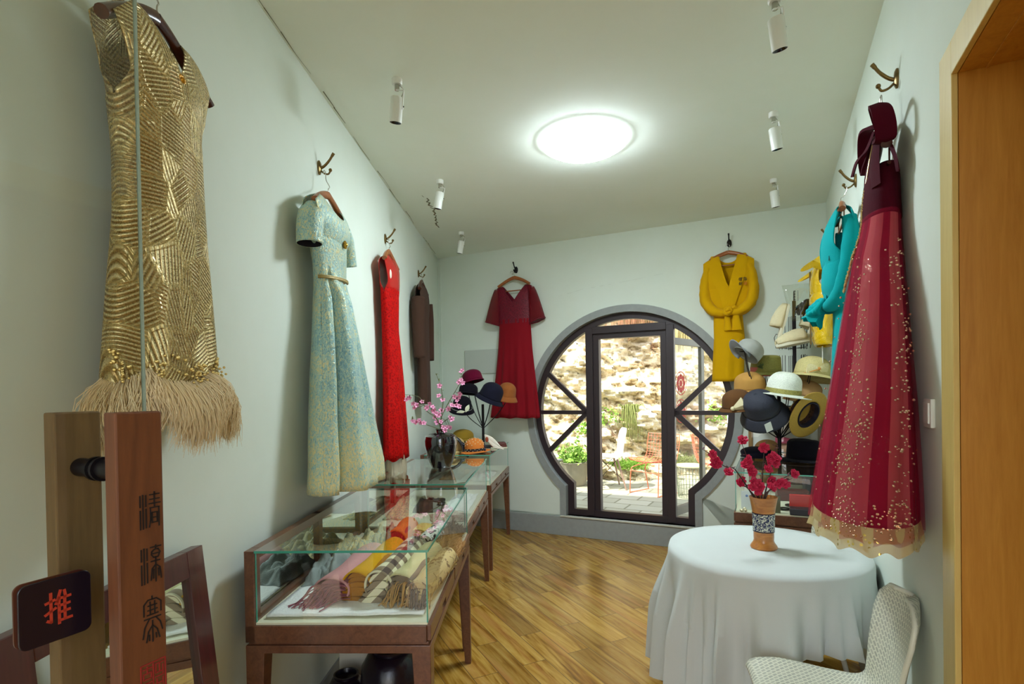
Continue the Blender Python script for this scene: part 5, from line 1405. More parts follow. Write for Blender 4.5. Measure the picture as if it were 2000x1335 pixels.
# left stand and hats (stand on the corner display case)
SL = Vector((-0.292, 5.35, 1.001))
def AT(S, x, z, dy=0.0, y0=None): return Vector((x, S.y + dy, z))
LH = {'burg': (-0.388, 1.655, 0.03), 'black': (-0.435, 1.535, 0.0), 'leaf': (-0.495, 1.385, -0.06), 'navy': (-0.205, 1.50, -0.02), 'tan': (-0.035, 1.50, 0.05)}
hat_stand(Matrix.Translation(SL), 'black wire hat stand in the far left corner carrying felt hats', [(0.18, (x - SL.x, dy, z - SL.z + 0.02), 0.0) for x, z, dy in LH.values()], 0.42)
M_HB = M_HBURG
hat('cloche_hat', 'burgundy felt cap at the top of the left hat stand', AT(SL, *LH['burg'][:2], 0.03), (d2r(-6), d2r(-14), 0), M_HBURG, 0.098, 0.115, 0.112, 0.012)
hat('cloche_hat', 'black felt cap just below the burgundy one', AT(SL, *LH['black'][:2], 0.0), (d2r(-6), d2r(6), 0), M_HBLACK, 0.090, 0.10, 0.112, 0.01)
lf = hat('cloche_hat', 'black cloche hat with two ivory leaves on its ribbon', AT(SL, *LH['leaf'][:2], -0.06), (d2r(14), d2r(6), 0), M_HBLACK, 0.088, 0.125, 0.125, 0.030, band=plain('silver_ribbon', (196, 196, 190), 0.4), band_h=0.008, flare=1.12)
for (x, z, a, l_) in ((0.0, -0.004, 0.25, 0.055), (0.062, 0.035, 1.2, 0.05)):
    bm = bmesh.new(); rings = []
    for i in range(9):
        t = i / 8; w_ = 0.019 * math.sin(pi * t) + 0.001
        c0 = Vector((x + (t - 0.5) * 2 * l_ * 0.8 * math.cos(a), 0, z + (t - 0.5) * 2 * l_ * 0.8 * math.sin(a))); yy = -math.sqrt(max(0.0001, 0.112 ** 2 - min(c0.x, .1) ** 2)) - 0.012
        n_ = Vector((-math.sin(a), 0, math.cos(a)))
        rings.append([c0 + Vector((0, yy, 0)) + n_ * w_, c0 + Vector((0, yy - 0.004, 0)), c0 + Vector((0, yy, 0)) - n_ * w_, c0 + Vector((0, yy + 0.003, 0))])
    loft(bm, rings, True, True, True); hatpart(lf, 'ivory_leaf', bm, M_IVORYLEAF)
nv = hat('cloche_hat', 'dark navy felt hat tilted on the right of the left hat stand', AT(SL, -0.215, 1.49, -0.03), (d2r(8), d2r(24), 0), M_HNAVY, 0.108, 0.15, 0.150, 0.035, flare=1.1)
hat('cloche_hat', 'tan felt cloche hat, rightmost on the left hat stand', AT(SL, -0.055, 1.50, 0.04), (d2r(8), d2r(10), 0), M_HTAN, 0.086, 0.135, 0.118, 0.045, band=M_HTAN, band_h=0.012, flare=1.06)
# hats resting on the corner case
M_MUSTF = wool('mustard_felt', (150, 120, 40))
hat('cloche_hat', 'mustard felt cap behind the black vase on the corner display case', (-0.50, 5.42, 1.06), (d2r(-10), 0, 0), M_MUSTF, 0.105, 0.11, 0.12, 0.02)
sh = hat('straw_hat', 'straw hat draped with black ribbon behind the black vase', (-0.545, 5.0, 1.03), (d2r(8), d2r(12), 0), straw('cream_straw', (204, 176, 116)), 0.088, 0.10, 0.165, 0.03, band=None)
bm = bmesh.new(); tube(bm, smooth_path([(-0.10, -0.05, 0.09), (-0.05, -0.09, 0.125), (0.03, -0.10, 0.11), (0.08, -0.11, 0.06), (0.11, -0.13, 0.01), (0.15, -0.12, -0.02)], 5), 0.022, 10, flat=0.6); tube(bm, smooth_path([(0.03, -0.10, 0.10), (0.10, -0.10, 0.07), (0.15, -0.11, 0.03), (0.17, -0.11, 0.0)], 5), 0.02, 10, flat=0.5); hatpart(sh, 'black_ribbon', bm, plain('black_satin', (24, 22, 32), 0.35))
oh = hat('sun_hat', 'orange hat with cream polka dots and a spotted black band', (-0.345, 4.87, 1.012), (0, d2r(-3), 0), None or plain('orange_felt_base', (205, 116, 38), 0.85), 0.086, 0.115, 0.142, 0.006, band=plain('black_band', (20, 16, 22), 0.7), band_h=0.026, curl=0.0, asym=0.006)
rng = random.Random(9); bm = bmesh.new()
for k in range(44):
    a = 2 * pi * k * 0.618034; f = (k + 0.5) / 44
    ph = math.acos(1 - f * 0.98); r = 0.086 * math.sin(ph) ** 1.0; z = 0.115 * (1 - 0.55 * (1 - math.cos(ph)))
    if z < 0.045: continue
    ball(bm, (r * math.cos(a) * 1.03, r * math.sin(a) * 1.15, z + 0.002), 0.0042, seg=6)
for k in range(30):
    a = 2 * pi * k / 30; ball(bm, (0.0925 * math.cos(a), 0.0925 * 1.12 * math.sin(a), 0.008 + 0.012 * (k % 2)), 0.0032, seg=6)
hatpart(oh, 'cream_dots', bm, plain('cream_dot', (240, 226, 186), 0.7))
bm = bmesh.new()
for sg in (-1, 1):
    ball(bm, (0.095, -0.03 + 0.028 * sg, 0.018 + .012 * sg), 0.024, sx=0.45, sy=1.1, sz=0.7)
hatpart(oh, 'bow', bm, plain('navy_bow', (26, 24, 52), 0.6))
# white mask-like slipper and brown purse at the corner case's edge
mk = thing('sleep_mask', 'white and brown eye mask leaning beside the orange hat', 'mask', place(-0.205, 4.93, 1.003, -0.1))
bm = bmesh.new(); rings = []
for i in range(13):
    t = i / 12; x = 0.17 * t - 0.05; zc_ = 0.12 * (1 - t) ** 1.3 + 0.02; w_ = 0.012 + 0.030 * math.sin(pi * min(1, t * 1.2)) ; rings.append([Vector((x + 0.3 * w_ * math.cos(a), -0.004 + 0.006 * math.sin(2 * a), zc_ + w_ * math.sin(a))) for a in [2 * pi * k / 10 for k in range(10)]])
loft(bm, rings, True, True, True); obj('mask_front', bm, plain('white_plush', (232, 226, 212), 0.8), mk)
bm = bmesh.new(); ball(bm, (-0.030, -0.012, 0.105), 0.022, sx=0.7, sy=0.3, sz=1.1); obj('brown_patch', bm, plain('rust_suede', (150, 70, 44), 0.8), mk)
pu = thing('purse', 'dark red brown purse on the front right corner of the corner display case', 'purse', place(-0.135, 5.18, 1.002, 0.1))
bm = bmesh.new(); loft(bm, [[Vector((sx * 0.075 * k, sy * 0.05, z)) for sx, sy in ((-1, -1), (1, -1), (1, 1), (-1, 1))] for k, z in ((1, 0), (1, 0.03), (0.85, 0.055))], True, True, True); obj('purse_body', bm, M_BRNBOX, pu, smooth=False, bevel=0.006)
bm = bmesh.new(); box(bm, -0.08, 0.08, -0.056, -0.05, 0.0, 0.012); obj('pale_piping', bm, M_CREAM, pu, smooth=False, bevel=0.003)

# right stand and hats (on the right display case)
SR = Vector((1.985, 4.0, 1.001))
RH = [('grey', (1.735, 1.795, 0.0)), ('olive', (1.93, 1.70, 0.10)), ('white', (2.01, 1.555, -0.10)), ('cream', (2.25, 1.655, 0.05)), ('beige', (2.24, 1.50, 0.12)), ('camel', (1.80, 1.575, 0.10)), ('brown', (1.67, 1.445, 0.05)), ('navy', (1.865, 1.43, -0.10)), ('straw', (2.20, 1.38, -0.08))]
hat_stand(Matrix.Translation(SR), 'black wire hat stand on the right display case carrying summer hats', [(0.16, (x - SR.x, dy, z - SR.z + 0.02), 0.0) for _, (x, z, dy) in RH], 0.62)
cp_ = hat('baseball_cap', 'grey panelled cap with a short peak, top left of the right hat stand', (1.742, 4.0, 1.785), (d2r(0), d2r(40), 0), fabric('grey_suede', (150, 150, 142), 0.8, var=0.1), 0.095, 0.125, 0.097, 0.0, flare=1.0)
bm = bmesh.new(); grid = []
for i in range(9):
    t = i / 8; row = []
    for k in range(17):
        a = pi / 2 + pi * (k / 16) ; rr = 0.095 + 0.062 * t * (math.sin(pi * k / 16) ** 0.7)
        row.append(Vector((rr * math.cos(a), rr * math.sin(a) * 0.95, 0.004 + 0.02 * t - 0.05 * t * (abs(math.sin(a))) ** 2)))
    grid.append(row)
loft(bm, grid, False); hatpart(cp_, 'peak', bm, plain('blue_grey_suede', (126, 130, 134), 0.9), solid=0.005)
ol = hat('bucket_hat', 'olive green hat with a leaf sprig and a dusty red band', (1.945, 4.12, 1.665), (d2r(4), d2r(0), 0), straw('olive_weave', (128, 124, 60)), 0.098, 0.125, 0.118, 0.02, top_round=3, band=None, flare=1.1)
bm = bmesh.new(); lathe(bm, [(0.111, -0.03), (0.109, 0.035), (0.104, 0.035)], 24, fn=lambda p, a, i: p if (2.4 < a < 4.6) else Vector((p.x * .9, p.y * .9, p.z))); hatpart(ol, 'red_band', bm, plain('dusty_red', (166, 82, 72), 0.7), solid=0.003)
bm = bmesh.new(); rng = random.Random(8)
for k in range(16):
    a = rng.uniform(-0.5, 2.0); l_ = rng.uniform(0.03, 0.06); p = Vector((-0.095, -0.07, 0.04)); tube(bm, [p, p + Vector((math.cos(a) * l_ * .6 , -0.02, math.sin(a) * l_ * .6)), p + Vector((math.cos(a) * l_, -0.025, math.sin(a) * l_))], [0.002, 0.005, 0.001], 5, flat=0.4)
hatpart(ol, 'leaf_sprig', bm, plain('sprig_green', (78, 92, 50), 0.7))
hat('panama_hat', 'white panama hat with a gold green band, front of the right hat stand', (1.945, 3.86, 1.500), (d2r(6), d2r(7), d2r(0)), straw('white_straw', (232, 236, 222)), 0.108, 0.165, 0.182, 0.012, band=lace_mat('gold_green_band', (110, 104, 44), (168, 160, 88), 200, 0.5), band_h=0.035, dent=0.022, curl=0.0, asym=-0.004)
cr_ = hat('sun_hat', 'large cream hat with a bow, top right of the right hat stand', (2.255, 4.05, 1.63), (d2r(-2), d2r(12), 0), straw('cream_sisal', (218, 204, 142)), 0.112, 0.145, 0.182, 0.03)
bm = bmesh.new()
for sg in (-1, 1): 
    rings = []
    for i in range(8):
        t = i / 7; w_ = 0.006 + 0.034 * math.sin(pi * min(1, t * .62)); c0 = Vector((-0.03 + sg * 0.075 * t, -0.118 - 0.012 + 0.02 * t, 0.035 + 0.018 * sg * t)); rings.append([c0 + Vector((0, -0.008, w_)), c0 + Vector((0, -0.02, 0)), c0 + Vector((0, -0.008, -w_)), c0 + Vector((0, 0.004, 0))])
    loft(bm, rings, True, True, True)
hatpart(cr_, 'bow', bm, straw('pale_bow', (228, 216, 166)))
bm = bmesh.new(); ball(bm, (-0.03, -0.142, 0.035), 0.012); tube(bm, smooth_path([(-0.03, -0.145, 0.03), (-0.08, -0.13, 0.005), (-0.12, -0.10, -0.015)]), 0.004, 6); hatpart(cr_, 'orange_cord', bm, plain('orange_cord', (216, 146, 70), 0.6))
hat('sun_hat', 'pinkish beige hat under the large cream one', (2.25, 4.12, 1.475), (d2r(6), d2r(10), 0), wool('beige_felt', (196, 156, 106)), 0.098, 0.12, 0.15, 0.05)
hat('cloche_hat', 'camel felt hat behind the white panama', (1.815, 4.10, 1.535), (d2r(4), d2r(-6), 0), wool('camel_felt', (184, 138, 72)), 0.105, 0.13, 0.135, 0.025)
br_ = hat('cloche_hat', 'brown felt hat with a cream bow, leftmost on the right hat stand', (1.685, 4.02, 1.405), (d2r(4), d2r(-8), 0), wool('brown_felt', (96, 64, 36)), 0.100, 0.13, 0.135, 0.02, flare=1.08)
bm = bmesh.new(); loft(bm, [[Vector((-0.085, -0.118, 0.0)), Vector((-0.08, -0.125, 0.01)), Vector((-0.085, -0.118, 0.02))], [Vector((-0.02, -0.135, -0.005)), Vector((-0.01, -0.15, 0.03)), Vector((-0.02, -0.125, 0.085))], [Vector((0.03, -0.125, 0.0)), Vector((0.03, -0.135, 0.008)), Vector((0.03, -0.125, 0.02))]], True, True, True)
ball(bm, (-0.085, -0.118, 0.01), 0.016); hatpart(br_, 'cream_bow', bm, plain('cream_satin', (216, 204, 164), 0.4))
nv2 = hat('cloche_hat', 'charcoal woven cloche hat with a white price tag hanging from it', (1.80, 3.88, 1.39), (d2r(26), d2r(-34), 0), straw('charcoal_weave', (50, 52, 64)), 0.108, 0.145, 0.165, 0.075, flare=1.12, band=plain('charcoal_band', (26, 26, 34), 0.7), band_h=0.02)
bm = bmesh.new(); box(bm, -0.028, 0.028, -0.001, 0.001, -0.06, 0.0); tg = obj('price_tag', bm, M_WHITE, nv2, smooth=False); tg.matrix_local = (nv2.matrix_world.inverted() @ (Matrix.Translation((1.755, 3.70, 1.30)) @ Euler((0, -0.35, 0.3), 'XYZ').to_matrix().to_4x4())); tg['label'] = 'white price tag'
st = hat('boater_hat', 'natural straw boater with a wide black band, tipped so its underside shows', (2.095, 3.80, 1.345), (d2r(-56), d2r(-40), d2r(0)), straw('natural_straw', (196, 158, 70)), 0.095, 0.095, 0.170, 0.0, top_round=3, band=lace_mat('black_lace_band', (24, 16, 22), (78, 54, 48), 60, 0.5), band_h=0.075)
bm = bmesh.new(); lathe(bm, [(0.094, -0.004), (0.086, -0.004), (0.084, 0.03), (0.090, 0.03)], 40, sy=1.12); hatpart(st, 'inner_band', bm, plain('navy_band', (24, 18, 40), 0.7))
hat('beret', 'navy beret lying on the right display case under the stand', (1.885, 4.16, 1.012), (0, 0, 0), M_HNAVY, 0.112, 0.075, 0.113, 0.0, flare=0.92)
hat('cloche_hat', 'camel cap behind the navy beret', (2.00, 4.22, 1.02), (0, d2r(-8), 0), wool('camel_cap', (196, 150, 96)), 0.085, 0.115, 0.10, 0.01)
hat('trilby_hat', 'black felt hat lying on the right display case at the foot of the stand', (2.12, 3.93, 1.018), (0, d2r(2), 0), M_HBLACK, 0.102, 0.145, 0.155, 0.01, top_round=3, dent=0.01, flare=1.05)

# spinner rack with plush slippers and a clear bag
MSP = MCB @ place(-0.19, -0.20, 1.376)
rk = thing('spinner_rack', 'black wire spinner rack on the corner cabinet, hung with plush slippers', 'rack', MSP)
bm = bmesh.new(); lathe(bm, [(0.001, 0), (0.10, 0), (0.10, 0.008), (0.001, 0.012)], 24); obj('base', bm, M_BLACKIRON, rk)
bm = bmesh.new(); box(bm, -0.014, 0.014, -0.014, 0.014, 0.01, 0.90); obj('post', bm, M_BLACKIRON, rk, smooth=False)
bm = bmesh.new(); tube(bm, [(0.032 * math.cos(a), 0.0, 0.94 + 0.042 * math.sin(a)) for a in [2 * pi * k / 24 for k in range(25)]], 0.004, 8, cap=False); obj('carry_ring', bm, M_BLACKIRON, rk)
for sg, ax in ((-1, 0), (1, 0), (-1, 1), (1, 1)):
    bm = bmesh.new(); R9 = Matrix.Rotation(pi / 2 * ax + 0.5, 4, 'Z')
    for z0 in (0.28, 0.62):
        for k in range(3):
            x = sg * (0.07 + 0.025 * k); tube(bm, [R9 @ Vector((x, 0.02, z0 - 0.13)), R9 @ Vector((x, 0.02, z0 + 0.16))], 0.0022, 6)
        tube(bm, [R9 @ Vector((0, 0.02, z0)), R9 @ Vector((sg * 0.15, 0.02, z0)), R9 @ Vector((sg * 0.165, 0.02, z0 - 0.03)), R9 @ Vector((sg * 0.15, 0.02, z0 - 0.12))], 0.0028, 6)
        tube(bm, [R9 @ Vector((0, 0.02, z0 - 0.12)), R9 @ Vector((sg * 0.13, 0.02, z0 - 0.12))], 0.0022, 6)
    obj('wire_panel', bm, M_BLACKIRON, rk)
M_PLUSH = plain('cream_plush', (226, 214, 176), 0.95, bump=0.8, bscale=160, var=0.1); M_SOLE = plain('cream_sole', (230, 226, 204), 0.6)
def plush_slipper(M, label):
    t = thing('plush_slipper', label, 'slipper', M, 'cream plush slippers hung on the spinner rack')
    bm = bmesh.new(); out = []
    def foot(t_): 
        a = 2 * pi * t_; return Vector((0.125 * math.cos(a), 0.045 * math.sin(a) * (1 + 0.18 * math.cos(a)), 0))
    loft(bm, [[foot(k / 28) * s_ + Vector((0, 0, z)) for k in range(28)] for s_, z in ((0.97, -0.012), (1, -0.006), (1, 0.006), (0.97, 0.010))], True, True, True)
    obj('sole', bm, M_SOLE, t, angle=60)
    bm = bmesh.new(); rings = []
    for i in range(9):
        t_ = i / 8; x = 0.118 - 0.155 * t_; w_ = 0.047 * math.sqrt(max(0.02, 1 - ((x) / 0.128) ** 2)) ; h_ = 0.066 * math.sin(pi / 2 * min(1, 0.25 + t_))
        rings.append([Vector((x, w_ * math.cos(a), 0.006 + h_ * math.sin(a))) for a in [pi * k / 14 for k in range(15)]])
    loft(bm, rings, False)
    for v in bm.verts: v.co += Vector(noise.noise_vector(v.co * 60)) * 0.003
    obj('plush_upper', bm, M_PLUSH, t, solid=0.010)
    return t
def worldR(x, y, z): return Vector((x, y, z))
plush_slipper(Matrix.Translation((2.31, 4.33, 1.905)) @ Euler((d2r(8), d2r(10), d2r(172)), 'XYZ').to_matrix().to_4x4() @ Matrix.Scale(1.4, 4), 'cream plush slipper lying level on the rack, its toe to the left')
plush_slipper(Matrix.Translation((2.235, 4.42, 2.075)) @ Euler((0, d2r(-75), d2r(-20)), 'XYZ').to_matrix().to_4x4() @ Matrix.Scale(1.25, 4), 'cream plush slipper standing on end above the level one')
plush_slipper(Matrix.Translation((2.475, 4.40, 2.06)) @ Euler((d2r(-20), d2r(-66), d2r(-10)), 'XYZ').to_matrix().to_4x4() @ Matrix.Scale(1.3, 4), 'cream plush slipper seen from its sole, behind the yellow vest')
bm = bmesh.new()
for dx, dz, r in ((0, 0, 0.06), (0.06, 0.02, 0.05), (-0.05, -0.02, 0.045), (0.02, -0.05, 0.05), (0.09, 0.0, 0.045)): ball(bm, (dx, 0, dz), r, sy=0.6, seg=14)
for v in bm.verts: v.co += Vector(noise.noise_vector(v.co * 40)) * 0.015
o = obj('knit_gloves', bm, M_BLACKC); o.matrix_world = Matrix.Translation((2.43, 4.43, 2.20)); tag(o, 'dark bundle of knitted gloves near the top of the spinner rack', 'gloves')
bm = bmesh.new(); grid = []
for j in range(7):
    t_ = j / 6; hw = 0.13 * (1 - t_ * 0.55)
    grid.append([Vector((hw * (2 * k / 8 - 1), 0.01 * math.sin(k * 1.3 + j), 0.30 * (0.5 - t_))) for k in range(9)])
loft(bm, grid, False); bg_ = obj('plastic_bag', bm, glass('clear_film', (0.93, 0.95, 0.92), 1.6, 0.08, 0.03), solid=0.001); bg_.matrix_world = Matrix.Translation((2.36, 4.40, 2.235)) @ Matrix.Rotation(-0.45, 4, 'Z'); tag(bg_, 'clear plastic bag around the gloves at the top of the spinner rack', 'bag')
bm = bmesh.new(); rng = random.Random(12)
for col, x in enumerate((-0.035, -0.012)):
    for k in range(4 if col == 0 else 7):
        z = 0.09 - k * (0.022 if col == 0 else 0.012); s_ = 0.008 if col == 0 else 0.004
        for q in range(3): box(bm, x - s_, x + s_, -0.0022 - 0.012, -0.0018 - 0.012, z + q * s_ * .7 - s_, z + q * s_ * .7 - s_ + s_ * .3)
        box(bm, x - s_ * .15, x + s_ * .15, -0.0142, -0.0138, z - s_, z + s_)
obj('printed_text', bm, M_INK, bg_, smooth=False)

# ------------------------------------------------------------------ round table, cloth, wooden vase
TC = Vector((1.240, 2.66, 0)); TR_ = 0.452
tb = thing('round_table', 'round table hidden under the long white cloth', 'table', place(TC.x, TC.y, 0))
bm = bmesh.new(); lathe(bm, [(0.001, 0.725), (TR_ - 0.008, 0.725), (TR_ - 0.004, 0.735), (TR_ - 0.008, 0.745), (0.001, 0.745)], 48); obj('tabletop', bm, M_CASEWOOD, tb)
bm = bmesh.new(); lathe(bm, [(0.001, 0.0), (0.20, 0.0), (0.20, 0.02), (0.04, 0.05), (0.035, 0.725), (0.001, 0.725)], 24); obj('pedestal', bm, M_CASEWOOD, tb)
M_CLOTH = fabric('white_tablecloth', (208, 213, 210), 0.85, 300, 0.08, var=0.02)
bm = bmesh.new(); NA = 180; rings = []
def hemz(a):
    # a: 0 = +x, measured in world; the cloth hangs lowest on its left and back, shortest on the right
    return 0.07 + 0.36 * ss((math.cos(a + 0.75) + 0.15) / 0.9)
for i in range(8):
    r = TR_ * i / 7 if i else 0.001
    rings.append([Vector((r * math.cos(2 * pi * k / NA), r * math.sin(2 * pi * k / NA), 0.7530 - (0.0 if i < 7 else 0.001))) for k in range(NA)])
ND = 26
for i in range(1, ND + 1):
    t = i / ND; ring = []
    for k in range(NA):
        a = 2 * pi * k / NA; hz = hemz(a)
        z = 0.752 - (0.752 - hz) * t
        drop = 0.752 - z
        fold = 0.55 * math.sin(13 * a + 0.9 * math.sin(2 * a) + 0.4) + 0.3 * math.sin(21 * a + 1.7 + 1.5 * math.sin(3 * a)) + 0.35 * math.sin(7 * a + 2.1)
        fold += 0.35 * math.sin(34 * a + 2 * math.sin(5 * a))
        r = TR_ + 0.006 * min(1, drop / 0.02) + drop * 0.075 + 0.070 * ss(drop / 0.42) * fold
        if drop < 0.012: r = TR_ + 0.005 * math.sin(pi / 2 * drop / 0.012)
        p = Vector((r * math.cos(a), r * math.sin(a), z)); gap = (TC + p - RC).dot(RN)
        if gap < 0.014: p += RN * (0.014 - gap)
        ring.append(p)
    rings.append(ring)
loft(bm, rings)
o = obj('tablecloth', bm, M_CLOTH, angle=80); o.matrix_world = place(TC.x, TC.y, 0); tag(o, 'white cloth draped to the floor over the round table', 'tablecloth')

M_CARVED = wood('turned_camphor', (150, 84, 30), (204, 138, 66), 0.28, 0, 0.8, coat=0.3)
va = thing('wooden_vase', 'turned wooden vase with a blue and white porcelain band on the round table', 'vase', place(1.235, 2.655, 0.754))
bm = bmesh.new(); lathe(bm, [(0.001, 0.0), (0.060, 0.0), (0.063, 0.006), (0.060, 0.014), (0.050, 0.028), (0.046, 0.04), (0.047, 0.055), (0.0475, 0.11), (0.050, 0.165), (0.056, 0.205), (0.064, 0.248), (0.066, 0.252), (0.062, 0.254), (0.056, 0.24), (0.040, 0.06), (0.001, 0.05)], 40)
obj('vase_body', bm, M_CARVED, va)
pm = NT('blue_white_porcelain'); v = pm.obj(); n1 = pm.noise(v, 62, 3, 0.5, dist=2.2); c = pm.ramp(n1, [(0.50, srgb(26, 34, 82)), (0.53, srgb(206, 208, 190))])
zz = pm.n('ShaderNodeSeparateXYZ'); pm.link(v, zz.inputs[0])
edge = pm.math('GREATER_THAN', pm.math('ABSOLUTE', pm.math('SUBTRACT', zz.outputs[2], 0.130)), 0.041)
c = pm.mix(edge, c, srgb(48, 34, 44)); pm.P(Base_Color=c, Roughness=0.15)
bm = bmesh.new(); lathe(bm, [(0.0475, 0.082), (0.0500, 0.083), (0.0505, 0.13), (0.0528, 0.176), (0.0505, 0.177)], 40); obj('porcelain_band', bm, pm.m, va)['label'] = 'blue and white porcelain band'

bv = thing('black_vase', 'glossy black vase with wide shoulders standing on the middle display case', 'vase', place(-0.527, 3.94, 1.001))
bm = bmesh.new(); lathe(bm, [(0.001, 0.0), (0.068, 0.0), (0.072, 0.006), (0.088, 0.04), (0.107, 0.10), (0.118, 0.16), (0.120, 0.195), (0.112, 0.225), (0.082, 0.243), (0.045, 0.248), (0.034, 0.254), (0.034, 0.268), (0.042, 0.276), (0.036, 0.277), (0.028, 0.262), (0.028, 0.23), (0.001, 0.22)], 48)
gm = NT('black_glaze'); gm.P(Base_Color=srgb(16, 10, 18), Roughness=0.07); gm.b.inputs['Coat Weight'].default_value = 1.0; gm.b.inputs['Coat Roughness'].default_value = 0.03
obj('vase_body', bm, gm.m, bv)

PINK_BRANCHES = [
 ( [(-0.52, 3.92, 1.253), (-0.527, 3.903, 1.307), (-0.557, 3.887, 1.369), (-0.594, 3.87, 1.397), (-0.617, 3.853, 1.424), (-0.659, 3.837, 1.514), (-0.76, 3.82, 1.536)] , [(-0.753, 3.845, 1.499), (-0.733, 3.845, 1.512), (-0.707, 3.845, 1.469), (-0.684, 3.845, 1.459), (-0.698, 3.845, 1.439), (-0.644, 3.845, 1.481), (-0.609, 3.845, 1.438)] ),
 ( [(-0.523, 3.92, 1.253), (-0.531, 3.932, 1.319), (-0.572, 3.945, 1.38), (-0.593, 3.958, 1.427), (-0.615, 3.97, 1.454)] , [(-0.602, 3.935, 1.465), (-0.583, 3.935, 1.441), (-0.573, 3.935, 1.414), (-0.557, 3.935, 1.394), (-0.567, 3.935, 1.367), (-0.554, 3.935, 1.329)] ),
 ( [(-0.513, 3.92, 1.252), (-0.52, 3.936, 1.359), (-0.507, 3.952, 1.48), (-0.521, 3.968, 1.575), (-0.539, 3.984, 1.63), (-0.561, 4.0, 1.685)] , [(-0.51, 3.953, 1.49), (-0.537, 3.953, 1.521), (-0.532, 3.953, 1.595), (-0.522, 3.953, 1.413)] ),
 ( [(-0.51, 3.92, 1.252), (-0.522, 3.92, 1.347), (-0.473, 3.92, 1.453), (-0.425, 3.92, 1.533), (-0.376, 3.92, 1.62), (-0.361, 3.92, 1.7)] , [(-0.368, 3.905, 1.633), (-0.355, 3.905, 1.612), (-0.385, 3.905, 1.619), (-0.36, 3.905, 1.699), (-0.417, 3.905, 1.513), (-0.383, 3.905, 1.512), (-0.397, 3.905, 1.486), (-0.438, 3.905, 1.453), (-0.404, 3.905, 1.449), (-0.384, 3.905, 1.442), (-0.465, 3.905, 1.427), (-0.376, 3.905, 1.532)] ),
 ( [(-0.523, 3.92, 1.253), (-0.548, 3.907, 1.284), (-0.626, 3.895, 1.316), (-0.716, 3.882, 1.352), (-0.72, 3.87, 1.372)] , [(-0.692, 3.875, 1.335), (-0.672, 3.875, 1.348), (-0.662, 3.875, 1.331), (-0.639, 3.875, 1.328), (-0.718, 3.875, 1.342)] ),
 ( [(-0.517, 3.92, 1.252), (-0.515, 3.893, 1.315), (-0.461, 3.867, 1.358), (-0.432, 3.84, 1.382)] , [(-0.447, 3.857, 1.369), (-0.434, 3.857, 1.352), (-0.526, 3.857, 1.386), (-0.468, 3.857, 1.296), (-0.485, 3.857, 1.273), (-0.445, 3.857, 1.293), (-0.498, 3.857, 1.297), (-0.514, 3.857, 1.337)] ),
]
RED_BRANCHES = [
 ( [(1.206, 2.67, 0.983), (1.173, 2.662, 1.034), (1.116, 2.653, 1.116), (1.084, 2.645, 1.152), (1.036, 2.637, 1.164), (0.97, 2.628, 1.22), (0.924, 2.62, 1.251)] , [(0.988, 2.625, 1.196), (1.0, 2.625, 1.178), (0.976, 2.625, 1.225), (1.053, 2.625, 1.136), (0.983, 2.625, 1.174)] ),
 ( [(1.211, 2.67, 0.983), (1.191, 2.68, 1.021), (1.161, 2.69, 1.054), (1.14, 2.7, 1.07)] , [(1.129, 2.673, 1.075), (1.136, 2.673, 1.083)] ),
 ( [(1.216, 2.67, 0.982), (1.202, 2.67, 1.062), (1.187, 2.67, 1.107), (1.159, 2.67, 1.212), (1.14, 2.67, 1.262)] , [(1.136, 2.655, 1.288), (1.165, 2.655, 1.199), (1.162, 2.655, 1.179), (1.176, 2.655, 1.144), (1.147, 2.655, 1.164), (1.181, 2.655, 1.124), (1.191, 2.655, 1.129)] ),
 ( [(1.226, 2.67, 0.982), (1.207, 2.65, 1.021), (1.189, 2.63, 1.089)] , [(1.18, 2.631, 1.089), (1.199, 2.631, 1.079), (1.172, 2.631, 1.06), (1.189, 2.631, 1.05), (1.209, 2.631, 1.064), (1.199, 2.631, 1.04)] ),
 ( [(1.231, 2.67, 0.982), (1.243, 2.685, 1.034), (1.253, 2.7, 1.106), (1.269, 2.715, 1.22), (1.279, 2.73, 1.264)] , [(1.258, 2.691, 1.245)] ),
 ( [(1.241, 2.67, 0.982), (1.269, 2.675, 1.08), (1.292, 2.68, 1.144), (1.31, 2.685, 1.208), (1.318, 2.69, 1.257)] , [(1.296, 2.667, 1.207), (1.276, 2.667, 1.176), (1.306, 2.667, 1.165), (1.266, 2.667, 1.141), (1.281, 2.667, 1.195), (1.311, 2.667, 1.19), (1.28, 2.667, 1.081)] ),
 ( [(1.246, 2.67, 0.982), (1.25, 2.657, 1.024), (1.289, 2.645, 1.055), (1.327, 2.632, 1.079), (1.345, 2.62, 1.095)] , [(1.303, 2.625, 1.076), (1.318, 2.625, 1.08), (1.269, 2.625, 1.057), (1.26, 2.625, 1.064), (1.328, 2.625, 1.073)] ),
 ( [(1.246, 2.67, 0.982), (1.289, 2.697, 1.036), (1.363, 2.723, 1.081), (1.438, 2.75, 1.106)] , [(1.408, 2.703, 1.118), (1.418, 2.703, 1.108)] ),
]
M_BARK = plain('dark_twig', (66, 42, 36), 0.8); M_BARKG = plain('green_twig', (92, 92, 60), 0.8)
M_PINKF = plain('pink_petal', (228, 150, 186), 0.6, var=0.15, bscale=200); M_REDF = plain('crimson_petal', (196, 28, 74), 0.6, var=0.25, bscale=200)
M_CORE = plain('magenta_core', (150, 30, 84), 0.6); M_SEPAL = plain('dark_sepal', (84, 20, 40), 0.7); M_LEAFG = plain('young_leaf', (112, 128, 62), 0.6)
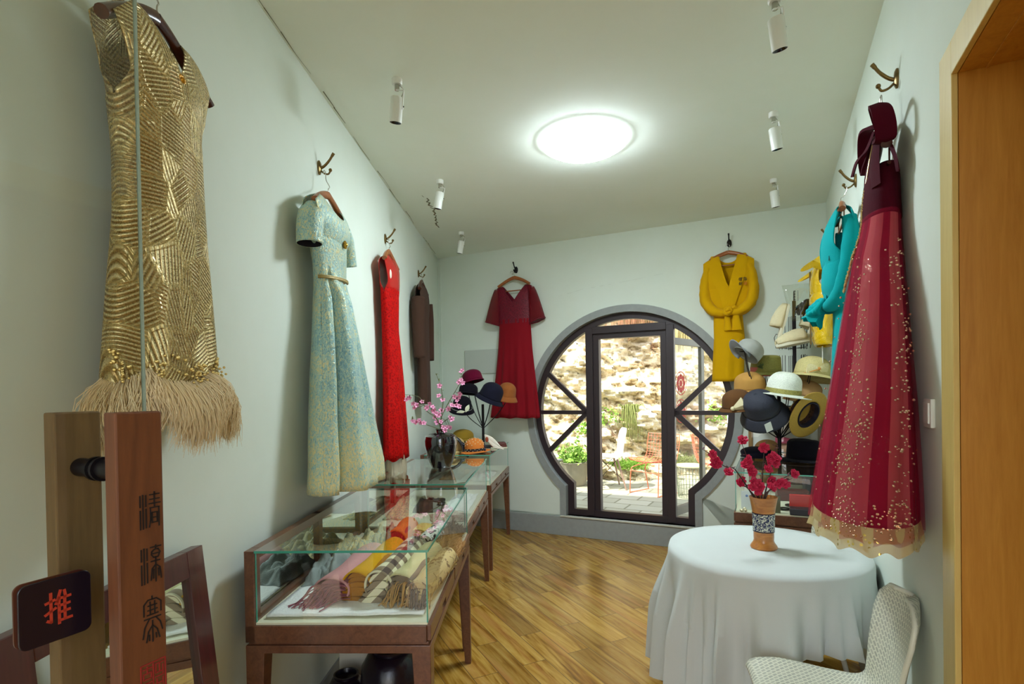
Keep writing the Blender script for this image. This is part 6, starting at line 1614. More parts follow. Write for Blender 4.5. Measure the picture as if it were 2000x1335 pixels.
def blossom_mesh(kind, seed):
    rng = random.Random(seed); bm = bmesh.new()
    if kind == 'pink':
        for k in range(5):
            a = 2 * pi * k / 5 + rng.uniform(-.1, .1)
            Mx = Matrix.Rotation(a, 4, 'Z') @ Matrix.Translation((0.011, 0, 0.002)) @ Matrix.Rotation(-0.35 + rng.uniform(-.2, .2), 4, 'Y')
            ball(bm, (0, 0, 0), 0.0095, sx=1.1, sy=0.8, sz=0.16, seg=8, M=Mx)
    else:
        for ringi, (n_, r, s_) in enumerate(((7, 0.015, 0.012), (6, 0.009, 0.011), (4, 0.004, 0.009))):
            for k in range(n_):
                a = 2 * pi * k / n_ + ringi * .5 + rng.uniform(-.2, .2)
                Mx = Matrix.Rotation(a, 4, 'Z') @ Matrix.Translation((r, 0, 0.004 * ringi)) @ Matrix.Rotation(-0.5 - 0.35 * ringi + rng.uniform(-.2, .2), 4, 'Y')
                ball(bm, (0, 0, 0), s_, sx=1.0, sy=0.8, sz=0.22, seg=8, M=Mx)
    b2 = bmesh.new(); ball(b2, (0, 0, 0.003), 0.0035 if kind == 'pink' else 0.004, seg=6)
    return bm, b2
def branches(data, kind, pot, grp, labels, scale=1.0, M=None):
    rng = random.Random(5 if kind == 'pink' else 6)
    proto = []
    for s_ in range(3):
        bm, b2 = blossom_mesh(kind, s_); o = obj('blossom', bm, M_PINKF if kind == 'pink' else M_REDF, angle=70); c2 = obj('blossom_core', b2, M_CORE if kind == 'pink' else M_SEPAL, o); proto.append((o, c2))
    used = set()
    for bi, (pts, fl) in enumerate(data):
        t = thing('blossom_branch', labels[bi], 'flower', Matrix.Translation(pts[0]), grp)
        base = Vector(pts[0]); P = smooth_path([Vector(p) - base for p in pts], 5); n_ = len(P)
        bm = bmesh.new(); tube(bm, P, [0.0042 * (1 - 0.72 * i / n_) for i in range(n_)], 7)
        for f in fl:
            f = Vector(f) - base; q = min(P, key=lambda p: (p - f).length)
            if (q - f).length > 0.004: tube(bm, [q, q.lerp(f, 0.5) + Vector((0, 0, -0.004)), f], [0.0018, 0.0014, 0.0012], 5)
        obj('twig', bm, M_BARK if kind == 'red' else M_BARKG, t)
        bm = bmesh.new()
        for k in range(9 if kind == 'pink' else 12):
            q = P[rng.randrange(n_ // 2, n_)]; d = Vector((rng.uniform(-1, 1), rng.uniform(-1, 1), rng.uniform(0, 1))).normalized(); l_ = rng.uniform(0.012, 0.028)
            tube(bm, [q, q + d * l_ * .5, q + d * l_], [0.001, 0.0045, 0.0006], 5, flat=0.35)
        obj('leaflets', bm, M_LEAFG if kind == 'pink' else M_SEPAL, t)
        for f in fl:
            k = rng.randrange(3); po, pc = proto[k]
            if k not in used: o, c2 = po, pc; used.add(k)
            else:
                o = po.copy(); c2 = pc.copy(); COL.objects.link(o); COL.objects.link(c2); c2.parent = o
            o.parent = t
            d = Vector((rng.uniform(-.7, .7), -1, rng.uniform(-.2, .9))).normalized(); q_ = Vector((0, 0, 1)).rotation_difference(d).to_matrix().to_4x4()
            q_ = Matrix.Translation(Vector(f) - base) @ q_ @ Matrix.Rotation(rng.uniform(0, 6), 4, 'Z') @ Matrix.Scale(scale * rng.uniform(0.8, 1.2), 4)
            o.matrix_local = q_
    for k, (po, pc) in enumerate(proto):
        if k not in used: bpy.data.objects.remove(pc); bpy.data.objects.remove(po)
branches(PINK_BRANCHES, 'pink', None, 'pink blossom branches in the black vase',
         ['pink blossom branch reaching far left in the black vase', 'short pink blossom branch in the middle left of the black vase', 'tall nearly bare pink blossom branch with green tip in the black vase',
          'pink blossom branch leaning right towards the felt hats', 'low pink blossom branch pointing left from the black vase', 'short pink blossom sprays at the mouth of the black vase'], 1.0)
branches(RED_BRANCHES, 'red', None, 'crimson blossom branches in the wooden vase',
         ['crimson blossom branch reaching far left across the moon gate', 'short crimson blossom twig on the left of the wooden vase', 'upright crimson blossom branch left of centre in the wooden vase',
          'crimson blossoms low at the mouth of the wooden vase', 'thin upright bare twig with a dark bud in the wooden vase', 'tall crimson blossom branch right of centre in the wooden vase', 'low crimson blossom branch pointing right from the wooden vase', 'crimson blossom branch with one far right flower'], 0.95)

# ------------------------------------------------------------------ patterned shell chairs
wm = NT('woven_pattern_plastic'); uv = wm.n('ShaderNodeTexCoord'); mp = wm.n('ShaderNodeMapping'); wm.link(uv.outputs['UV'], mp.inputs[0]); mp.inputs['Rotation'].default_value = (0, 0, pi / 4); mp.inputs['Scale'].default_value = (60, 60, 60)
br = wm.n('ShaderNodeTexBrick', offset=0.5); wm.link(mp.outputs[0], br.inputs['Vector'])
br.inputs['Color1'].default_value = (0, 0, 0, 1); br.inputs['Color2'].default_value = (0.25, 0.25, 0.25, 1); br.inputs['Mortar'].default_value = (1, 1, 1, 1)
br.inputs['Scale'].default_value = 1.0; br.inputs['Mortar Size'].default_value = 0.16; br.inputs['Mortar Smooth'].default_value = 0.3; br.inputs['Brick Width'].default_value = 1.3; br.inputs['Row Height'].default_value = 0.8
wm.P(Base_Color=wm.ramp(br.outputs['Color'], [(0.0, srgb(176, 176, 160)), (0.25, srgb(196, 194, 176)), (0.6, srgb(226, 224, 204))]), Roughness=0.45); wm.bump(br.outputs['Color'], 0.5, 0.004)
M_SHELLW = wm.m; M_SHELLRIM = plain('smooth_cream_plastic', (222, 220, 200), 0.4)
def shell(bm, uvs=True):
    prof = [(-0.215, 0.432), (-0.20, 0.446), (-0.12, 0.452), (-0.02, 0.442), (0.08, 0.436), (0.15, 0.446), (0.195, 0.485), (0.215, 0.55), (0.228, 0.64), (0.245, 0.73), (0.260, 0.795), (0.268, 0.835), (0.270, 0.845)]
    wid = [0.19, 0.205, 0.218, 0.222, 0.215, 0.195, 0.170, 0.160, 0.172, 0.185, 0.170, 0.115, 0.05]
    P = smooth_path([Vector((0, a, b)) for a, b in prof], 3); W = []
    for i in range(len(P)):
        t = i / 3; k = min(int(t), len(wid) - 2); W.append(wid[k] + (wid[k + 1] - wid[k]) * (t - k))
    grid = []; NX = 20; L_ = [0]
    for i in range(1, len(P)): L_.append(L_[-1] + (P[i] - P[i - 1]).length)
    for i, p in enumerate(P):
        tt = (P[min(i + 1, len(P) - 1)] - P[max(i - 1, 0)]).normalized(); n_ = Vector((0, -tt.z, tt.y)); back = ss((i / len(P) - 0.4) / 0.2)
        row = []
        for k in range(NX + 1):
            c_ = 2 * k / NX - 1; lift = (0.022 * (1 - back) + 0.045 * back) * c_ * c_
            row.append(p + Vector((c_ * W[i], 0, 0)) + n_ * lift)
        grid.append(row)
    loft(bm, grid, False, uvs=lambda i, j: ((j / NX - 0.5) * 2 * W[i] / 1.0, L_[i]))
def shell_chair(M, label):
    t = thing('shell_chair', label, 'chair', M)
    bm = bmesh.new(); shell(bm); so = obj('seat_shell', bm, [M_SHELLW, M_SHELLRIM], t, solid=0.014, angle=80); so.modifiers['t'].material_offset_rim = 1; so.modifiers['t'].material_offset = 0
    for sx in (-1, 1):
        for sy in (-1, 1):
            bm = bmesh.new(); tube(bm, [(sx * 0.13, sy * 0.12, 0.43), (sx * 0.20, sy * 0.20, 0.0)], [0.016, 0.011], 12); obj('leg', bm, M_SHELLW, t)
    return t
ch = shell_chair(frame(Vector((1.075, 1.87, 0)), Vector((-0.34, -0.94, 0))), 'cream woven-pattern plastic chair in front of the round table')
ch2 = copy_tree(ch, frame(Vector((1.50, 2.90, 0)), Vector((-0.05, -1.0, 0)))); ch2['label'] = 'cream woven-pattern plastic chair behind the round table, only its back showing'

# ------------------------------------------------------------------ glass entrance door with wooden pull bars
DD = Vector((0.43, 0.90, 0)).normalized(); MD = frame(Vector((-0.76, 0.83, 0)), DD)
gd = thing('glass_entrance_door', 'open frameless glass door at the left edge with wooden pull bars', 'door', MD @ Matrix.Translation((0.1, 0, 0)))
def gp(bm): bmesh.ops.translate(bm, verts=bm.verts, vec=(-0.1, 0, 0)); return bm
bm = bmesh.new(); box(bm, -0.68, 0.1825, -0.005, 0.005, 0.02, 2.75)
obj('glass_leaf', gp(bm), glass('door_glass', (0.955, 0.965, 0.95), 0.7, 0.0, 0.01), gd, smooth=False)
bm = bmesh.new(); box(bm, 0.1825, 0.1842, -0.005, 0.005, 0.02, 2.75); obj('polished_edge', gp(bm), plain('pale_glass_edge', (150, 164, 150), 0.3), gd, smooth=False)
def prism_z(bm, x0, x1, y0, y1, z0, z1): box(bm, x0, x1, y0, y1, z0, z1)
bm = bmesh.new(); box(bm, 0.083, 0.157, -0.095, -0.062, 0.62, 1.525); bar_f = obj('pull_bar', gp(bm), M_BARWOOD, gd, smooth=False, bevel=0.003); bar_f['label'] = 'reddish wooden pull bar with black seal characters'
bm = bmesh.new(); box(bm, 0.070, 0.142, 0.060, 0.095, 0.62, 1.525); obj('pull_bar', gp(bm), M_BARWOOD2, gd, smooth=False, bevel=0.003)['label'] = 'darker wooden pull bar behind the glass'
for z in (1.427, 0.72):
    bm = bmesh.new(); tube(bm, [(0.108, 0.065, z), (0.108, -0.065, z)], 0.016, 20); tube(bm, [(0.108, 0.012, z), (0.108, 0.005, z)], 0.021, 20); tube(bm, [(0.108, -0.012, z), (0.108, -0.005, z)], 0.021, 20)
    obj('standoff', gp(bm), M_BLACKIRON, gd)
# brushed strokes
def strokes(bm, S, ox, oz, sx, sz, y0, wd, th=0.0012):
    for pl in S:
        for a, b in zip(pl[:-1], pl[1:]):
            A_ = Vector((ox + a[0] * sx, 0, oz + a[1] * sz)); B_ = Vector((ox + b[0] * sx, 0, oz + b[1] * sz)); d = (B_ - A_)
            if d.length < 1e-6: continue
            d.normalize(); n_ = Vector((-d.z, 0, d.x)) * wd / 2; A_ -= d * wd * .35; B_ += d * wd * .35
            q = [A_ + n_, B_ + n_, B_ - n_, A_ - n_]; v0 = [bm.verts.new(p + Vector((0, y0, 0))) for p in q]; v1 = [bm.verts.new(p + Vector((0, y0 - th, 0))) for p in q]
            bm.faces.new(v1); bm.faces.new(list(reversed(v0)))
            for i in range(4): bm.faces.new((v0[i], v0[(i + 1) % 4], v1[(i + 1) % 4], v1[i]))
W3 = [[(0.04, 0.93), (0.04, 0.62)], [(0.04, 0.52), (0.04, 0.0)], [(0.17, 0.95), (0.17, 0.0)], [(0.31, 0.93), (0.31, 0.62)], [(0.31, 0.55), (0.31, 0.02)]]
QING = W3 + [[(0.50, 0.93), (0.96, 0.93)], [(0.72, 1.0), (0.72, 0.60)], [(0.50, 0.80), (0.96, 0.80)], [(0.46, 0.68), (1.0, 0.68)], [(0.52, 0.56), (0.52, 0.22), (0.46, 0.02)], [(0.93, 0.56), (0.93, 0.02)], [(0.50, 0.56), (0.95, 0.56)], [(0.60, 0.42), (0.60, 0.14), (0.84, 0.14), (0.84, 0.42), (0.60, 0.42)], [(0.60, 0.28), (0.84, 0.28)]]
LIANG = W3 + [[(0.48, 0.94), (0.98, 0.94)], [(0.73, 0.98), (0.73, 0.90)], [(0.54, 0.82), (0.66, 0.87), (0.84, 0.87), (0.94, 0.78), (0.84, 0.66), (0.62, 0.66), (0.52, 0.74), (0.54, 0.82)], [(0.60, 0.76), (0.88, 0.76)], [(0.72, 0.66), (0.72, 0.0)], [(0.50, 0.56), (0.92, 0.56)], [(0.72, 0.46), (0.54, 0.36), (0.48, 0.06)], [(0.72, 0.46), (0.92, 0.36), (0.98, 0.06)], [(0.62, 0.34), (0.60, 0.10)], [(0.84, 0.34), (0.86, 0.14)]]
ZHAI = [[(0.50, 1.0), (0.50, 0.93)], [(0.10, 0.60), (0.10, 0.84), (0.30, 0.93), (0.70, 0.93), (0.92, 0.84), (0.92, 0.62)], [(0.30, 0.80), (0.72, 0.80)], [(0.28, 0.70), (0.74, 0.70)], [(0.40, 0.88), (0.40, 0.60)], [(0.62, 0.88), (0.62, 0.60)], [(0.26, 0.60), (0.78, 0.60)], [(0.12, 0.52), (0.90, 0.52)], [(0.36, 0.52), (0.12, 0.34), (0.04, 0.12)], [(0.66, 0.52), (0.88, 0.38), (0.98, 0.2)], [(0.50, 0.46), (0.50, 0.0)], [(0.50, 0.36), (0.30, 0.24), (0.20, 0.02)], [(0.50, 0.36), (0.72, 0.24), (0.84, 0.04)], [(0.34, 0.16), (0.34, 0.04)], [(0.66, 0.16), (0.68, 0.06)]]
M_INKBAR = plain('black_lacquer_ink', (24, 14, 12), 0.6); M_SEALRED = plain('seal_red', (142, 30, 26), 0.7)
bm = bmesh.new()
for S, z0, z1 in ((QING, 1.328, 1.388), (LIANG, 1.235, 1.298), (ZHAI, 1.135, 1.212)): strokes(bm, S, 0.1165, z0, 0.034, z1 - z0, -0.0948, 0.0021)
obj('seal_characters', gp(bm), M_INKBAR, bar_f, smooth=False)['label'] = 'three black seal script characters'
bm = bmesh.new()
SEAL = [[(0, 0), (1, 0), (1, 1), (0, 1), (0, 0)], [(0.5, 0.05), (0.5, 0.95)], [(0.08, 0.86), (0.44, 0.86)], [(0.26, 0.92), (0.26, 0.70)], [(0.1, 0.72), (0.42, 0.72), (0.42, 0.54), (0.1, 0.54), (0.1, 0.72)], [(0.08, 0.42), (0.44, 0.42)], [(0.14, 0.36), (0.1, 0.08)], [(0.26, 0.42), (0.26, 0.08)], [(0.38, 0.36), (0.42, 0.08)],
        [(0.58, 0.9), (0.92, 0.9)], [(0.6, 0.9), (0.6, 0.62), (0.9, 0.62)], [(0.76, 0.9), (0.76, 0.62)], [(0.9, 0.8), (0.9, 0.5)], [(0.58, 0.5), (0.92, 0.5)], [(0.64, 0.42), (0.64, 0.1), (0.9, 0.1)], [(0.64, 0.28), (0.88, 0.28)], [(0.9, 0.42), (0.9, 0.2)]]
strokes(bm, SEAL, 0.113, 1.045, 0.040, 0.055, -0.0948, 0.0019)
obj('red_seal', gp(bm), M_SEALRED, bar_f, smooth=False)['label'] = 'red square seal stamp'
# push plates, one on each face of the glass
def rrect(bm, x0, x1, z0, z1, r, y0, y1, n=6):
    pts = []
    for cx_, cz_, a0 in ((x1 - r, z1 - r, 0), (x0 + r, z1 - r, pi / 2), (x0 + r, z0 + r, pi), (x1 - r, z0 + r, 1.5 * pi)):
        for k in range(n + 1): a = a0 + pi / 2 * k / n; pts.append((cx_ + r * math.cos(a), cz_ + r * math.sin(a)))
    loft(bm, [[Vector((x, y, z)) for x, z in pts] for y in (y0, y1)], True, True, True)
pl_m = plain('dark_violet_plate', (24, 14, 24), 0.25)
bm = bmesh.new(); rrect(bm, -0.012, 0.086, 1.161, 1.262, 0.012, -0.009, -0.0055); plate = obj('push_plate', gp(bm), pl_m, gd, angle=30, bevel=0.001); plate['label'] = 'dark plate with an orange red character'
bm = bmesh.new(); rrect(bm, -0.012, 0.086, 1.161, 1.262, 0.012, 0.0055, 0.009); obj('push_plate', gp(bm), plain('copper_plate_back', (92, 44, 34), 0.35), gd, angle=30)
TUI = [[(0.02, 0.70), (0.36, 0.76)], [(0.22, 0.98), (0.22, 0.10), (0.08, 0.16)], [(0.0, 0.36), (0.40, 0.50)], [(0.60, 1.0), (0.46, 0.68), (0.42, 0.62)], [(0.54, 0.80), (0.54, 0.0)], [(0.76, 0.98), (0.80, 0.82)], [(0.54, 0.76), (1.0, 0.78)], [(0.56, 0.54), (0.96, 0.56)], [(0.56, 0.33), (0.96, 0.35)], [(0.54, 0.08), (1.04, 0.10)], [(0.77, 0.78), (0.77, 0.08)]]
bm = bmesh.new(); strokes(bm, TUI, 0.022, 1.188, 0.034, 0.052, -0.0088, 0.0042, 0.0006)
obj('push_character', gp(bm), plain('orange_red_paint', (176, 52, 30), 0.5), plate, smooth=False)['label'] = 'orange red character for push'

# ------------------------------------------------------------------ standing mirror leaning on the left wall
lean = math.atan2(0.115, 1.10)
MM = FL(1.0, 0.0, 0.165) @ Matrix.Rotation(-lean, 4, 'X')
mr = thing('standing_mirror', 'dark red framed mirror leaning against the left wall behind the glass door handles', 'mirror', MM)
MW, MH, RW = 0.64, 1.10, 0.075
for nm, b_ in (('stile', (0, RW, 0, MH)), ('stile', (MW - RW, MW, 0, MH)), ('top_rail', (RW, MW - RW, MH - RW, MH)), ('bottom_rail', (RW, MW - RW, 0.0, 0.10))):
    bm = bmesh.new(); box(bm, b_[0], b_[1], -0.018, 0.018, b_[2], b_[3]); obj(nm, bm, M_REDWOOD, mr, smooth=False, bevel=0.002)
bm = bmesh.new(); box(bm, RW - 0.005, MW - RW + 0.005, -0.004, 0.004, 0.09, MH - RW + 0.005); obj('mirror_glass', bm, M_MIRROR, mr, smooth=False)

# jars under the nearest case
M_JAR = plain('dark_stoneware', (22, 14, 26), 0.25, bump=0.3, bscale=60)
def jar(x, y, s, label):
    t = thing('stoneware_jar', label, 'jar', place(x, y, 0)); bm = bmesh.new()
    lathe(bm, [(0.001, 0), (0.085 * s, 0), (0.10 * s, 0.02 * s), (0.128 * s, 0.14 * s), (0.138 * s, 0.25 * s), (0.130 * s, 0.33 * s), (0.098 * s, 0.385 * s), (0.085 * s, 0.39 * s), (0.09 * s, 0.41 * s), (0.078 * s, 0.41 * s), (0.07 * s, 0.38 * s), (0.001, 0.36 * s)], 40); obj('jar_body', bm, M_JAR, t)
    return t
jar(-0.565, 2.42, 1.0, 'tall dark stoneware jar on the floor under the nearest display case')
jar(-0.79, 2.48, 0.62, 'squat dark stoneware jar on the floor left of the tall one')
bm = bmesh.new(); box(bm, -0.08, 0.08, -0.12, 0.12, 0, 0.30); o = obj('cardboard_box', bm, plain('pale_card', (196, 190, 172), 0.8), smooth=False, bevel=0.003); o.matrix_world = place(-0.80, 2.75, 0, 0.1); tag(o, 'pale cardboard box under the nearest display case behind the jars', 'box')

# ------------------------------------------------------------------ patio, rock face and garden furniture
ZP = 0.14
pm_ = NT('patio_slabs'); v = pm_.obj(rot=(0, 0, 0.5)); br = pm_.n('ShaderNodeTexBrick', offset=0.5); pm_.link(v, br.inputs['Vector'])
br.inputs['Color1'].default_value = (*srgb(150, 150, 132)[:3], 1); br.inputs['Color2'].default_value = (*srgb(190, 190, 172)[:3], 1); br.inputs['Mortar'].default_value = (*srgb(110, 112, 92)[:3], 1)
br.inputs['Scale'].default_value = 1.0; br.inputs['Brick Width'].default_value = 0.42; br.inputs['Row Height'].default_value = 0.28; br.inputs['Mortar Size'].default_value = 0.012
n1 = pm_.noise(pm_.obj(), 3, 6, 0.6); pm_.P(Base_Color=pm_.mix(pm_.math('MULTIPLY', n1, 0.6), br.outputs['Color'], srgb(160, 156, 120)), Roughness=0.85); pm_.bump(pm_.math('ADD', n1, pm_.math('MULTIPLY', br.outputs['Fac'], -0.5)), 0.4, 0.01)
bm = bmesh.new(); A_, B_ = Mg @ Vector((-5.5, WT, 0)), Mg @ Vector((6.5, WT, 0))
vs = [bm.verts.new(Vector((p[0], p[1], ZP))) for p in (A_, B_, (9.0, 11.0), (-4.5, 12.0))]; f = bm.faces.new(vs)
r = bmesh.ops.extrude_face_region(bm, geom=[f])
for v_ in r['geom']:
    if isinstance(v_, bmesh.types.BMVert): v_.co.z -= 0.15
struct('patio', bm, pm_.m, smooth=False)
# rock face
rm = NT('weathered_rock'); v = rm.obj(); n1 = rm.noise(rm.obj(scale=(1, 1, 2.2), rot=(0, 0.25, 0)), 2.2, 8, 0.65, dist=0.6); n2 = rm.noise(v, 9, 6, 0.6)
f = rm.math('ADD', rm.math('MULTIPLY', n1, 0.7), rm.math('MULTIPLY', n2, 0.3))
c = rm.ramp(f, [(0.30, srgb(64, 52, 36)), (0.40, srgb(138, 116, 78)), (0.46, srgb(196, 178, 138)), (0.54, srgb(222, 210, 180)), (0.68, srgb(236, 230, 212))])
n3 = rm.noise(rm.obj(loc=(3, 1, 7)), 1.4, 5, 0.6); g_ = rm.ramp(n3, [(0.60, (0, 0, 0, 1)), (0.68, (1, 1, 1, 1))]); c = rm.mix(rm.math('MULTIPLY', g_, 0.55), c, srgb(146, 84, 56))
n4 = rm.noise(rm.obj(loc=(8, 2, 1)), 1.9, 5, 0.65); g_ = rm.ramp(n4, [(0.58, (0, 0, 0, 1)), (0.66, (1, 1, 1, 1))]); c = rm.mix(rm.math('MULTIPLY', g_, 0.5), c, srgb(128, 138, 74))
rm.P(Base_Color=c, Roughness=0.9); rm.bump(rm.math('ADD', n2, n1), 0.9, 0.05)
bm = bmesh.new(); NXR, NZR = 230, 150; grid = []
def rock_y(x, z):
    yb = 8.55 - 0.22 * (x - 1.4) + 0.05 * (x - 1.4) ** 2
    s_ = z + 0.28 * x
    q = Vector((x * 0.9, 0, z * 1.1)); d = 0.42 * noise.fractal(q, 1.0, 2.1, 4)
    st = 0.12 * noise.noise(Vector((x * 1.1, 3, s_ * 5.2))) + 0.10 * noise.noise(Vector((x * 1.7, 7, s_ * 9.5)))
    cell = noise.noise(Vector((x * 3.1, 1, s_ * 7.0))); st += 0.07 * (1 if cell > 0.05 else -0.5) * min(1, abs(cell) * 8)
    st += 0.11 * noise.fractal(Vector((x * 6, 2, s_ * 15)), 0.8, 2.0, 5)
    return yb + 0.34 * z + d + st - 0.25 * max(0, 0.5 - z)
for j in range(NZR + 1):
    z = ZP - 0.05 + 5.2 * j / NZR
    grid.append([Vector((-2.6 + 8.6 * i / NXR, rock_y(-2.6 + 8.6 * i / NXR, z), z)) for i in range(NXR + 1)])
loft(bm, grid, False); o = obj('rock_face', bm, rm.m, angle=35); o['kind'] = 'structure'
# grass and creepers
M_GR1 = plain('fresh_green', (128, 168, 60), 0.7, var=0.25, bscale=8); M_GR2 = plain('dry_grass', (206, 190, 130), 0.8, var=0.15, bscale=8); M_GR3 = plain('olive_grass', (132, 140, 74), 0.8, var=0.2, bscale=8)
def tuft(nm, label, c, n_, l_, sp_, mat, hang=False, leaf=0.0, seed=0):
    rng = random.Random(seed); bm = bmesh.new()
    for _ in range(n_):
        a = rng.uniform(0, 6.28); r = rng.uniform(0, sp_); p = Vector((r * math.cos(a), -abs(r * math.sin(a)) * 0.6, rng.uniform(-0.5, 0.5) * sp_ * (1.0 if leaf else 0.3))); d = Vector((rng.uniform(-1, 1), rng.uniform(-1, 0.1), rng.uniform(0.3, 1.2))).normalized(); L_ = l_ * rng.uniform(0.5, 1.1)
        if hang: q1 = p + Vector((d.x * .12, -0.12, 0.04)) ; q2 = q1 + Vector((d.x * .06, -0.05, -L_ * .6)); q3 = q2 + Vector((0, 0, -L_ * .5))
        else: q1 = p + d * L_ * .4; q2 = p + d * L_ * .8 + Vector((d.x * .1 * L_, d.y * .1 * L_, -0.05 * L_)); q3 = p + d * L_ + Vector((d.x * .3 * L_, 0, -0.25 * L_))
        if leaf: 
            M9 = Matrix.Translation(q2) @ Euler((rng.uniform(-1, 1), rng.uniform(-1, 1), rng.uniform(0, 6))).to_matrix().to_4x4(); ball(bm, (0, 0, 0), leaf * rng.uniform(.6, 1.2), sx=1.3, sy=0.7, sz=0.12, seg=6, M=M9)
        else: tube(bm, [p, q1, q2, q3], [0.006, 0.005, 0.003, 0.001], 3, cap=False)
    o = obj(nm, bm, mat, smooth=False); o.matrix_world = Matrix.Translation(c); tag(o, label, 'grass' if not leaf else 'plant', kind='stuff')
def onrock(x, z, off=-0.03): return Vector((x, rock_y(x, z) + off, z))
tuft('hanging_grass', 'long dry grass hanging down the rock right of the white chair', onrock(1.92, 1.25), 130, 0.55, 0.14, M_GR3, hang=True, seed=1)
tuft('hanging_grass', 'pale dry grass hanging behind the open door leaf', onrock(2.75, 2.75), 150, 0.75, 0.25, M_GR2, hang=True, seed=2)
tuft('hanging_grass', 'rusty roots and dry grass at the top of the rock face', onrock(1.95, 2.85), 130, 0.45, 0.35, plain('rust_roots', (180, 122, 84), 0.8, var=0.3, bscale=9), hang=True, seed=3)
tuft('hanging_grass', 'dry grass at the upper right of the rock face', onrock(3.4, 2.3), 130, 0.5, 0.35, M_GR2, hang=True, seed=33)
tuft('green_creeper', 'fresh green creeper leaves on the rock above the white chair', onrock(1.55, 1.05), 110, 0.16, 0.22, M_GR1, leaf=0.025, seed=4)
tuft('green_creeper', 'fresh green leaves beside the door post near the white chair', onrock(1.22, 0.88), 130, 0.18, 0.20, M_GR1, leaf=0.03, seed=5)
tuft('green_creeper', 'green leaves high on the left of the rock face', onrock(0.45, 1.35), 70, 0.14, 0.2, M_GR1, leaf=0.025, seed=6)
tuft('grass_clump', 'yellow green grass clump at the foot of the rock under the red wire chair', onrock(1.85, 0.34), 260, 0.22, 0.30, M_GR1, seed=7)
tuft('grass_clump', 'olive grass clump at the foot of the rock right of the wire basket', onrock(2.7, 0.35), 220, 0.25, 0.35, M_GR3, seed=8)
tuft('grass_clump', 'olive grass clump at the foot of the rock left of the white chair', onrock(1.25, 0.3), 160, 0.2, 0.25, M_GR3, seed=9)
tuft('green_creeper', 'creeper leaves low on the right of the rock face', onrock(3.2, 1.1), 120, 0.16, 0.30, M_GR1, leaf=0.025, seed=10)

# planter tub with leaves
pl = thing('planter_tub', 'weathered stone planter tub of leafy herbs outside the left light of the moon gate', 'planter', place(0.89, 7.98, ZP))
bm = bmesh.new(); lathe(bm, [(0.001, 0), (0.17, 0), (0.19, 0.03), (0.215, 0.22), (0.235, 0.33), (0.245, 0.345), (0.225, 0.35), (0.21, 0.32), (0.001, 0.30)], 36); obj('tub', bm, plain('tub_stone', (150, 142, 122), 0.85, bump=0.5, bscale=30, var=0.2), pl)
rng = random.Random(31); bm = bmesh.new()
for _ in range(330):
    M9 = Matrix.Translation((rng.gauss(0, 0.13), rng.gauss(-0.02, 0.12), 0.34 + abs(rng.gauss(0, 0.13)))) @ Euler((rng.uniform(-1, 1), rng.uniform(-1, 1), rng.uniform(0, 6))).to_matrix().to_4x4(); ball(bm, (0, 0, 0), rng.uniform(0.018, 0.034), sx=1.4, sy=0.8, sz=0.12, seg=6, M=M9)
for _ in range(30):
    x, y = rng.gauss(0, .1), rng.gauss(0, .1); tube(bm, [(x * .5, y * .5, 0.30), (x, y, 0.36 + rng.uniform(0.05, .25))], 0.004, 4)
obj('herb_leaves', bm, M_GR1, pl, smooth=False)
# white shell side chair on wire legs
M_WSHELL = plain('white_shell', (246, 246, 242), 0.35)
wc = thing('white_shell_chair', 'white moulded shell chair on a metal and wood base in the sunny patio', 'chair', frame(Vector((1.36, 7.70, ZP)), Vector((0.02, -1.0, 0))))
bm = bmesh.new(); shell(bm); obj('seat_shell', bm, M_WSHELL, wc, solid=0.012, angle=80)
for sx in (-1, 1):
    for sy in (-1, 1):
        bm = bmesh.new(); tube(bm, [(sx * 0.12, sy * 0.11, 0.42), (sx * 0.22, sy * 0.21, 0.0)], [0.015, 0.011], 10); obj('leg', bm, plain('silver_brown_leg', (150, 124, 106), 0.5), wc)
for sx in (-1, 1):
    bm = bmesh.new(); tube(bm, [(sx * 0.19, -0.19, 0.12), (sx * 0.12, 0.11, 0.42)], 0.004, 6); tube(bm, [(sx * 0.19, 0.19, 0.12), (sx * 0.12, -0.11, 0.42)], 0.004, 6); obj('cross_wire', bm, M_BLACKIRON, wc)
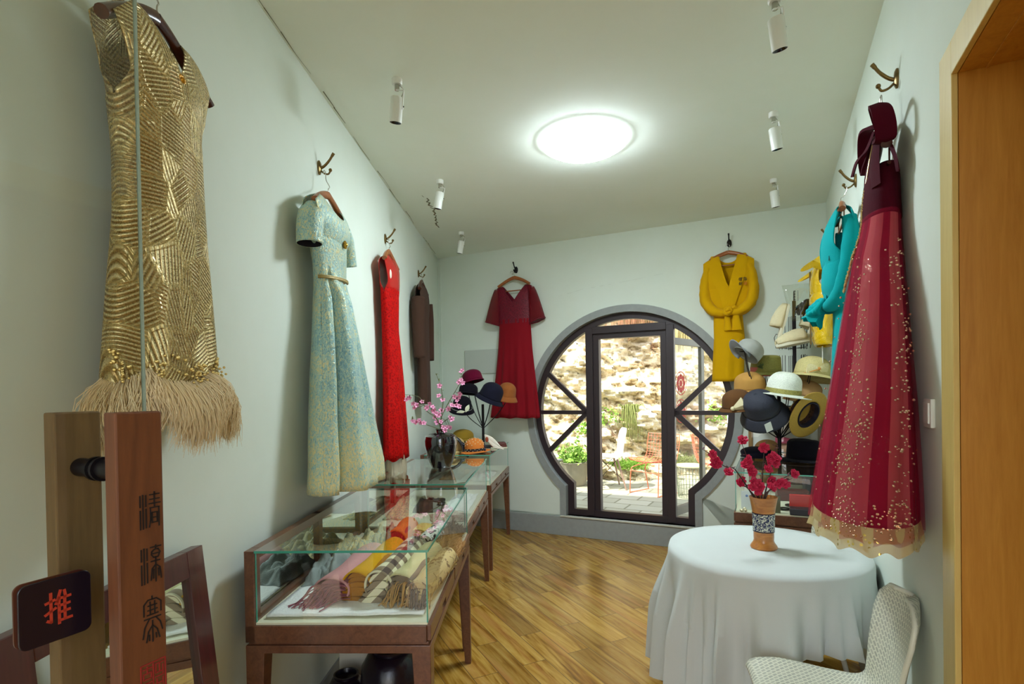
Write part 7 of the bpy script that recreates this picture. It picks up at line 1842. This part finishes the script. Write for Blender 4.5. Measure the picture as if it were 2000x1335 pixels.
# red wire chairs
M_WIRE = plain('terracotta_wire', (206, 110, 74), 0.5); M_WIRE2 = plain('rust_wire', (176, 84, 58), 0.5)
def wire_chair(M, label, mat):
    t = thing('wire_chair', label, 'chair', M)
    prof = [Vector((0, a, b)) for a, b in ((-0.24, 0.45), (-0.22, 0.43), (-0.05, 0.41), (0.10, 0.40), (0.19, 0.43), (0.235, 0.52), (0.26, 0.64), (0.28, 0.78))]
    P = smooth_path(prof, 3); wid = [0.24, 0.255, 0.27, 0.265, 0.255, 0.25, 0.26, 0.25]
    def at(i, c_):
        k = min(int(i / 3), len(wid) - 2); w_ = wid[k] + (wid[k + 1] - wid[k]) * (i / 3 - k); tt = (P[min(i + 1, len(P) - 1)] - P[max(i - 1, 0)]).normalized(); n_ = Vector((0, -tt.z, tt.y)); return P[i] + Vector((c_ * w_, 0, 0)) + n_ * 0.05 * c_ * c_
    bm = bmesh.new()
    for k in range(13): tube(bm, [at(i, k / 6 - 1) for i in range(len(P))], 0.0024, 5)
    for i in range(0, len(P), 1): tube(bm, [at(i, k / 6 - 1) for k in range(13)], 0.0024, 5)
    rim = [at(0, k / 6 - 1) for k in range(13)] + [at(i, 1) for i in range(1, len(P))] + [at(len(P) - 1, 1 - k / 6) for k in range(1, 13)] + [at(i, -1) for i in range(len(P) - 2, -1, -1)]
    tube(bm, rim, 0.006, 6, cap=False); obj('wire_seat', bm, mat, t)
    for sx in (-1, 1):
        bm = bmesh.new(); tube(bm, smooth_path([(sx * 0.10, -0.02, 0.40), (sx * 0.20, -0.16, 0.36), (sx * 0.225, -0.20, 0.30), (sx * 0.23, -0.22, 0.02), (sx * 0.23, -0.20, 0.006), (sx * 0.23, 0.16, 0.006), (sx * 0.23, 0.18, 0.02), (sx * 0.22, 0.10, 0.30), (sx * 0.12, 0.03, 0.40)], 3), 0.007, 7); obj('sled_leg', bm, mat, t)
    bm = bmesh.new(); tube(bm, [(-0.225, -0.20, 0.30), (0.225, -0.20, 0.30)], 0.006, 6); obj('stretcher', bm, mat, t)
    return t
wc1 = wire_chair(frame(Vector((1.90, 7.26, ZP)), Vector((0.62, -0.78, 0))), 'terracotta red wire chair beside the white shell chair', M_WIRE)
wc2 = copy_tree(wc1, frame(Vector((2.62, 7.0, ZP)), Vector((0.2, 0.98, 0)))); wc2['label'] = 'terracotta red wire chair seen through the right light of the moon gate'
# wire basket table behind the open leaf
bt = thing('wire_basket_table', 'small wire basket table behind the open glazed door leaf', 'side table', place(2.30, 6.95, ZP))
bm = bmesh.new()
for k in range(28):
    a = 2 * pi * k / 28; tube(bm, [(0.16 * math.cos(a), 0.16 * math.sin(a), 0.0), (0.19 * math.cos(a), 0.19 * math.sin(a), 0.40)], 0.003, 5)
for z, r in ((0.005, 0.16), (0.13, 0.17), (0.26, 0.18), (0.40, 0.19)): tube(bm, [(r * math.cos(a), r * math.sin(a), z) for a in [2 * pi * k / 32 for k in range(33)]], 0.004, 5, cap=False)
obj('wire_basket', bm, plain('grey_green_wire', (120, 130, 104), 0.5), bt)
bm = bmesh.new(); lathe(bm, [(0.001, 0.402), (0.20, 0.402), (0.20, 0.416), (0.001, 0.416)], 36); obj('tray_top', bm, plain('pale_yellow_top', (222, 218, 160), 0.5), bt)
# folding chair edge at the far left of the gate
fc = thing('folding_chair', 'grey folding chair partly hidden by the left edge of the moon gate', 'chair', frame(Vector((0.43, 7.48, ZP)), Vector((0.7, 0.7, 0))))
M_FGREY = plain('grey_frame', (138, 140, 134), 0.5)
for sx in (-0.19, 0.19):
    bm = bmesh.new(); tube(bm, [(sx, -0.20, 0), (sx, 0.16, 0.84)], 0.012, 8); tube(bm, [(sx * .9, 0.20, 0), (sx * .9, -0.16, 0.44)], 0.012, 8); obj('side_frame', bm, M_FGREY, fc)
bm = bmesh.new(); box(bm, -0.19, 0.19, -0.18, 0.16, 0.43, 0.45); obj('seat', bm, M_FGREY, fc, smooth=False, bevel=0.004)
bm = bmesh.new(); box(bm, -0.19, 0.19, 0.125, 0.145, 0.62, 0.84, Matrix.Translation((0, 0, 0))); obj('backrest', bm, M_FGREY, fc, smooth=False, bevel=0.006)
# pale step blocks at the right of the patio
bm = bmesh.new()
for k in range(3): box(bm, -0.3, 0.3, -0.06, 0.3, 0.45 * k, 0.45 * k + 0.44)
o = obj('stacked_boards', bm, plain('white_board', (236, 236, 230), 0.6), smooth=False, bevel=0.01); o.matrix_world = place(3.30, 7.45, ZP, -0.4); tag(o, 'white boards stacked against the rock at the right of the patio', 'board')
